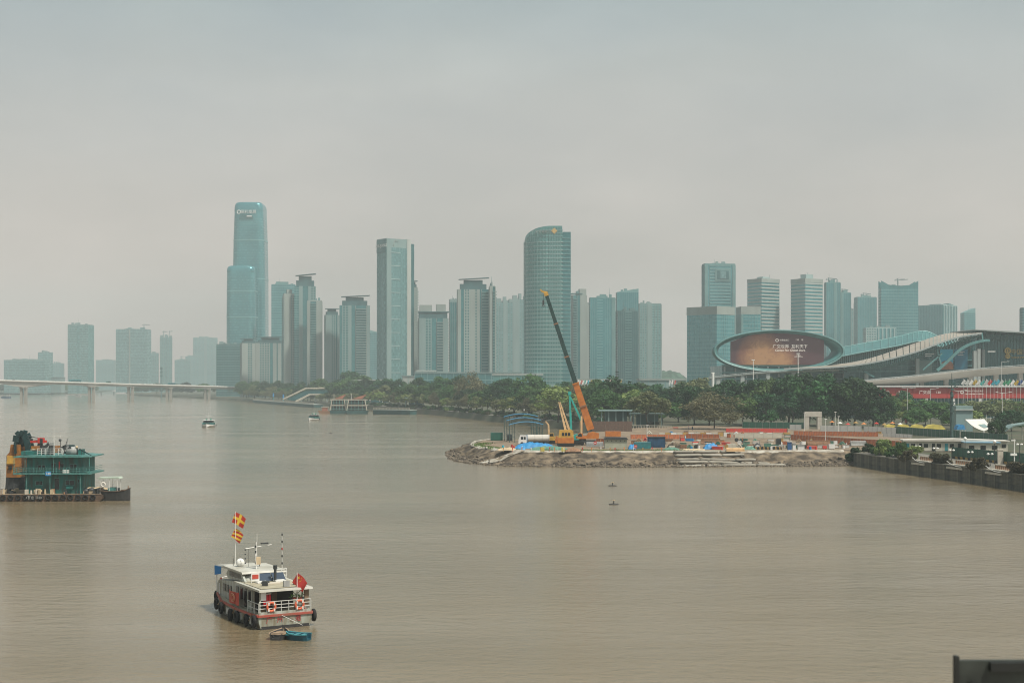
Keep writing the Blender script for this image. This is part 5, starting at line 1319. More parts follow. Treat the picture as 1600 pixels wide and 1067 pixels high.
fence('orange_barrier','short orange net barrier right of the crane carrier',931,428,946,426,2.2,1.5,'orange_net',group='site barriers')
fence('pink_barrier','faded pink barrier strip behind the orange nets',1030,505,1140,503,1.4,2.0,'cabin_cream',group='site barriers',alt=['cabin_cream','stripe_yellow','board_white'])
fence('white_barrier','row of white barriers behind the far orange net',1380,500,1425,488,1.3,2.0,'board_white',group='site barriers')
# white balustrade ramp
r = thing('balustrade','white balustrade of the ramp beside the cove','railing',(X(945,600),600,G),R(-12)); 
for k in range(26): MB().box(k*1.1,k*1.1+.22,0,.22,0,1.1).build('baluster','stone_light',r)
MB().box(-.2,28.2,-.1,.32,1.12,1.35).build('rail','stone_light',r)
# ------------------------------------------------------------------ machines on the building site
mat('crane_orange', (.56,.20,.03), .45, col2=(.42,.13,.025), scale=.8); mat('crane_yellow', (.60,.36,.06), .5, col2=(.45,.25,.05), scale=.9); mat('boom_dark', (.012,.045,.042), .45, var=.2, scale=.5)
mat('rig_teal', (.03,.38,.33), .5, var=.15, scale=.8); mat('boom_cream', (.62,.42,.22), .6, var=.15, scale=.8); mat('tank_white', (.62,.60,.55), .45, col2=(.5,.47,.41), scale=.6, stretch=(.5,.5,2)); mat('skip_teal', (.02,.22,.23), .55, col2=(.03,.14,.16), scale=1); mat('machine_navy', (.012,.06,.13), .5, var=.3); mat('container_green', (.02,.12,.09), .6, var=.2)
GS = G+.05
def wheels(r, xs, y0, y1, rad, wd=.35):
    m_ = MB().tube((0,-wd/2,0),(0,wd/2,0),rad,rad,14).tube((0,-wd/2-.02,0),(0,wd/2+.02,0),rad*.5,rad*.5,8).mesh('wheel','tyre')
    for x in xs:
        for y in (y0,y1): put('wheel',m_,r,(x,y,rad))
Yk = 432; s = S(Yk); O = Vector((X(903,Yk),Yk,GS))
r = thing('mobile_crane','tall orange mobile crane with long dark telescopic boom raised over the site','crane',tuple(O))
K = lambda px,py,dy=0: Vector((X(px,Yk)-O.x, dy, Z(py,Yk)-GS))
MB().slab([(-6.2,.75),(6.0,.75),(6.2,1.25),(5.9,1.55),(-6.2,1.55)],-1.35,1.35).build('chassis','metal_dark',r)
wheels(r,(-5,-3.4,1.2,2.9,4.6),-1.25,1.25,.62)
b = MB().slab([(-6.9,.7),(-6.25,.7),(-6.25,2.5),(-6.5,2.9),(-6.9,1.9)],-1.3,1.3); b.build('driver_cab','crane_orange',r); MB().slab([(-6.93,1.7),(-6.6,1.7),(-6.5,2.6),(-6.62,2.6)],-1.2,1.2).build('windscreen','window_dark',r)
MB().tube((1.4,0,1.56),(1.4,0,1.95),1.1,1.1,14).build('turntable','metal_dark',r)
MB().slab([(-.6,1.97),(6.0,1.97),(6.3,2.5),(6.3,3.7),(4.6,4.1),(3.2,3.9),(2.6,2.9),(-.6,2.8)],-1.2,1.2).build('upper_body','crane_orange',r)
MB().slab([(4.9,2.0),(6.35,2.0),(6.5,2.6),(6.4,3.4),(4.9,3.4)],1.22,1.5).build('counterweight','crane_yellow',r)
c = MB().slab([(-.4,2.0),(1.4,2.0),(1.4,3.5),(.6,3.9),(-.1,3.4)],-2.1,-1.25); c.build('operator_cab','crane_orange',r); MB().slab([(-.2,2.7),(1.1,2.7),(1.1,3.4),(.6,3.7),(.05,3.35)],-2.14,-1.21).build('cab_window','window_dark',r)
P0, P1 = K(923,671), K(852.5,457)
bp = lambda t: P0.lerp(P1,t)
MB().beam(bp(0),bp(.335),1.55,2.2,1.4,1.75).build('base_boom_section','crane_orange',r)
for a,c,w in ((.335,.53,1.35),(.53,.77,1.18),(.77,.99,1.02)):
    MB().beam(bp(a),bp(c),w,w).build('boom_section','boom_dark',r)
for t,w,m2 in ((.335,1.95,'crane_orange'),(.53,1.5,'rail_rust'),(.77,1.32,'rail_rust'),(.17,2.15,'rail_rust')): MB().beam(bp(t-.004),bp(t+.006),w,w+.05).build('boom_collar',m2,r)
tip = bp(1.0)
b = MB(); b.beam(bp(.975),tip,1.15,1.25); b.beam(tip+Vector((.4,0,0)),tip+Vector((-1.1,0,.25)),.7,.55); b.beam(tip+Vector((-1.0,0,.1)),tip+Vector((-1.6,0,.95)),.45,.4); b.build('boom_head','crane_yellow',r)
hk = K(849,460); hb_ = K(849,472)
MB().tube(hk,hb_,.05,.05,4).build('hoist_rope','metal_dark',r); MB().cbox(hb_+Vector((0,0,-.1)),(.6,.4,1.4)).build('hook_block','metal_dark',r); MB().torus(hb_+Vector((0,0,-1.1)),.28,.09,(0,1,0),10,5).build('hook','metal_dark',r)
MB().beam((3.6,0,2.6),bp(.17),.45,.45).build('lift_ram','metal_grey',r)
for x in (-4.2,5.4):
    for y in (-1,1): MB().box(x-.2,x+.2,min(y*1.4,y*2.8),max(y*1.4,y*2.8),.5,.8).build('outrigger','metal_dark',r); 
    for y in (-2.7,2.7): MB().tube((x,y,0),(x,y,.6),.3,.12,8).build('outrigger_foot','metal_dark',r)

# yellow crawler with cream boom
Y = 424; r = thing('crawler_crane','orange-yellow crawler rig with twin cream boom left of the big crane','crane',(X(884,Y),Y,GS)); s = S(Y)
for y in (-1.3,1.3): MB().slab([(-2.6,.35),(-2.2,0),(2.2,0),(2.6,.35),(2.6,.7),(2.2,1.0),(-2.2,1.0),(-2.6,.7)],y-.35,y+.35).build('track','tyre',r)
MB().box(-2.4,2.4,-1.4,1.4,1.02,2.6).build('engine_house','crane_orange',r); MB().slab([(-2.2,2.62),(2.3,2.62),(2.2,4.6),(1.7,5.0),(-1.9,4.9)],-1.3,1.3).build('cab','crane_yellow',r)
for k in range(3): MB().box(-1.2+k*.9,-.5+k*.9,-1.36,1.36,3.2,4.1).build('cab_window','window_dark',r)
for x0,x1 in ((0,-10),(6,-8)):
    MB().beam((x0*s,0,4.6),((873-884+ (0 if x0 == 0 else 2))*s,0,Z(628,Y)-GS),.75,.7,.3,.3).build('boom_leg','boom_cream',r)
for k in range(5): 
    t = .15+.16*k; MB().beam((0*s+(-11*s)*t,0,4.6+(Z(628,Y)-GS-4.6)*t),((6*s)+(-15*s)*t,0,4.6+(Z(628,Y)-GS-4.6)*t),.3,.3).build('lacing','boom_cream',r)
# teal drilling rig
Y = 438; r = thing('drilling_rig','teal drilling rig with leaning twin mast behind the crane','drilling rig',(X(899,Y),Y,GS)); s = S(Y)
for y in (-1.2,1.2): MB().slab([(-2.4,.3),(-2,0),(2,0),(2.4,.3),(2.4,.7),(2,1),(-2,1),(-2.4,.7)],y-.3,y+.3).build('track','tyre',r)
MB().slab([(-1.4,1.02),(2.4,1.02),(2.4,2.8),(.4,3.2),(-1.4,2.6)],-1.2,1.2).build('body','rig_teal',r); MB().box(.6,1.8,-1.26,1.26,1.9,2.7).build('cab_window','window_dark',r)
top = Vector(((890-899)*s,0,Z(616,Y)-GS))
MB().beam((-6*s,0,1.5),top,.75,.75,.5,.5).build('mast','rig_teal',r); MB().beam((9*s,0,Z(656,Y)-GS),top+Vector((0,0,-.3)),.7,.7,.4,.4).build('back_stay','rig_teal',r); MB().tube((9*s,0,1.2),(9*s,0,Z(650,Y)-GS),.42,.42,8).build('stay_post','boom_cream',r); MB().box(-.5+top.x,.5+top.x,-.4,.4,top.z-.2,top.z+.9).build('mast_head','rig_teal',r)
MB().tube((11.5*s,0,1),(10*s,0,Z(630,Y)-GS),.22,.18,6).build('kelly_bar','rail_rust',r)
# small orange excavator with raised arm
Y = 445; r = thing('excavator','pale orange excavator with raised arm beside the tanker truck','excavator',(X(864,Y),Y,GS)); s = S(Y)
for y in (-1.1,1.1): MB().slab([(-1.9,.3),(-1.5,0),(1.5,0),(1.9,.3),(1.9,.6),(1.5,.9),(-1.5,.9),(-1.9,.6)],y-.28,y+.28).build('track','tyre',r)
MB().slab([(-1.3,.95),(2.2,.95),(2.4,1.6),(2.2,2.3),(-1.3,2.0)],-1.2,1.2).build('body','crane_yellow',r); MB().slab([(-1.3,2.02),(.3,2.02),(.2,3.2),(-.9,3.2)],-1.1,.1).build('cab','crane_yellow',r); MB().slab([(-1.15,2.3),(.15,2.3),(.05,3.05),(-.85,3.05)],-1.14,.14).build('cab_window','window_dark',r)
MB().beam((-1.2,.4,1.8),(-1.4,.4,Z(663,Y)-GS),.5,.7,.4,.5).build('boom','boom_cream',r); MB().beam((-1.4,.4,Z(663.5,Y)-GS),((850-864)*s,.4,Z(655,Y)-GS),.4,.5,.3,.35).build('arm','boom_cream',r); MB().slab([((849-864)*s-.5,Z(658,Y)-GS),((851-864)*s+.3,Z(658,Y)-GS),((851-864)*s+.3,Z(654,Y)-GS),((849-864)*s,Z(653.5,Y)-GS)],.0,.8).build('bucket','metal_dark',r)
# tanker truck
Y = 432; r = thing('tanker_truck','white tanker truck with dark cab windows facing left','truck',(X(810,Y),Y,GS)); s = S(Y)
MB().box(.2,9.4,-1.1,1.1,.65,1.0).build('chassis','metal_dark',r); MB().slab([(0,.6),(2.5,.6),(2.5,3.0),(.5,3.0),(.05,1.9)],-1.2,1.2).build('cab','paint_white',r); MB().slab([(-.02,1.8),(.38,2.75),(.5,2.75),(.2,1.8)],-1.05,1.05).build('windscreen','window_dark',r); MB().box(.75,1.5,-1.24,1.24,1.8,2.6).build('side_window','window_dark',r); MB().box(1.7,2.2,-1.24,1.24,1.8,2.6).build('side_window','window_dark',r)
MB().tube((2.75,0,2.1),(9.4,0,2.1),1.12,1.12,18).build('tank','tank_white',r,False)
for x in (2.9,5,7.2,9.2): MB().torus((x,0,2.1),1.13,.05,(1,0,0),18,4).build('tank_band','metal_grey',r)
wheels(r,(1.1,6.4,7.7),-1.05,1.05,.52)
MB().box(2.52,2.7,-1.2,1.2,.9,3.1).build('cab_guard','tarp_blue',r)
# blue arched roofs on scaffold
mat('arch_blue', (.08,.30,.50), .45, var=.08)
for i,(dy,py,ps) in enumerate(((14,650.5,787),(7,656.5,791),(0,663,795))):
    Y = 452+dy; s = S(Y); r = thing('arched_roof',f'light blue arched roof strip on scaffold posts, {["top rear","middle","lowest front"][i]} of three','roof',(X(ps,Y),Y,GS),0,'blue arched roofs'); w = 54*s; z = Z(py,Y)-GS
    up_ = [(w*k/12, z+1.1*math.sin(PI*(k/12)*.9+.1)-.12) for k in range(13)]; MB().slab(up_+[(x,q-.22) for x,q in up_[::-1]],0,1.4).build('arched_sheet','arch_blue',r)
    for k,x in enumerate((.2,1.9,w*.8,w*.97)):
        for y in (.2,2.4): MB().tube((x,y,0 if x < 5 or 1 else z*.4),(x,y,z+.3),.13,.13,6).build('post','steel_pole',r)
    b = MB()
    for zz in (z*.3,z*.6,z*.9): b.tube((w*.7,.2,zz),(w*.98,.2,zz),.06,.06,4); b.tube((.2,.2,zz),(1.9,.2,zz),.06,.06,4)
    b.tube((w*.8,.2,.3),(w*.97,.2,z*.6),.06,.06,4); b.tube((w*.97,.2,.3),(w*.8,.2,z*.6),.06,.06,4); b.build('bracing','steel_pole',r)['kind'] = 'stuff'
# containers, sheds, skips
def crate(label, name, px, pyb, wpx, hm, dm, m2, cat, ribs=0, lid=None, rz=0):
    Y = gY(pyb); r = thing(name,label,cat,(X(px,Y),Y,GS),rz); w = wpx*S(Y)
    MB().box(-w/2,w/2,0,dm,.12,hm).build('body',m2,r)
    for x in (-w/2+.15,w/2-.35): MB().box(x,x+.2,.05,dm-.05,0,.12).build('skid','metal_dark',r)
    if ribs:
        mm = MB().box(-.05,.05,-.07,0,.15,hm-.05).mesh('rib',m2)
        for k in range(ribs): put('rib',mm,r,(-w/2+.2+(w-.4)*k/(ribs-1),0,0))
    if lid: MB().box(-w/2-.15,w/2+.15,-.2,dm+.15,hm,hm+.14).build('lid',lid,r)
    return r
crate('dark green container at the tip of the site','container',776,688.5,19,2.6,2.4,'container_green','container',9); crate('small dark machine box beside the scaffold posts','machine_box',796,689,9,2.2,1.6,'metal_dark','machine',4)
r = thing('site_shed','small grey-green shed with dark overhanging roof right of the crane','shed',(X(945,410),410,GS)); w = 35*S(410)
mat('shed_wall', (.33,.35,.27), .8, var=.1, scale=.6); MB().box(0,w,0,3.2,0,2.6).build('wall','shed_wall',r); MB().slab([(-.3,2.62),(w+.3,2.62),(w-.2,3.15),(.3,3.15)],-.45,3.6).build('roof','metal_dark',r)
for k in range(5): MB().box(.6+k*1.25,.9+k*1.25,-.04,.02,2.1,2.35).build('vent','window_dark',r)
crate('long teal skip right of the small shed','skip',1004,701.5,26,1.9,2.2,'skip_teal','skip',8); crate('navy machine housing with hood right of the teal skip','machine_box',1026,699.5,27,3.0,2.6,'machine_navy','machine',5,'metal_dark')
crate('blue portable toilet among the clutter','portable_toilet',1234,704,6,2.4,1.2,'board_blue','toilet',0,'paint_white'); crate('white electrical cabinet beside the blue toilet','cabinet',1241,704,5,1.9,.9,'paint_white','cabinet',0,'metal_grey'); crate('white cabinet with sign right of the striped blocks','cabinet',1252,704,10,1.5,1.2,'board_white','cabinet',0,'metal_grey')
crate('cream pump box in front of the cream panels','machine_box',1143,701,14,1.4,1.5,'cabin_cream','machine',4); crate('dark generator box left of the blue toilet','generator',1217,698,7,2.3,1.8,'metal_dark','generator',5)
crate('orange tool container behind the small shed','container',958,683,24,2.0,2.2,'crane_orange','container',8); crate('pale tool crate left of the tan tarpaulin','crate',1050,703,9,1.1,1.0,'cabin_cream','crate',3); crate('white pallet load near the wall corner','pallet_load',1300,702,9,1.4,1.3,'board_white','pallet',0); crate('red tool box near the wall corner','tool_box',1289,702,6,1.0,1.0,'barrier_red','box',0)
crate('white cabinet right of the red tool box','cabinet',1306,700,5,2.0,1.0,'board_white','cabinet',0); crate('rusty crate beside the brown pipe heap','crate',1068,701,10,1.2,1.3,'rail_rust','crate',4); crate('yellow power box at the grass edge','power_box',848,706,5.5,1.2,.8,'tent_yellow','box',0); crate('second yellow power box further right on the grass','power_box',880,706,5.5,1.2,.8,'tent_yellow','box',0)
def heap(name, label, px, pyb, wpx, hm, dm, m2, seed, cat='tarpaulin'):
    Y = gY(pyb); w = wpx*S(Y); rows_ = []
    for j in range(13):
        v = j/12; rw = []
        for i in range(33):
            u = i/32; e = (math.sin(PI*u)**.4)*(math.sin(PI*v)**.5)
            n_ = mnoise.noise((u*7+seed,v*4,seed))*.5+mnoise.noise((u*17+seed,v*9,2))*.28+mnoise.noise((u*35+seed,v*15,5))*.12
            rw.append(((u-.5)*w+.2*n_, v*dm, max(-.05, e*hm*(.78+.55*n_)))); 
        rows_.append(rw)
    return tag(MB().grid(rows_).build(name,m2,None,True,loc=(X(px,Y),Y,GS)),label,cat)
heap('blue_tarpaulin','bright blue tarpaulin heap in front of the tanker truck',836,701,62,2.1,5,'tarp_blue',1); heap('blue_tarpaulin','small blue tarpaulin heap left end beside the pile of nets',812,703,18,1.3,2.5,'tarp_blue',4); heap('green_net','grey-green netting heap in front of the blue tarpaulin',858,704.5,62,1.5,4,'tarp_green',2,'netting')
heap('brown_hose','rust-brown hose heap below the crane carrier',896,706,26,1.2,2.5,'rail_rust',3,'hose'); heap('blue_tarpaulin','blue tarpaulin heap between the shed and the teal skip',988,702,12,1.6,2.5,'tarp_blue',6); heap('earth_heap','brown rubble heap right of the navy machine',1056,700,24,1.9,3.5,'bank_mud',7,'rubble'); heap('blue_tarpaulin','blue tarpaulin heap in the middle of the site clutter',1112,702,24,2.0,3,'tarp_blue',8); heap('green_net','pale green netting heap right of the rubble heap',1050,704.5,26,1.2,2.5,'tarp_green',9,'netting'); heap('green_net','pale green netting heap left of the striped blocks',1170,703,24,1.2,3,'tarp_green',10,'netting'); heap('dark_tarpaulin','dark tarpaulin bundle right of the pale netting',1184,701,12,1.8,2.2,'metal_dark',11)
heap('sack_heap','pile of pale sacks on the grass left of the blue tarpaulin',792,704,30,1.0,2.5,'tan_sheet',12,'sacks'); heap('blue_tarpaulin','thin pale blue sheet behind the orange net',1060,684,50,.7,4,'blue_roof',13); heap('earth_heap','low reddish earth heap in the middle of the site',1190,692,60,.8,6,'earth',14,'earth')
# striped concrete blocks
for i in range(10):
    px = 1160+i*6.2; Y = 402+ (i%3)*1.2
    r = thing('striped_block',f'black and yellow striped concrete block, {ordn(i)} from the left in the clutter','block',(X(px,Y),Y,GS),R((i*37%20)-10),'striped concrete blocks')
    for k in range(3): MB().slab([(k*.36+.02,0),(k*.36+.36,0),(k*.36+.26,.8),(k*.36-.06,.8)],0,.5).build('stripe',('stripe_black','stripe_yellow','stripe_black')[k],r)
# drums, pipe stacks, planks
for i,(px,py,c) in enumerate(((786,701,'flag_cyan'),(800,700,'barrier_red'),(803,702,'barrier_red'),(815,702,'paint_white'),(867,704,'stripe_yellow'),(1080,703,'tarp_blue'),(1092,702,'paint_white'),(1128,703,'barrier_red'),(1205,703,'paint_white'),(1266,703,'tarp_blue'),(1275,703,'barrier_red'),(1318,701,'paint_white'))):
    Y = gY(py); r = thing('drum',f'{dict(flag_cyan="cyan",barrier_red="red",paint_white="white",stripe_yellow="ochre",tarp_blue="blue")[c]} drum in the site clutter, {ordn(i)} of the drums from the left','drum',(X(px,Y),Y,GS),0,'drums in the site clutter')
    MB().tube((0,0,0),(0,0,.95),.34,.34,12).build('body',c,r); MB().torus((0,0,.33),.345,.03,(0,0,1),12,4).build('hoop',c,r); MB().torus((0,0,.64),.345,.03,(0,0,1),12,4).build('hoop',c,r)
for i,(px,py,n,ln,m2,lab) in enumerate(((916,698,4,5,'metal_grey','stack of grey pipes beside the crane wheels'),(1095,694,5,6,'rail_rust','stack of rusty pipes before the orange net'),(1135,706,3,5,'boom_cream','bundle of pale timber near the mattress tubes'),(1262,698,5,7,'rail_rust','stack of rusty beams behind the clutter'),(1330,697,4,6,'metal_grey','stack of grey pipes near the wall corner'))):
    Y = gY(py); r = thing('pipe_stack',lab,'pipes',(X(px,Y),Y,GS),R(5*i-10))
    for k in range(n):
        for j in range(n-k): MB().tube((0,(j+.5*k)*.42,.2+.36*k),(ln,(j+.5*k)*.42,.2+.36*k),.2,.2,8).build('pipe',m2,r)
# dense skirt of stakes, small flags and posts along the grass edge
for i in range(22):
    px = 772+i*13.5+(i*29%7); py = 705.5+(i%3)*.5
    if 1045 < px < 1100: continue
    Y = gY(py); tag(MB().box(-.05,.05,-.05,.05,0,1.2).box(-.16,.16,-.07,-.05,.75,1.2).build('stake',['board_white','stripe_yellow','sign_red','tent_orange'][i%4],None,loc=(X(px,Y),Y,GS)),f'short marker stake on the grassy bank edge, {ordn(i)} from the left','stake','marker stakes on the bank edge')
for px,py,lab in ((930,699,'round red stop sign on a short post near the shed'),(993,705,'round red sign at the bank edge below the teal skip')):
    Y = gY(py); r = thing('round_sign',lab,'sign',(X(px,Y),Y,GS)); MB().tube((0,0,0),(0,0,1.0),.05,.05,6).build('post','metal_grey',r); MB().tube((0,-.05,1.3),(0,.0,1.3),.5,.5,16).build('disc','sign_red',r); MB().box(-.3,.3,-.07,-.055,1.22,1.38).build('bar','sign_white',r)
# grass along the top of the bank
gm = mat('grass', (.13,.20,.045), .8, col2=(.07,.12,.03), scale=1.0, rnd=0)
g = np.random.default_rng(9); V = []; F_ = []
bt_ = [q for q in BANK_TOP if 720 < q[0]*FOC/q[1]+800 < 1095 and q[1] < 440]
for k in range(5200):
    a = bt_[int(g.integers(len(bt_)))]; d = abs(g.normal())*2.6+.5
    px = a[0]*FOC/a[1]+800
    if mnoise.noise((a[0]*.12,d*.4,8)) < -.15: continue
    x, y = a[0]+g.normal()*.6+ (d*.7 if px < 745 else 0), a[1]+d; h = g.uniform(.25,.7); t = g.uniform(0,6.28); w = .16
    n = len(V); V += [(x-w*math.cos(t),y-w*math.sin(t),G),(x+w*math.cos(t),y+w*math.sin(t),G),(x+g.normal()*.15,y+g.normal()*.15,G+h)]; F_.append((n,n+1,n+2))
b = MB(); b.v = V; b.f = F_; gg = b.build('grass','grass'); gg['label'] = 'ragged green grass along the top of the earth bank'; struct(gg,'stuff')
# workers
mat('skin', (.38,.22,.15), .6); mat('vest_orange', (.75,.22,.03), .7); mat('cloth_navy', (.02,.03,.06), .8); mat('cloth_white', (.6,.6,.58), .8)
def worker(label, px, py, top, rz):
    Y = gY(py); r = thing('person',label,'person',(X(px,Y),Y,GS),rz,'workers on the site')
    def body(secs): return MB().loft([[(cx+rx*math.cos(2*PI*k/10), cy+ry*math.sin(2*PI*k/10), z) for k in range(10)] for cx,cy,z,rx,ry in secs])
    # one continuous figure: legs merge at the hips, then torso, neck and head
    me = bpy.data.meshes.new('body')
    vs = [(0,0,.95),(.1,0,.88),(.11,.02,.48),(.11,0,.08),(.11,-.12,.04),(-.1,0,.88),(-.12,-.06,.48),(-.13,.05,.08),(-.13,-.07,.04),(0,0,1.2),(0,0,1.42),(.2,0,1.4),(.26,.02,1.12),(.24,-.1,.88),(-.2,0,1.4),(-.27,.0,1.13),(-.25,-.12,.9),(0,0,1.52),(0,-.02,1.65),(0,-.01,1.74)]
    es = [(0,1),(1,2),(2,3),(3,4),(0,5),(5,6),(6,7),(7,8),(0,9),(9,10),(10,11),(11,12),(12,13),(10,14),(14,15),(15,16),(10,17),(17,18),(18,19)]
    me.from_pydata(vs,es,[]); o = put('body',me,r); mod = o.modifiers.new('skin','SKIN'); 
    if not me.skin_vertices: me.skin_vertices.new()
    rad = [.15,.1,.075,.05,.045,.1,.075,.05,.045,.15,.15,.075,.05,.04,.075,.05,.04,.055,.1,.07]
    for i,v in enumerate(me.skin_vertices[0].data): v.radius = (rad[i],rad[i]*.85); v.use_root = (i == 0)
    o.modifiers.new('sub','SUBSURF').levels = 1; me.materials.append(MATS['cloth_navy'])
    secs = [(0,0,.92,.19,.14),(0,0,1.15,.19,.15),(0,0,1.38,.22,.14),(0,0,1.46,.12,.1)]; body(secs).build('vest',top,r,True)
    MB().ball((0,-.01,1.68),.105,10,7,1.15).build('face','skin',r,True); MB().ball((0,0,1.74),.13,10,4,.75).box(-.12,.12,-.2,0,1.70,1.72).build('helmet','stripe_yellow' if top != 'cloth_white' else 'barrier_red',r,True)
for lab,px,py,top,rz in (('worker in orange vest standing beside the crane carrier',938,697,'vest_orange',.4),('worker in white shirt standing near the red cabinet',1076,672,'cloth_white',1.2),('worker in navy standing right of the worker in white',1082,672.5,'cloth_navy',-.5),('worker in orange vest near the cream panels',1160,693,'vest_orange',2.0),('worker in orange vest near the concrete gate',1230,676,'vest_orange',-1),('worker in white shirt walking by the orange nets',1322,700,'cloth_white',.8)): worker(lab,px,py,top,rz)

# rows of smaller clutter across the site
mat('plank', (.30,.21,.12), .85, col2=(.18,.12,.07), scale=1.5); mat('dusty_grey', (.27,.25,.21), .85, var=.2, scale=.8)
CL = ['plank','dusty_grey','board_white','orange_net','tarp_blue','rail_rust','cabin_cream','container_green','stripe_yellow','metal_dark','tarp_green','barrier_red']
CW = dict(plank='timber',dusty_grey='dusty grey',board_white='white',orange_net='orange',tarp_blue='blue',rail_rust='rusty',cabin_cream='cream',container_green='green',stripe_yellow='ochre',metal_dark='dark',tarp_green='pale green',barrier_red='red')
gc = random.Random(21)
for rn,(row_,Y0,p0,p1,n) in enumerate((('front clutter row',409,1075,1332,22),('second clutter row',433,948,1340,24),('third clutter row',458,950,1330,22),('fourth clutter row',492,975,1235,14),('back clutter row',525,1010,1380,20))):
    for i in range(n):
        px = p0+(p1-p0)*(i+gc.uniform(.1,.9))/n; Y = Y0+gc.uniform(-5,5); m2 = gc.choice(CL); k = gc.randrange(5); rz = gc.uniform(-.5,.5)
        nm, what = (('plank_stack','stack of boards'),('crate','crate'),('sack_pile','pile of sacks'),('cable_drum','cable drum'),('trestle','trestle barrier'))[k]
        r = thing(nm, f'{CW[m2]} {what}, {ordn(i)} from the left in the {row_}', what.split()[-1] if k != 0 else 'boards', (X(px,Y),Y,GS), rz, 'clutter on the building site')
        if k == 0:
            for j in range(4): MB().box(-1.3+gc.uniform(-.2,.2),1.3+gc.uniform(-.2,.2),-.5,.5,.03+j*.22,.03+j*.22+.18).build('board',m2,r)
        elif k == 1:
            w = gc.uniform(.5,1.0); h = gc.uniform(.7,1.5); MB().box(-w,w,-.5,.5,.1,h).build('body',m2,r); MB().box(-w-.06,w+.06,-.56,.56,h,h+.08).build('lid','dusty_grey',r); MB().box(-w+.1,-w+.3,-.52,.5,0,.1).build('skid','plank',r); MB().box(w-.3,w-.1,-.52,.5,0,.1).build('skid','plank',r)
        elif k == 2:
            for j,(a,z) in enumerate(((-.7,.25),(0,.25),(.7,.25),(-.35,.62),(.35,.62),(0,.95))): MB().ball((a,gc.uniform(-.1,.1),z),.42,8,5,.55,1.0,.7).build('sack',m2,r,True)
        elif k == 3:
            MB().tube((0,-.4,.6),(0,.4,.6),.3,.3,10).build('core','metal_dark',r); MB().tube((0,-.48,.6),(0,-.4,.6),.6,.6,14).build('flange',m2,r); MB().tube((0,.4,.6),(0,.48,.6),.6,.6,14).build('flange',m2,r)
        else:
            MB().box(-1.2,1.2,-.04,.04,.75,1.05).build('board',m2,r); MB().box(-1.2,1.2,-.04,.04,.35,.6).build('board','board_white',r)
            for x in (-1,1): MB().beam((x,-.35,0),(x,0,1.1),.07,.07).beam((x,.35,0),(x,0,1.1),.07,.07).build('leg','metal_dark',r)
# tyre tracks pressed into the earth
for i,(a,c,e,f) in enumerate(((800,436,1000,446),(960,470,1200,476),(1150,520,1330,470),(880,402,1040,400))):
    b = MB(); A_ = Vector((X(a,c),c)); B_ = Vector((X(e,f),f)); d_ = (B_-A_).normalized(); n_ = Vector((-d_.y,d_.x))
    for off in (-1,1):
        L1 = []; L2 = []
        for k in range(41):
            q = A_.lerp(B_,k/40)+n_*(off*1.0+1.2*math.sin(k*.16+i)); L1.append((q.x-n_.x*.35,q.y-n_.y*.35,G+.06)); L2.append((q.x+n_.x*.35,q.y+n_.y*.35,G+.06))
        b.grid([L1,L2])
    mat('track_mud', (.10,.075,.05), .95, var=.3, scale=1.5) if i == 0 else None
    struct(b.build('wheel_track','track_mud'))

# loose stones along the foot of the bank
mat('riprap', (.20,.165,.12), .9, col2=(.055,.045,.035), scale=.9, bump=.4, bscale=4)
gs = random.Random(31); b = MB()
for k in range(1500):
    i = gs.randrange(8,len(bank_line)-4); f = min(.98,max(.2,gs.gauss(.8,.14))); q = rows[int(f*(NB-1))][i]; r0 = gs.uniform(.15,.5)*(1.3 if gs.random() < .1 else 1)
    n0 = len(b.v); b.ball((q[0]+gs.uniform(-.6,.6),q[1]+gs.uniform(-.6,.6),max(.0,q[2])+r0*.2),r0,6,4,gs.uniform(.5,.9),gs.uniform(.7,1.4),gs.uniform(.7,1.3))
    b.v[n0:] = [(x+gs.uniform(-.1,.1)*r0,y+gs.uniform(-.1,.1)*r0,z+gs.uniform(-.12,.12)*r0) for x,y,z in b.v[n0:]]
rp = b.build('stones','riprap'); rp['label'] = 'loose brown stones along the foot of the earth bank'; struct(rp,'stuff')
# ------------------------------------------------------------------ patrol boat in the foreground
mat('hull_pale', (.33,.36,.31), .5, col2=(.17,.14,.09), scale=2.0, stretch=(1,1,.25), detail=7); mat('cabin_white', (.42,.45,.41), .5, col2=(.24,.23,.18), scale=2.2, stretch=(1,1,.22), detail=7); mat('roof_white', (.52,.52,.47), .5, col2=(.38,.37,.31), scale=.6); mat('deck_tan', (.36,.33,.24), .8, var=.15, scale=.8)
mat('trim_red', (.38,.07,.05), .6, col2=(.28,.10,.07), scale=1.2); mat('hull_dark', (.03,.03,.03), .7, var=.3, scale=1.5); mat('rail_white', (.44,.45,.42), .5, var=.12, scale=3); mat('interior_shade', (.03,.028,.025), .8); mat('solar', (.05,.07,.10), .2, var=.1); mat('buoy_orange', (.62,.13,.06), .6, var=.1, scale=3); mat('jacket_red', (.60,.02,.03), .7, var=.15, scale=3); mat('curtain', (.17,.12,.08), .8, var=.2); mat('red_banner', (.46,.05,.03), .7, col2=(.40,.08,.05), scale=1); mat('banner_print', (.55,.24,.14), .7); mat('flag_gold', (.75,.50,.05), .8, var=.08); mat('plant_leaf', (.10,.22,.04), .7, var=.3, scale=4); mat('lifebelt_white', (.7,.68,.62), .6); mat('char_red', (.35,.03,.03), .6); mat('char_faded', (.33,.28,.22), .6)
Ys = 128.5
boat = thing('patrol_boat','pale grey-green patrol boat with red trim, tyre fenders and signal flags','boat',(X(446,Ys),Ys,0),R(120))
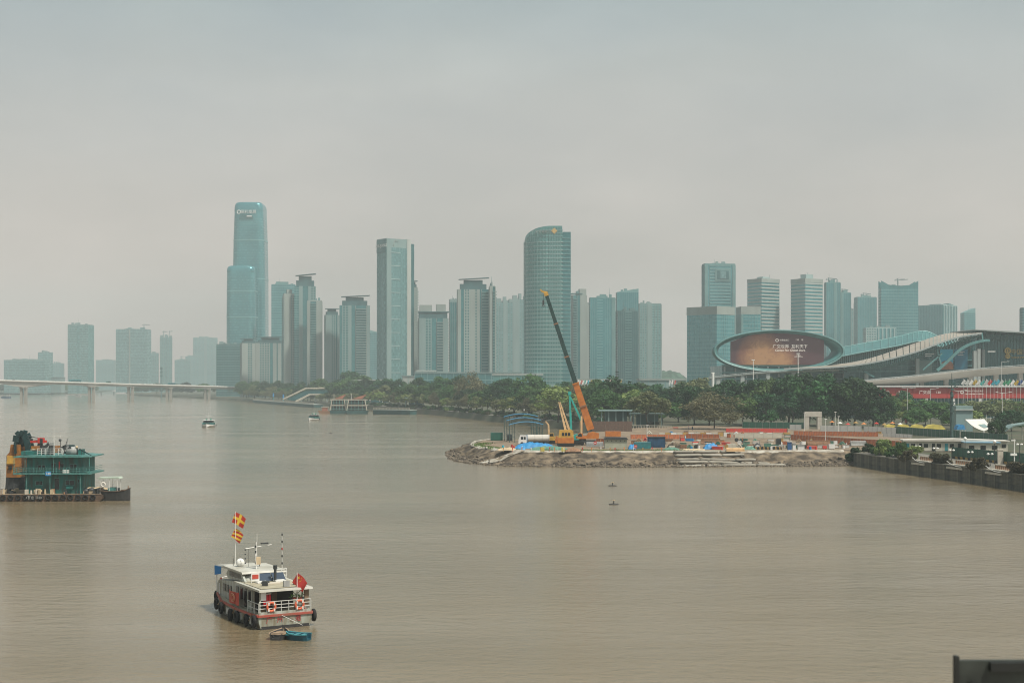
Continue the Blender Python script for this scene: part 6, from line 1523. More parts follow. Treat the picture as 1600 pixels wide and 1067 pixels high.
def hull(stations, m2, parent, name='hull'):
    secs = []
    for x, hb, zd, hw in stations:
        secs.append([(x,hb,zd),(x,hb*.99,zd*.55),(x,hw,0),(x,hw*.7,-.5),(x,-hw*.7,-.5),(x,-hw,0),(x,-hb*.99,zd*.55),(x,-hb,zd)])
    return MB().loft(secs).build(name,m2,parent)
stn = [(0,2.55,1.25,2.3),(2,2.65,1.22,2.45),(6,2.7,1.22,2.5),(10,2.6,1.35,2.35),(13,2.0,1.6,1.6),(15.2,1.05,1.95,.6),(16.6,.12,2.25,.05)]
hull(stn,'hull_pale',boat)
hull([(x-.01 if i == 0 else x,hb*.9,.28,hw+.04) for i,(x,hb,zd,hw) in enumerate(stn)],'hull_dark',boat,'boot_topping')
b = MB()
for sgn in (1,-1):
    for a, c in zip(stn,stn[1:]): b.beam((a[0],sgn*(a[1]+.04),a[2]-.02),(c[0],sgn*(c[1]+.04),c[2]-.02),.16,.2)
b.beam((-.05,-2.6,1.22),(-.05,2.6,1.22),.16,.2); b.build('rub_rail','trim_red',boat)
MB().grid([[(x,hb-.1,zd+.03) for x,hb,zd,hw in stn],[(x,-hb+.1,zd+.03) for x,hb,zd,hw in stn]][::-1]).build('deck','deck_tan',boat)
for k,(x0,x1) in enumerate(((1.2,2.8),(4.2,5.9),(7.0,8.4),(9.3,10.6))): MB().box(x0,x1,2.62 if k else 2.56,2.74 if k < 3 else 2.66,.35,.95).build('hull_panel','rail_white',boat)
for x,hb,z in ((.6,2.75,.75),(2.4,2.85,.6),(4.8,2.9,.55),(6.6,2.92,.5),(9.4,2.88,.75),(11.6,2.6,.85),(14.6,1.6,1.1),(15.9,.85,1.5)): MB().torus((x,hb,z),.42,.17,(.1,1,0),16,8).build('tyre_fender','tyre',boat,True)
MB().torus((.3,-2.85,.9),.42,.17,(.1,1,0),16,8).build('tyre_fender','tyre',boat,True); MB().torus((6.5,-2.9,.7),.42,.17,(.1,1,0),16,8).build('tyre_fender','tyre',boat,True)
# low bulwark at the stern and railing
MB().box(-.02,.14,-2.5,2.5,1.26,1.55).build('stern_bulwark','cabin_white',boat)
b = MB()
for y in np.linspace(-2.45,2.45,8): b.tube((.1,y,1.5),(.1,y,2.45),.045,.045,6)
for z in (1.85,2.15,2.45): b.tube((.1,-2.45,z),(.1,2.45,z),.04,.04,6)
b.build('stern_railing','rail_white',boat)
for sgn in (1,-1):
    b = MB()
    for x in (.1,1.1,2.1,3.0): b.tube((x,sgn*2.5,1.26),(x,sgn*2.5,2.35),.04,.04,6)
    for z in (1.8,2.3): b.tube((.1,sgn*2.5,z),(3.0,sgn*2.5,z),.035,.035,6)
    b.build('side_railing','rail_white',boat)
# aft shelter: cabin end painted near black for the shade under the roof, posts, roof
MB().box(3.2,8.2,-2.0,2.0,1.3,3.35).build('aft_cabin','cabin_white',boat)
MB().box(3.1,3.2,-1.95,1.95,1.3,3.3).build('cabin_end','interior_shade',boat); MB().box(3.04,3.1,-.35,.15,1.35,3.1).build('cabin_door','curtain',boat); MB().box(3.05,3.1,.7,1.4,2.1,2.9).build('cabin_window','window_dark',boat)
for k,(x0,x1) in enumerate(((3.5,4.1),(4.6,5.2),(5.7,6.3),(6.9,7.5))): MB().box(x0,x1,1.98,2.05,1.4 if k == 1 else 2.0,3.05).build('side_opening','window_dark',boat); MB().box(x0,x1,-2.05,-1.98,2.0,3.05).build('side_opening','window_dark',boat)
for x,y in ((.25,2.3),(.25,-2.3),(1.8,2.35),(1.8,-2.35)): MB().box(x-.06,x+.06,y-.06,y+.06,1.26,3.36).build('roof_post','cabin_white',boat)
MB().box(.15,.3,-2.3,-1.9,1.9,3.3).build('curtain','curtain',boat); MB().box(.2,.32,1.75,2.3,2.6,3.3).build('curtain','paint_white',boat)
MB().slab([(-.25,3.38),(6.6,3.42),(6.6,3.6),(-.2,3.56)],-2.55,2.55).build('aft_roof','roof_white',boat); MB().box(.3,6.3,-2.2,2.2,3.6,3.63).build('roof_mat','deck_tan',boat)
# wheelhouse
MB().slab([(5.6,3.62),(10.4,3.4),(10.9,3.8),(10.3,4.3),(6.2,4.3),(5.7,3.85)],-1.85,1.85).build('wheelhouse','cabin_white',boat)
MB().slab([(6.3,3.75),(9.9,3.7),(9.9,4.15),(6.5,4.15)],-1.88,1.88).build('wheelhouse_window','window_dark',boat); MB().slab([(10.5,3.6),(10.86,3.85),(10.42,4.2),(10.2,4.2)],-1.6,1.6).build('windscreen','window_dark',boat)
MB().slab([(5.5,4.33),(11.0,4.33),(11.3,4.45),(11.0,4.55),(5.6,4.5)],-2.15,2.15).build('wheelhouse_roof','roof_white',boat)
MB().slab([(5.0,3.64),(5.75,3.64),(6.25,4.32),(5.9,4.32)],1.86,2.05).build('side_fin','cabin_white',boat); MB().slab([(5.0,3.64),(5.75,3.64),(6.25,4.32),(5.9,4.32)],-2.05,-1.86).build('side_fin','cabin_white',boat)
MB().slab([(8.2,1.4),(13.6,1.55),(13.2,2.7),(12.8,3.0),(8.2,3.35)],-1.95,1.95).build('fore_cabin','cabin_white',boat)
for x in (9.0,9.9,10.8): MB().box(x,x+.6,1.93,2.0,2.1,2.8).build('fore_window','window_dark',boat)
b = MB()
for x,hb in ((12.5,2.1),(13.6,1.75),(14.7,1.3),(15.7,.75)): b.tube((x,hb-.1,1.6),(x,hb-.1,2.7),.04,.04,6); b.tube((x,-hb+.1,1.6),(x,-hb+.1,2.7),.04,.04,6)
for sgn in (1,-1): b.path([(12.5,sgn*2.0,2.6),(13.6,sgn*1.65,2.65),(14.7,sgn*1.2,2.7),(15.7,sgn*.65,2.75),(16.3,0,2.75)],.04,6)
b.build('bow_railing','paint_white',boat); MB().box(15.2,15.8,-.25,.25,2.0,2.5).build('anchor_winch','trim_red',boat); MB().tube((14.0,1.2,1.7),(15.0,1.0,2.8),.12,.12,6).build('mooring_post','buoy_orange',boat)
# canopy over the fore deck
MB().slab([(11.2,4.25),(14.2,4.15),(14.2,4.25),(11.2,4.4)],-1.9,1.9).build('fore_canopy','roof_white',boat)
for x,y in ((13.9,1.8),(13.9,-1.8)): MB().tube((x,y,1.7),(x,y,4.16),.05,.05,6).build('canopy_post','paint_white',boat)
mat('flag_blue2', (.01,.17,.45), .7, var=.1); MB().slab([(12.2,3.6),(14.1,3.3),(14.15,4.2),(12.2,4.26)],1.92,1.96).build('blue_flag','flag_blue2',boat)
# things on the roofs
MB().ball((9.6,.9,4.9),.42,12,8).tube((9.6,.9,4.5),(9.6,.9,4.75),.15,.15,8).build('radome','metal_white',boat,True)
for y in (-1.2,.1): 
    p_ = MB().cbox((5.0,y,3.98),(1.0,1.2,.06),0,0,R(-38)).build('solar_panel','solar',boat); 
b = MB()
for y in (-1.9,-.6,.7): b.tube((5.4,y,3.62),(5.4,y,4.3),.03,.03,5)
b.build('panel_frame','metal_white',boat)
MB().box(4.3,4.4,.9,1.7,3.8,4.55).build('name_board','board_white',boat); MB().box(4.27,4.3,1.0,1.6,4.0,4.4).build('name_board_print','red_banner',boat)
for y in (.95,1.65): MB().tube((4.35,y,3.62),(4.35,y,4.6),.04,.04,6).build('board_post','metal_white',boat)
MB().tube((4.2,-.6,3.62),(4.2,-.6,4.8),.13,.13,10).tube((4.2,-.6,4.8),(4.2,-.6,5.15),.2,.2,10).build('exhaust_pipe','metal_dark',boat)
for x,y,sx,sy,h,m2 in ((3.6,.2,.9,1.1,.12,'metal_white'),(2.6,-.6,.7,1.3,.1,'stone_light'),(3.7,-1.5,.8,1.0,.14,'metal_white'),(3.0,.4,.5,.6,.2,'metal_dark'),(.35,-.55,.25,.55,.55,'metal_grey')): MB().box(x,x+sx,y,y+sy,3.64,3.64+h).build('roof_box',m2,boat)
b = MB(); 
for y in (-2.1,-1.6,-1.1): b.tube((5.5,y-.1,3.62),(5.5,y-.1,4.6),.03,.03,5)
for z in (4.0,4.3,4.6): b.tube((5.5,-2.25,z),(5.5,-1.1,z),.03,.03,5)
b.build('ladder_rack','metal_white',boat)
# masts, aerials, strings of signal lamps
b = MB(); b.tube((7.6,0,4.5),(7.6,0,7.0),.07,.05,8); b.tube((7.6,-1.5,6.7),(7.6,1.1,6.45),.035,.035,6); b.tube((7.6,.15,6.5),(7.2,.15,4.5),.03,.03,6); b.tube((7.6,-.05,7.0),(7.6,-.05,7.8),.02,.02,5); b.build('mast','metal_white',boat)
MB().box(7.45,7.75,-1.15,-.45,6.8,6.92).build('radar_bar','metal_dark',boat); MB().box(7.4,7.7,-.35,.1,4.9,5.6).build('mast_board','tan_sheet',boat)
for k in range(4): MB().tube((7.5,.12,5.0+k*.5),(7.5,.12,5.22+k*.5),.08,.08,8).build('signal_lamp','metal_dark',boat)
for k in range(4): MB().tube((8.6,.75,4.9+k*.42),(8.6,.75,5.02+k*.42),.07,.07,8).build('signal_lamp','metal_dark',boat)
MB().tube((6.1,-2.0,4.4),(6.1,-2.0,7.9),.025,.015,6).build('lamp_mast','metal_white',boat)
for k in range(5): MB().tube((6.1,-2.0,4.95+k*.68),(6.1,-2.0,5.15+k*.68),.07,.07,8).build('signal_lamp','metal_dark' if k != 2 else 'char_red',boat)
b = MB(); b.tube((9.2,.2,4.5),(9.2,.2,6.4),.02,.015,5); b.tube((10.2,1.4,4.5),(10.2,1.4,5.3),.03,.03,5); b.tube((9.0,-.8,4.5),(9.0,-.8,5.1),.04,.04,5); b.build('aerial','metal_dark',boat)
MB().tube((10.9,.95,4.4),(10.9,.95,9.7),.04,.03,6).build('flag_staff','metal_white',boat)
def flag_part(name, m2, parent, loc, rz, w, h, overlays=(), droop=.12, tilt=20):
    def pt(u,v,o=0): return (w*u, .16*w*math.sin(u*5+v*1.2)*u+o, -h*v-droop*w*u*u)
    def patch(u0,u1,v0,v1,o):
        return [[pt(u0+(u1-u0)*i/7, v0(u0+(u1-u0)*i/7)+(v1(u0+(u1-u0)*i/7)-v0(u0+(u1-u0)*i/7))*j/4, o) for i in range(8)] for j in range(5)]
    b = MB().grid(patch(0,1,lambda u:0,lambda u:1,0)); f = b.build(name,m2,parent,True,loc=loc,rz=rz); f.rotation_euler[1] = R(tilt)
    for (u0,u1,v0,v1,m3,nm) in overlays:
        for o in (-.012,.012): MB().grid(patch(u0,u1,v0,v1,o)).build(nm,m3,f,True)
    return f
K_ = lambda c: (lambda u: c)
fz = R(-120-12)
flag_part('signal_flag','sign_red',boat,(10.9,.95,9.65),fz,1.3,1.05,((0,1,K_(.38),K_(.62),'flag_gold','flag_cross'),(.38,.62,K_(0),K_(1),'flag_gold','flag_cross')))
flag_part('signal_flag','sign_red',boat,(10.9,.95,8.1),fz,1.1,.95,tuple((max(0,0),1,(lambda k: (lambda u: min(1,max(0,k-.35*u))))(k),(lambda k: (lambda u: min(1,max(0,k+.2-.35*u))))(k),'flag_gold','flag_stripe') for k in (.1,.5,.9)),tilt=28)
MB().tube((.2,-1.2,1.6),(.2,-1.2,4.9),.04,.03,6).build('ensign_staff','metal_white',boat)
def star(r0, cx, cz): return [(cx+(r0 if k%2 == 0 else r0*.4)*math.sin(PI*k/5), cz+(r0 if k%2 == 0 else r0*.4)*math.cos(PI*k/5)) for k in range(10)]
en = flag_part('ensign','sign_red',boat,(.2,-1.25,4.85),R(-120-18),1.35,1.05,tilt=32,droop=.1)
b = MB()
for (r0,cx,cz) in ((.17,.3,-.3),(.06,.55,-.15),(.06,.62,-.3),(.06,.62,-.45),(.06,.55,-.55)):
    pts = star(r0,cx,cz)
    for o in (-.03,):
        n = len(b.v); b.v += [(x,.16*1.35*math.sin(x/1.35*5+.3)*(x/1.35)+o,z-.05*x) for x,z in pts]; b.f.append(tuple(range(n,n+10)))
b.build('star','flag_gold',en)['kind'] = 'stuff'
# lifebuoys, jackets, plants, banner, lettering
for y in (1.35,-1.35):
    lb = MB().torus((-.02,y,2.0),.38,.11,(1,0,0),20,8).build('lifebuoy','buoy_orange',boat,True)
    for k in range(4):
        a = PI/4+PI/2*k; MB().cbox((-.02,y+.38*math.cos(a),2.0+.38*math.sin(a)),(.25,.12,.25)).build('buoy_band','lifebelt_white',lb)
for k in range(3): 
    secs = [[(.45+.13*math.cos(2*PI*q/8)*f, 1.55+k*.24-.2+.13*math.sin(2*PI*q/8)*f, z) for q in range(8)] for z,f in ((2.0,.8),(2.3,1.1),(2.8,1.1),(3.1,.7))]; MB().loft(secs).build('life_jacket','jacket_red',boat,True)
MB().box(.35,.55,1.2,2.0,3.1,3.16).build('jacket_rail','metal_white',boat)
b = MB(); gg_ = random.Random(2)
for k in range(60):
    c = Vector((.5+gg_.gauss(0,.14),-1.35+gg_.gauss(0,.28),2.62+abs(gg_.gauss(0,.2)))); t = Vector((gg_.gauss(0,1),gg_.gauss(0,1),gg_.gauss(0,.6))).normalized()*.13; u_ = t.orthogonal().normalized()*.06; n = len(b.v); b.v += [tuple(c-t),tuple(c-u_),tuple(c+t),tuple(c+u_)]; b.f.append((n,n+1,n+2,n+3))
b.build('potted_plant','plant_leaf',boat)['kind'] = 'stuff'; MB().box(.3,.7,-1.75,-.95,2.46,2.62).build('planter','trim_red',boat); MB().box(.3,.7,-2.3,-1.8,2.46,2.58).build('tray','paint_teal',boat)
bn = MB().grid([[(5.0+3.0*i/8, 2.62+.08*math.sin(i*1.3), 2.75-1.25*j/4-.12*math.sin(PI*i/8)*(j == 0)) for i in range(9)] for j in range(5)]).build('side_banner','red_banner',boat,True)
for r0 in (.45,.28): 
    b = MB(); b.path([(6.5+r0*1.3*math.cos(t),2.73,2.1+r0*math.sin(t)*.8) for t in np.linspace(.4,5.2,14)],.05,4); b.build('banner_print','banner_print',bn)
for y,ch,m2 in ((1.55,'广','char_red'),(.55,'州','char_red'),(-.55,'海','char_faded'),(-1.2,'港','char_red')): text('hull_lettering',ch,.62,m2,boat,(-.05,y,.78),rot=(PI/2,0,-PI/2),ext=.01)
MB().tube((-.1,.4,1.2),(-1.9,-.9,.45),.02,.02,4).build('tow_rope','paint_white',boat)
# two dinghies
def dinghy(label, px, Y, rz, ln, bm, mh, mi, seats):
    r = thing('dinghy',label,'boat',(X(px,Y),Y,0),rz,'dinghies behind the patrol boat')
    st_n = [(0,bm*.36,.55,bm*.3),(ln*.15,bm*.46,.53,bm*.38),(ln*.45,bm*.5,.5,bm*.42),(ln*.75,bm*.42,.54,bm*.33),(ln*.93,bm*.22,.62,bm*.14),(ln,bm*.1,.68,.03)]
    secs = [[(x,hb,zd),(x,hw,0),(x,hw*.6,-.2),(x,-hw*.6,-.2),(x,-hw,0),(x,-hb,zd),(x,-hb+.1,zd),(x,-hw*.7,.12),(x,hw*.7,.12),(x,hb-.1,zd)] for x,hb,zd,hw in st_n]
    MB().loft(secs).build('hull',mh,r)
    b = MB()
    for sg in (1,-1):
        for a,c in zip(st_n,st_n[1:]): b.beam((a[0],sg*a[1],a[2]),(c[0],sg*c[1],c[2]),.09,.08)
    b.build('gunwale',mi,r)
    for f in seats: MB().box(ln*f,ln*f+.32,-bm*.42,bm*.42,.42,.48).build('thwart',mi,r)
mat('dinghy_teal', (.008,.07,.10), .5, var=.2, scale=2); mat('dinghy_teal_light', (.05,.24,.27), .5, var=.15); mat('dinghy_wood', (.33,.24,.16), .7, var=.25, scale=2)
dinghy('small dark wooden dinghy tied behind the patrol boat',431,122.2,R(82),2.3,1.55,'hull_dark','dinghy_wood',(.15,.45,.75)); dinghy('small teal dinghy tied right of the dark wooden one',483,122.2,R(160),2.15,1.3,'dinghy_teal','dinghy_teal_light',(.2,.5,.78))

# ------------------------------------------------------------------ dredging barge at left
mat('barge_teal', (.010,.135,.122), .6, col2=(.030,.060,.048), scale=1.1, stretch=(1,1,.25), detail=8, lo=.36, hi=.56); mat('barge_teal_light', (.075,.25,.23), .55, col2=(.05,.13,.115), scale=1.6, detail=7); mat('barge_rust', (.05,.035,.025), .85, col2=(.13,.08,.05), scale=.8, detail=7); mat('deck_rust', (.26,.20,.13), .85, col2=(.12,.08,.05), scale=.5); mat('barge_orange', (.36,.15,.025), .55, col2=(.16,.07,.025), scale=.8, detail=7); mat('gantry', (.006,.035,.036), .6, var=.3)
Yb_ = 268; s = S(Yb_); bg = thing('dredging_barge','teal two-storey dredging barge with orange machine house at left edge','barge',(X(37,Yb_),Yb_,0),R(2))
B = lambda px: (px-37)*s
BD = lambda px,dy: X(px,Yb_+dy)-X(37,Yb_)
z_ = lambda py,dy=0: Z(py,Yb_+dy)
MB().slab([(B(-60),-.4),(B(155),-.4),(B(162),.6),(B(162),1.15),(B(-60),1.25)],-1.5,13).build('pontoon','barge_rust',bg); MB().box(B(-60),B(160),-1.3,12.8,1.27,1.32).build('deck','deck_rust',bg)
for k in range(14): MB().torus((B(-2+k*11.5),-1.65,.75),.42,.15,(0,1,0),12,6).build('tyre_fender','tyre',bg,True)
H1, H2, HR = z_(744)-.0, z_(740), z_(714)
W_ = B(128)
MB().box(0,W_,.8,9,1.3,H2-.15).build('lower_storey','barge_teal',bg)
MB().box(B(40),B(128)+.0,.8,9,H2+.12,HR-.1).build('upper_storey','barge_teal',bg)
MB().box(B(22),B(141),-.5,10,H2-.13,H2+.1).build('balcony_floor','barge_teal_light',bg); MB().slab([(B(23),HR-.08),(B(140),HR-.08),(B(140),HR+.12),(B(118),HR+.3),(B(45),HR+.3),(B(23),HR+.14)],-.6,10.2).build('roof','barge_teal_light',bg)
def win(px0,px1,py0,py1,y=.8,m2='window_dark',nm='window'):
    o = MB().box(B(px0),B(px1),y-.05,y+.03,z_(py1),z_(py0)).build(nm,m2,bg); MB().box(B(px0)-.08,B(px1)+.08,y-.03,y,z_(py1)-.08,z_(py0)+.08).build('frame','barge_teal_light',o)
    if nm == 'window': MB().box((B(px0)+B(px1))/2-.04,(B(px0)+B(px1))/2+.04,y-.08,y-.02,z_(py1),z_(py0)).build('mullion','barge_teal_light',o)
for a in ((57,68,727,734),(107,117,726,732),(54,64,752,758),(100,113,751,758),(119,124,750,754)): win(*a)
win(83,90,748,765,nm='door'); win(78,84,724,738,nm='door'); win(92,97,724,738,nm='door')
MB().box(B(90),B(91.5),.5,.7,z_(734),z_(721)).build('red_hanging','sign_red',bg); MB().box(B(97),B(106),.1,.7,z_(739.5),z_(733.5)).build('air_conditioner','metal_white',bg); MB().box(B(102),B(112),.2,.75,z_(764),z_(760.5)).build('air_conditioner','barge_teal',bg)
b = MB()
for px in np.linspace(22,140,24): b.tube((B(px),-.4,H2+.1),(B(px),-.4,H2+1.15),.04,.04,5)
for z in (H2+.45,H2+.8,H2+1.15): b.tube((B(22),-.4,z),(B(140),-.4,z),.045,.045,5); b.tube((B(22),-.4,z),(B(22),9,z),.04,.04,5); b.tube((B(140),-.4,z),(B(140),9,z),.04,.04,5)
b.build('balcony_railing','barge_teal_light',bg)
for px in (40,84,139.5,23): MB().tube((B(px),-.35,H2+.1),(B(px),-.35,HR-.1),.06,.06,6).build('balcony_post','barge_teal_light',bg)
for px in (42,78,125): MB().tube((B(px),-.2,1.3),(B(px),-.2,H2-.14),.07,.07,6).build('deck_post','barge_teal_light',bg)
sg = MB().box(B(72),B(80.5),-.6,-.5,z_(743),z_(736.5)).build('number_sign','tarp_blue',bg); text('sign_lettering','748',.62,'sign_white',bg,(B(76.3),-.63,z_(739.8)),ext=.01)
text('hull_lettering','穗港 1800',.75,'metal_grey',bg,(B(58),-1.75,.75),ext=.01)
# roof gear
b = MB()
for px in np.linspace(53,93,7): b.tube((B(px),2,HR+.3),(B(px),2,HR+1.5),.05,.05,5)
for z in (HR+.7,HR+1.1,HR+1.5): b.tube((B(53),2,z),(B(93),2,z),.05,.05,5)
b.build('roof_railing','metal_white',bg)
MB().tube((B(97),3,HR+1.0),(B(113),3,HR+1.0),.85,.85,14).build('water_tank','metal_grey',bg,True); MB().box(B(98),B(112),2.6,3.4,HR+.2,HR+.3).build('tank_cradle','metal_white',bg); MB().ball((B(113.5),2.5,HR+1.75),.25,8,6).build('lamp','tan_sheet',bg)
b = MB(); b.tube((B(81.5),1,HR+.2),(B(81.5),1,z_(681)),.09,.05,6); b.tube((B(70),1,z_(681)),(B(92),1,z_(681)),.03,.03,5); b.tube((B(92),1,z_(681)),(B(92),1,z_(689)),.02,.02,4); b.tube((B(81.5),1,z_(681)),(B(81.5),1,z_(670)),.03,.02,5); b.build('mast','metal_white',bg); MB().ball((B(91),1,z_(688)),.28,8,6).build('signal_ball','metal_dark',bg); MB().box(B(75.5),B(79.5),1,2,z_(696),z_(692)).build('vent_box','metal_grey',bg)
b = MB()
for (a,c) in (((58,694),(58,686)),((94,704),(94,697)),((90,701),(97,697)),((63,700),(70,694)),((100,704),(104,699))): b.beam((B(a[0]),2.5,z_(a[1])),(B(c[0]),2.5,z_(c[1])),.45,.45)
b.build('winch_gear','metal_dark',bg)['kind'] = 'stuff'
MB().box(B(117),B(121),2,5,HR+.1,HR+1.3).build('locker','barge_teal',bg); MB().slab([(B(117),HR+1.3),(B(136),HR+.2),(B(138),HR+.2),(B(119),HR+1.5)],2,2.3).build('stair_rail','gantry',bg); MB().box(B(28),B(52),2,6,HR+.3,HR+1.0).build('roof_locker','barge_teal',bg)
# orange machine house, dark gantry, red boom
MB().slab([(BD(16,11.5),z_(745,11.5)),(BD(38,11.5),z_(745,11.5)),(BD(38,11.5),z_(694,11.5)),(BD(23,11.5),z_(694,11.5)),(BD(21,11.5),z_(706,11.5)),(BD(16.5,11.5),z_(711,11.5))],10.5,17).build('machine_house','barge_orange',bg); MB().slab([(BD(17,11.5),z_(724,11.5)),(BD(30,11.5),z_(724,11.5)),(BD(30,11.5),z_(711,11.5)),(BD(18,11.5),z_(711,11.5))],10.3,10.5).build('machine_cab','crane_yellow',bg); MB().box(BD(20,11.5),BD(26,11.5),10.2,10.32,z_(733,11.5),z_(727,11.5)).build('cab_window','window_dark',bg)
MB().tube((BD(26,11.5),13,1.3),(BD(26,11.5),13,z_(745,11.5)),2.2,2.0,12).build('pedestal','metal_dark',bg); MB().box(BD(46,11.5),BD(90,11.5),10.5,15,HR,z_(697,11.5)).build('engine_house','barge_orange',bg); MB().box(BD(70,11.5),BD(88,11.5),10.2,10.5,z_(699,11.5),z_(696,11.5)).build('engine_panel','crane_yellow',bg)
arm = [Vector((BD(x,11.5),11.5,z_(y,11.5))) for x,y in ((51,713),(50,700),(47,686),(43,678),(37,676),(32,680),(30.5,690),(31,708))]
for a,c in zip(arm,arm[1:]): 
    for y in (-1.0,1.0): MB().beam(a+Vector((0,y,0)),c+Vector((0,y,0)),.35,1.15).build('gantry_leg','gantry',bg)
MB().slab([(BD(28,11.5),z_(697,11.5)),(BD(41,11.5),z_(697,11.5)),(BD(42,11.5),z_(684,11.5)),(BD(38,11.5),z_(679.5,11.5)),(BD(31,11.5),z_(679.5,11.5)),(BD(27.5,11.5),z_(686,11.5))],11.0,12.0).build('gantry_plate','gantry',bg)
MB().beam((BD(44,11.5),11.5,z_(690,11.5)),(BD(76,11.5),11.5,z_(689.5,11.5)),.4,.45).build('red_boom','sign_red',bg); MB().box(BD(63,11.5),BD(72,11.5),11,12,z_(692,11.5),z_(684,11.5)).build('boom_trolley','sign_red',bg); MB().slab([(BD(62,11.5),z_(696,11.5)),(BD(70,11.5),z_(696,11.5)),(BD(68,11.5),z_(684,11.5)),(BD(65,11.5),z_(684,11.5))],11.2,11.8).build('trolley_frame','metal_dark',bg)
b = MB(); b.tube((BD(40,11.5),11.5,z_(679,11.5)),(BD(66,11.5),11.5,z_(685,11.5)),.07,.07,5); b.tube((BD(42,11.5),11.5,z_(684,11.5)),(BD(64,11.5),11.5,z_(688,11.5)),.05,.05,5); b.tube((BD(96,11.5),11,z_(699,11.5)),(BD(118,11.5),6,z_(709,11.5)),.06,.06,5); b.build('cable','metal_dark',bg)['kind'] = 'stuff'
b = MB()
for px in (7,11,15): b.tube((BD(px,11.5),9,1.3),(BD(px,11.5),9,z_(733,11.5)),.05,.05,5)
for py in (747,742,738,733): b.tube((BD(7,11.5),9,z_(py,11.5)),(BD(15,11.5),9,z_(py,11.5)),.05,.05,5)
b.build('ladder','metal_grey',bg)
gq = random.Random(8)
for k in range(46):
    px = gq.choice([gq.uniform(0,20),gq.uniform(40,126),gq.uniform(45,75),gq.uniform(128,156),gq.uniform(128,156)]); yy = gq.uniform(-.9,.5) if 30 < px < 128 else gq.uniform(-.8,5); w = gq.uniform(.25,.8); h = gq.uniform(.3,1.0)
    m2 = gq.choice(['metal_dark','rail_rust','tan_sheet','stone_light','hull_dark','tan_sheet'])
    if k%3: MB().cbox((B(px),yy,1.32+h/2),(w,w*.8,h),gq.uniform(0,3)).build('deck_gear',m2,bg)
    else: MB().tube((B(px),yy,1.32),(B(px),yy,1.32+h),w*.4,w*.3,8).build('bollard',m2,bg)
MB().box(B(128),B(155),.5,6,1.33,1.75).build('cargo_heap_base','tan_sheet',bg)
for k in range(9): MB().ball((B(131+k*2.8),1.2+(k%3)*1.4,1.8+.15*(k%2)),.75,8,5,.6).build('sack','tan_sheet' if k%3 else 'metal_dark',bg,True)
# tender boat beside the barge
Y = 269; td = thing('tender_boat','small black work boat with pale green flat canopy beside the barge','boat',(X(158,Y),Y,0),R(1)); s = S(Y); T_ = lambda px: (px-158)*s
secs = [[(x,-hb,zd),(x,-hb*.8,0),(x,-hb*.4,-.3),(x,hb*.4,-.3),(x,hb*.8,0),(x,hb,zd)] for x,hb,zd in ((0,1.1,1.95),(1.2,1.3,1.8),(3.2,1.3,1.8),(4.6,1.0,1.95),(5.3,.5,2.2),(5.5,.1,2.35))]; MB().loft(secs).build('hull','hull_dark',td)
for sg_ in (-1,1): MB().path([(0,sg_*1.15,1.98),(1.2,sg_*1.35,1.83),(3.2,sg_*1.35,1.83),(4.6,sg_*1.05,1.98),(5.5,0,2.38)],.09,6).build('gunwale','barge_rust',td)
mat('canopy_green', (.40,.48,.40), .6, var=.1); MB().slab([(-.3,Z(747.5,Y)),(3.8,Z(747,Y)),(3.6,Z(744.5,Y)),(-.1,Z(745,Y))],-1.3,1.3).build('canopy','canopy_green',td)
for x in (.1,1.9,3.3):
    for y in (-1.1,1.1): MB().tube((x,y,1.2),(x,y,Z(747,Y)),.05,.05,5).build('canopy_post','metal_white',td)
MB().torus((.75,-1.35,Z(756,Y)),.38,.13,(0,1,0),14,6).build('lifebuoy','lifebelt_white',td,True); MB().slab([(1.3,1.7),(3.0,1.7),(2.8,2.5),(1.6,2.5)],-.6,.6).build('engine_cover','barge_teal_light',td); MB().box(2.9,3.4,-.5,.5,1.2,2.4).build('console','metal_dark',td); MB().tube((5.1,0,2.1),(5.1,0,2.8),.1,.08,6).build('bow_post','rail_rust',td)

# ------------------------------------------------------------------ other craft
def launch(label, px, pyb, rz, ln, bm, mc, mast=3.5, group=None):
    Y = CAM_H*FOC/(pyb-HOR); r = thing('motor_launch',label,'boat',(X(px,Y),Y,0),rz,group)
    stx = [(0,bm*.42,1.0,bm*.36),(ln*.3,bm*.5,1.0,bm*.42),(ln*.65,bm*.46,1.15,bm*.34),(ln*.88,bm*.25,1.45,bm*.12),(ln,.08,1.7,.03)]
    hull(stx,'paint_white',r)
    b = MB()
    for sg_ in (-1,1):
        for a,c in zip(stx,stx[1:]): b.beam((a[0],sg_*a[1],a[2]),(c[0],sg_*c[1],c[2]),.12,.2)
    b.build('rub_rail','metal_dark',r)
    MB().slab([(ln*.08,1.0),(ln*.7,1.1),(ln*.62,2.1),(ln*.1,2.1)],-bm*.4,bm*.4).build('cabin',mc,r); MB().slab([(ln*.12,2.12),(ln*.64,2.12),(ln*.54,3.2),(ln*.14,3.2)],-bm*.34,bm*.34).build('wheelhouse','window_dark',r); MB().box(ln*.08,ln*.6,-bm*.4,bm*.4,3.22,3.4).build('roof','paint_white',r)
    b = MB(); b.tube((ln*.35,0,3.4),(ln*.35,0,3.4+mast),.08,.05,6); b.tube((ln*.35,-1.4,3.4+mast*.5),(ln*.35,1.4,3.4+mast*.5),.05,.05,5); b.build('mast','metal_white',r)
    for y in (-1.1,1.1): MB().box(ln*.3,ln*.4,y-.3,y+.3,3.42,4.3).build('life_raft','paint_green',r)
    for sg_ in (-1,1): MB().torus((ln*.2,sg_*bm*.52,.7),.4,.16,(0,1,0),10,5).build('tyre_fender','tyre',r)
    return r
launch('white and teal motor launch heading to the camera left of mid-river',328,666,R(-85),14,6.8,'barge_teal',4); launch('smaller white and teal launch near the ferry pier',495,656,R(-110),10,5.8,'barge_teal',2)
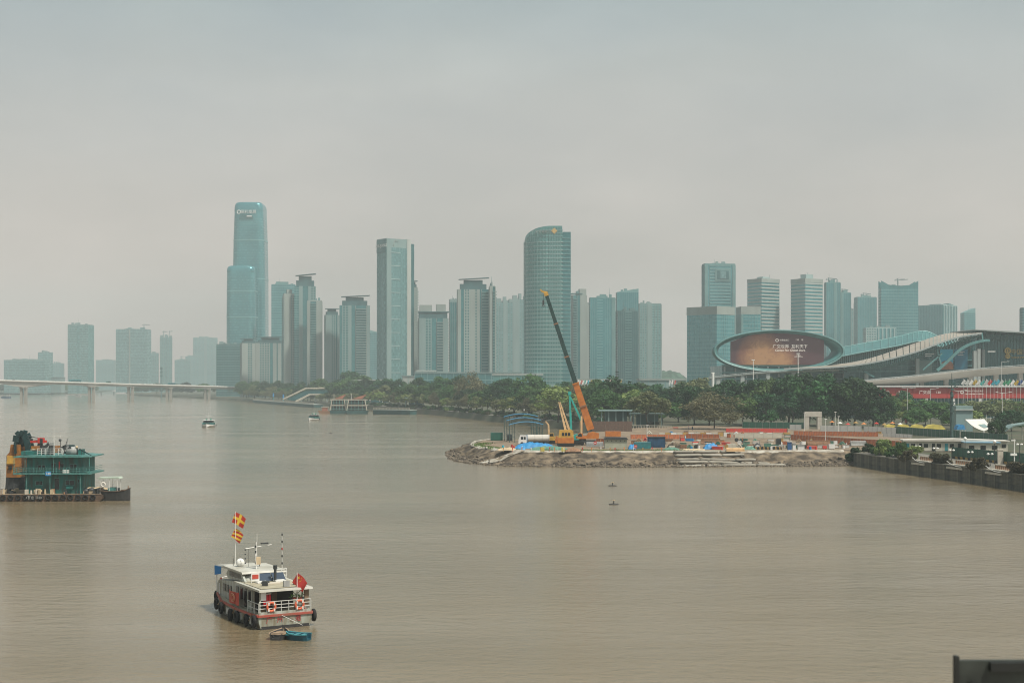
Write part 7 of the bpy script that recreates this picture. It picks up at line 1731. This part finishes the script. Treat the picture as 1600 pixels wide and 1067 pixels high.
def lighter(label, px, pyb, ln, m2):
    Y = CAM_H*FOC/(pyb-HOR); r = thing('river_barge',label,'boat',(X(px,Y),Y,0),R(170)); MB().slab([(-ln/2,0),(ln/2-2,0),(ln/2,2.2),(-ln/2,2.0)],-3,3).build('hull',m2,r); MB().box(-ln/2+1,-ln/2+5,-2.4,2.4,2.0,6).build('wheelhouse','metal_grey',r); MB().box(-ln*.1,ln*.35,-2.4,2.4,2.1,3.2).build('hold','metal_dark',r)
lighter('dark hazy barge at the left edge beyond the bridge',9,622,15,'machine_navy'); lighter('tiny grey barge under the bridge between the first two piers',122,620,10,'metal_grey')
for px,py,lab in ((517,677,'tiny dark mooring float in mid-river'),(957,759,'small dark float on the water below the site'),(959,788,'small dark float nearer the camera below the site')):
    Y = CAM_H*FOC/(py-HOR); r = thing('mooring_float',lab,'float',(X(px,Y),Y,0)); MB().loft([[(x,hb*math.cos(t),.05+hb*.35*math.sin(t)) for t in np.linspace(0,2*PI,9)[:-1]] for x,hb in ((-.9,.1),(-.7,.4),(0,.5),(.7,.4),(.9,.1))]).build('body','hull_dark',r); MB().tube((0,0,.2),(0,0,.8),.12,.08,6).build('ring_post','metal_dark',r); MB().box(-.2,.25,-.15,.15,.7,.85).build('top','tan_sheet',r)
# ferry pier, pontoons and two ferries
mat('pontoon_dark', (.02,.075,.075), .7, var=.25, scale=.3); mat('sail_orange', (.36,.15,.10), .7, var=.12, scale=.3); mat('ferry_teal', (.10,.24,.22), .6, var=.15)
def pontoon(label, p0, Y0, p1, Y1, depth, h, rail):
    a = Vector((X(p0,Y0),Y0)); c = Vector((X(p1,Y1),Y1)); d = c-a; r = thing('pontoon',label,'pontoon',(a.x,a.y,0),math.atan2(d.y,d.x)); L_ = d.length
    MB().box(0,L_,0,depth,-.5,h).build('float','pontoon_dark',r); MB().box(-.3,L_+.3,-.3,depth+.3,h,h+.4).build('deck','conc_warm',r)
    pm = MB().box(-.12,.12,-.1,.1,0,1.5).mesh('rail_post','stone_light'); n = int(L_/3)
    for k in range(n+1): put('rail_post',pm,r,(L_*k/n,.1,h+.4))
    for z in (.5,1.0,1.5): MB().box(0,L_,.02,.18,h+.4+z-.14,h+.4+z+.1).build('rail',rail,r)
    return r, L_
r,_ = pontoon('long dark ferry pontoon with pale railing at the left of the pier',395,1700,490,1330,9,2.6,'stone_light')
for k,(f,hh_) in enumerate(((.33,12),(.5,11))): MB().tube((f*_,4,3),(f*_,4,hh_),.5,.4,6).build('mooring_post','paint_teal',r); MB().box(f*_-1.8,f*_+1.8,3.4,4.6,hh_-4,hh_).build('post_sign','tarp_blue',r)
pontoon('dark mooring pontoon with railing right of the ferries',583,1040,640,1020,8,3.0,'stone_light')
def ferry(label, px, Y, ln):
    r = thing('ferry',label,'ferry',(X(px,Y),Y,0),R(-4)); MB().slab([(0,0),(ln,0),(ln+1,2.6),(-.6,2.6)],0,5).build('hull','pontoon_dark',r)
    for k in range(2):
        z = 2.7+k*4.2
        MB().box(.8,ln-.8,.9,4.6,z,z+3.2).build('saloon','window_dark',r); MB().box(0,ln,.2,5,z+3.3,z+3.9).build('deck_roof','stone_light',r)
        for x in np.linspace(.4,ln-.4,6): MB().box(x-.14,x+.14,.25,.5,z,z+3.3).build('deck_post','ferry_teal',r)
        MB().box(.2,ln-.2,.22,.36,z+.8,z+1.05).build('railing','ferry_teal',r)
    MB().slab([(ln*.25,11.1),(ln*.75,11.1),(ln*.98,14.4),(ln*.62,12.9)],1,4).build('upswept_roof','sail_orange',r); MB().tube((ln*.2,2.5,11),(ln*.2,2.5,15),.15,.1,6).build('mast','metal_white',r)
    for x in (-.2,ln+.2): MB().path([(x,.3,2.6),(x*1.0+(.8 if x < 0 else -.8),.3,7),(x+(1.6 if x < 0 else -1.6),.3,11)],.35,6).build('bow_arch','stone_light',r)
ferry('left ferry with orange upswept roof at the pier',516,1048,11.5); ferry('right ferry with orange upswept roof at the pier',542,1045,14.5)
r = thing('gangway_boat','low brown wooden boat in front of the ferry pier','boat',(X(503,1060),1060,0)); MB().slab([(-2,0),(6,0),(7.5,2.6),(5,2.0),(-1,2.0),(-3,2.4)],0,3).build('hull','rail_rust',r); MB().box(0,4,.4,2.6,2.0,4.6).build('cabin','sail_orange',r); MB().box(-.6,4.6,.1,2.9,4.6,4.9).build('roof','stone_light',r)
# covered footbridge and terminal
Y = 1480; s = S(Y); fb = thing('covered_footbridge','long covered footbridge with sloping stair roof above the ferry pier','footbridge',(X(445,Y),Y,G)); f_ = lambda px: (px-445)*s; zz = lambda py: Z(py,Y)-G
MB().slab([(f_(443),zz(622.5)),(f_(478),zz(605.5)),(f_(545),zz(605)),(f_(545),zz(607)),(f_(479),zz(607.5)),(f_(443),zz(624.5))],-4,4).build('roof','stone_light',fb); MB().slab([(f_(448),zz(624)),(f_(480),zz(609)),(f_(545),zz(608.5)),(f_(545),zz(617)),(f_(482),zz(617)),(f_(460),zz(626))],-3,3).build('gallery','hall_glass',fb); MB().slab([(f_(462),zz(626)),(f_(484),zz(615)),(f_(503),zz(615)),(f_(503),zz(617)),(f_(486),zz(617)),(f_(465),zz(628))],-5,-4).build('stair','stone_light',fb)
for px in (470,492,510,530): MB().box(f_(px),f_(px)+1.4,-2,2,0,zz(617)).build('pier','conc_warm',fb)
Y = 1430; s = S(Y); tm = thing('ferry_terminal','low glass terminal with white flat roof and glass arch at its left','building',(X(525,Y),Y,G)); f_ = lambda px: (px-525)*s; zz = lambda py: Z(py,Y)-G
MB().box(f_(552),f_(606),0,14,0,zz(594)).build('glass_hall','hall_glass',tm); MB().slab([(f_(548),zz(593.5)),(f_(606),zz(592.5)),(f_(612),zz(601)),(f_(610),zz(601)),(f_(604),zz(594.5)),(f_(548),zz(595))],-2,16).build('roof','conc_pale',tm)
arc = [(f_(541)+14*s*math.cos(R(a)), zz(606)+13*s*math.sin(R(a))) for a in range(0,181,15)]
MB().slab(arc,-1,10).build('glass_arch','glass_pale',tm); b = MB()
for a,c in zip(arc,arc[1:]): b.beam((a[0],-1.2,a[1]),(c[0],-1.2,c[1]),.8,.8)
b.build('arch_rib','white_steel',tm)
for px in (560,578,597): MB().box(f_(px),f_(px)+1,-.6,-.1,0,zz(594)).build('column','conc_pale',tm)

# ------------------------------------------------------------------ the bridge the photographer stands on, its lamp housing low at right
mat('fixture', (.035,.042,.035), .55, var=.35, scale=6); mat('fixture_dark', (.012,.014,.012), .6, var=.3, scale=6)
dk = MB().box(-12,12,-6,7.2,19.6,20.2).build('viewing_deck','bridge_conc'); struct(dk)
Y = 6.5; fx = thing('lamp_housing','dark green metal lamp housing at the lower right corner','lamp',(X(1560,Y),Y,20.2)); s = S(Y); q = lambda px: (px-1560)*s; zz = lambda py: Z(py,Y)-20.2
MB().box(q(1491),q(1497),-.02,.02,0,zz(1024)).build('edge_post','fixture_dark',fx); MB().box(q(1497.5),q(1660),.0,.03,zz(1130),zz(1031.5)).build('housing','fixture',fx); MB().box(q(1545),q(1660),-.03,-.004,zz(1047),zz(1033)).build('lens_slot','fixture_dark',fx); MB().tube((q(1520),-.03,zz(1075)),(q(1520),.0,zz(1075)),.035,.035,12).build('bolt','fixture_dark',fx); MB().box(q(1600),q(1610),.01,.05,0,zz(1131)).build('stem','fixture_dark',fx)

# clutter on the barge roof and ropes on the patrol boat
gq = random.Random(15); s = S(Yb_)
for k in range(22):
    px = gq.uniform(50,122); yy = gq.uniform(3,9); h = gq.uniform(.4,1.9); w = gq.uniform(.3,1.1); m2 = gq.choice(['metal_dark','gantry','barge_orange','hull_dark','tan_sheet','metal_grey','sign_red'])
    MB().cbox((BD(px,yy),yy,HR+.3+h/2),(w,w,h),gq.uniform(0,3)).build('roof_gear',m2,bg)
for k in range(7):
    px = gq.uniform(52,118); yy = gq.uniform(3,8); MB().tube((BD(px,yy),yy,HR+.3),(BD(px,yy)+gq.uniform(-.8,.8),yy,HR+gq.uniform(1.8,3.6)),.07,.05,5).build('roof_pipe','metal_dark',bg)
for pts in ([(1.2,2.75,1.3),(1.6,2.85,.7),(2.2,2.8,.5)],[(5.6,2.8,1.3),(5.9,2.9,.8),(6.6,2.9,.5)],[(10.2,2.65,1.45),(10.6,2.75,.9),(11.5,2.6,.8)],[(14.4,1.5,2.0),(14.8,1.5,1.3),(15.6,1.0,1.4)]): MB().path(pts,.04,5).build('fender_rope','plank',boat)
for k,(x,y,z0,m2) in enumerate(((1.0,1.9,1.3,'plank'),(1.5,-1.9,1.3,'barge_teal'),(2.4,1.6,1.3,'metal_dark'),(1.9,-1.5,1.3,'tan_sheet'),(13.9,.4,1.75,'plank'),(14.4,-.3,1.85,'tan_sheet'),(2.0,1.2,3.64,'metal_dark'),(1.4,-1.6,3.64,'plank'),(5.9,1.2,3.64,'metal_grey'))): MB().cbox((x,y,z0+.22),(.5,.4,.44),k*.7).build('deck_gear',m2,boat)
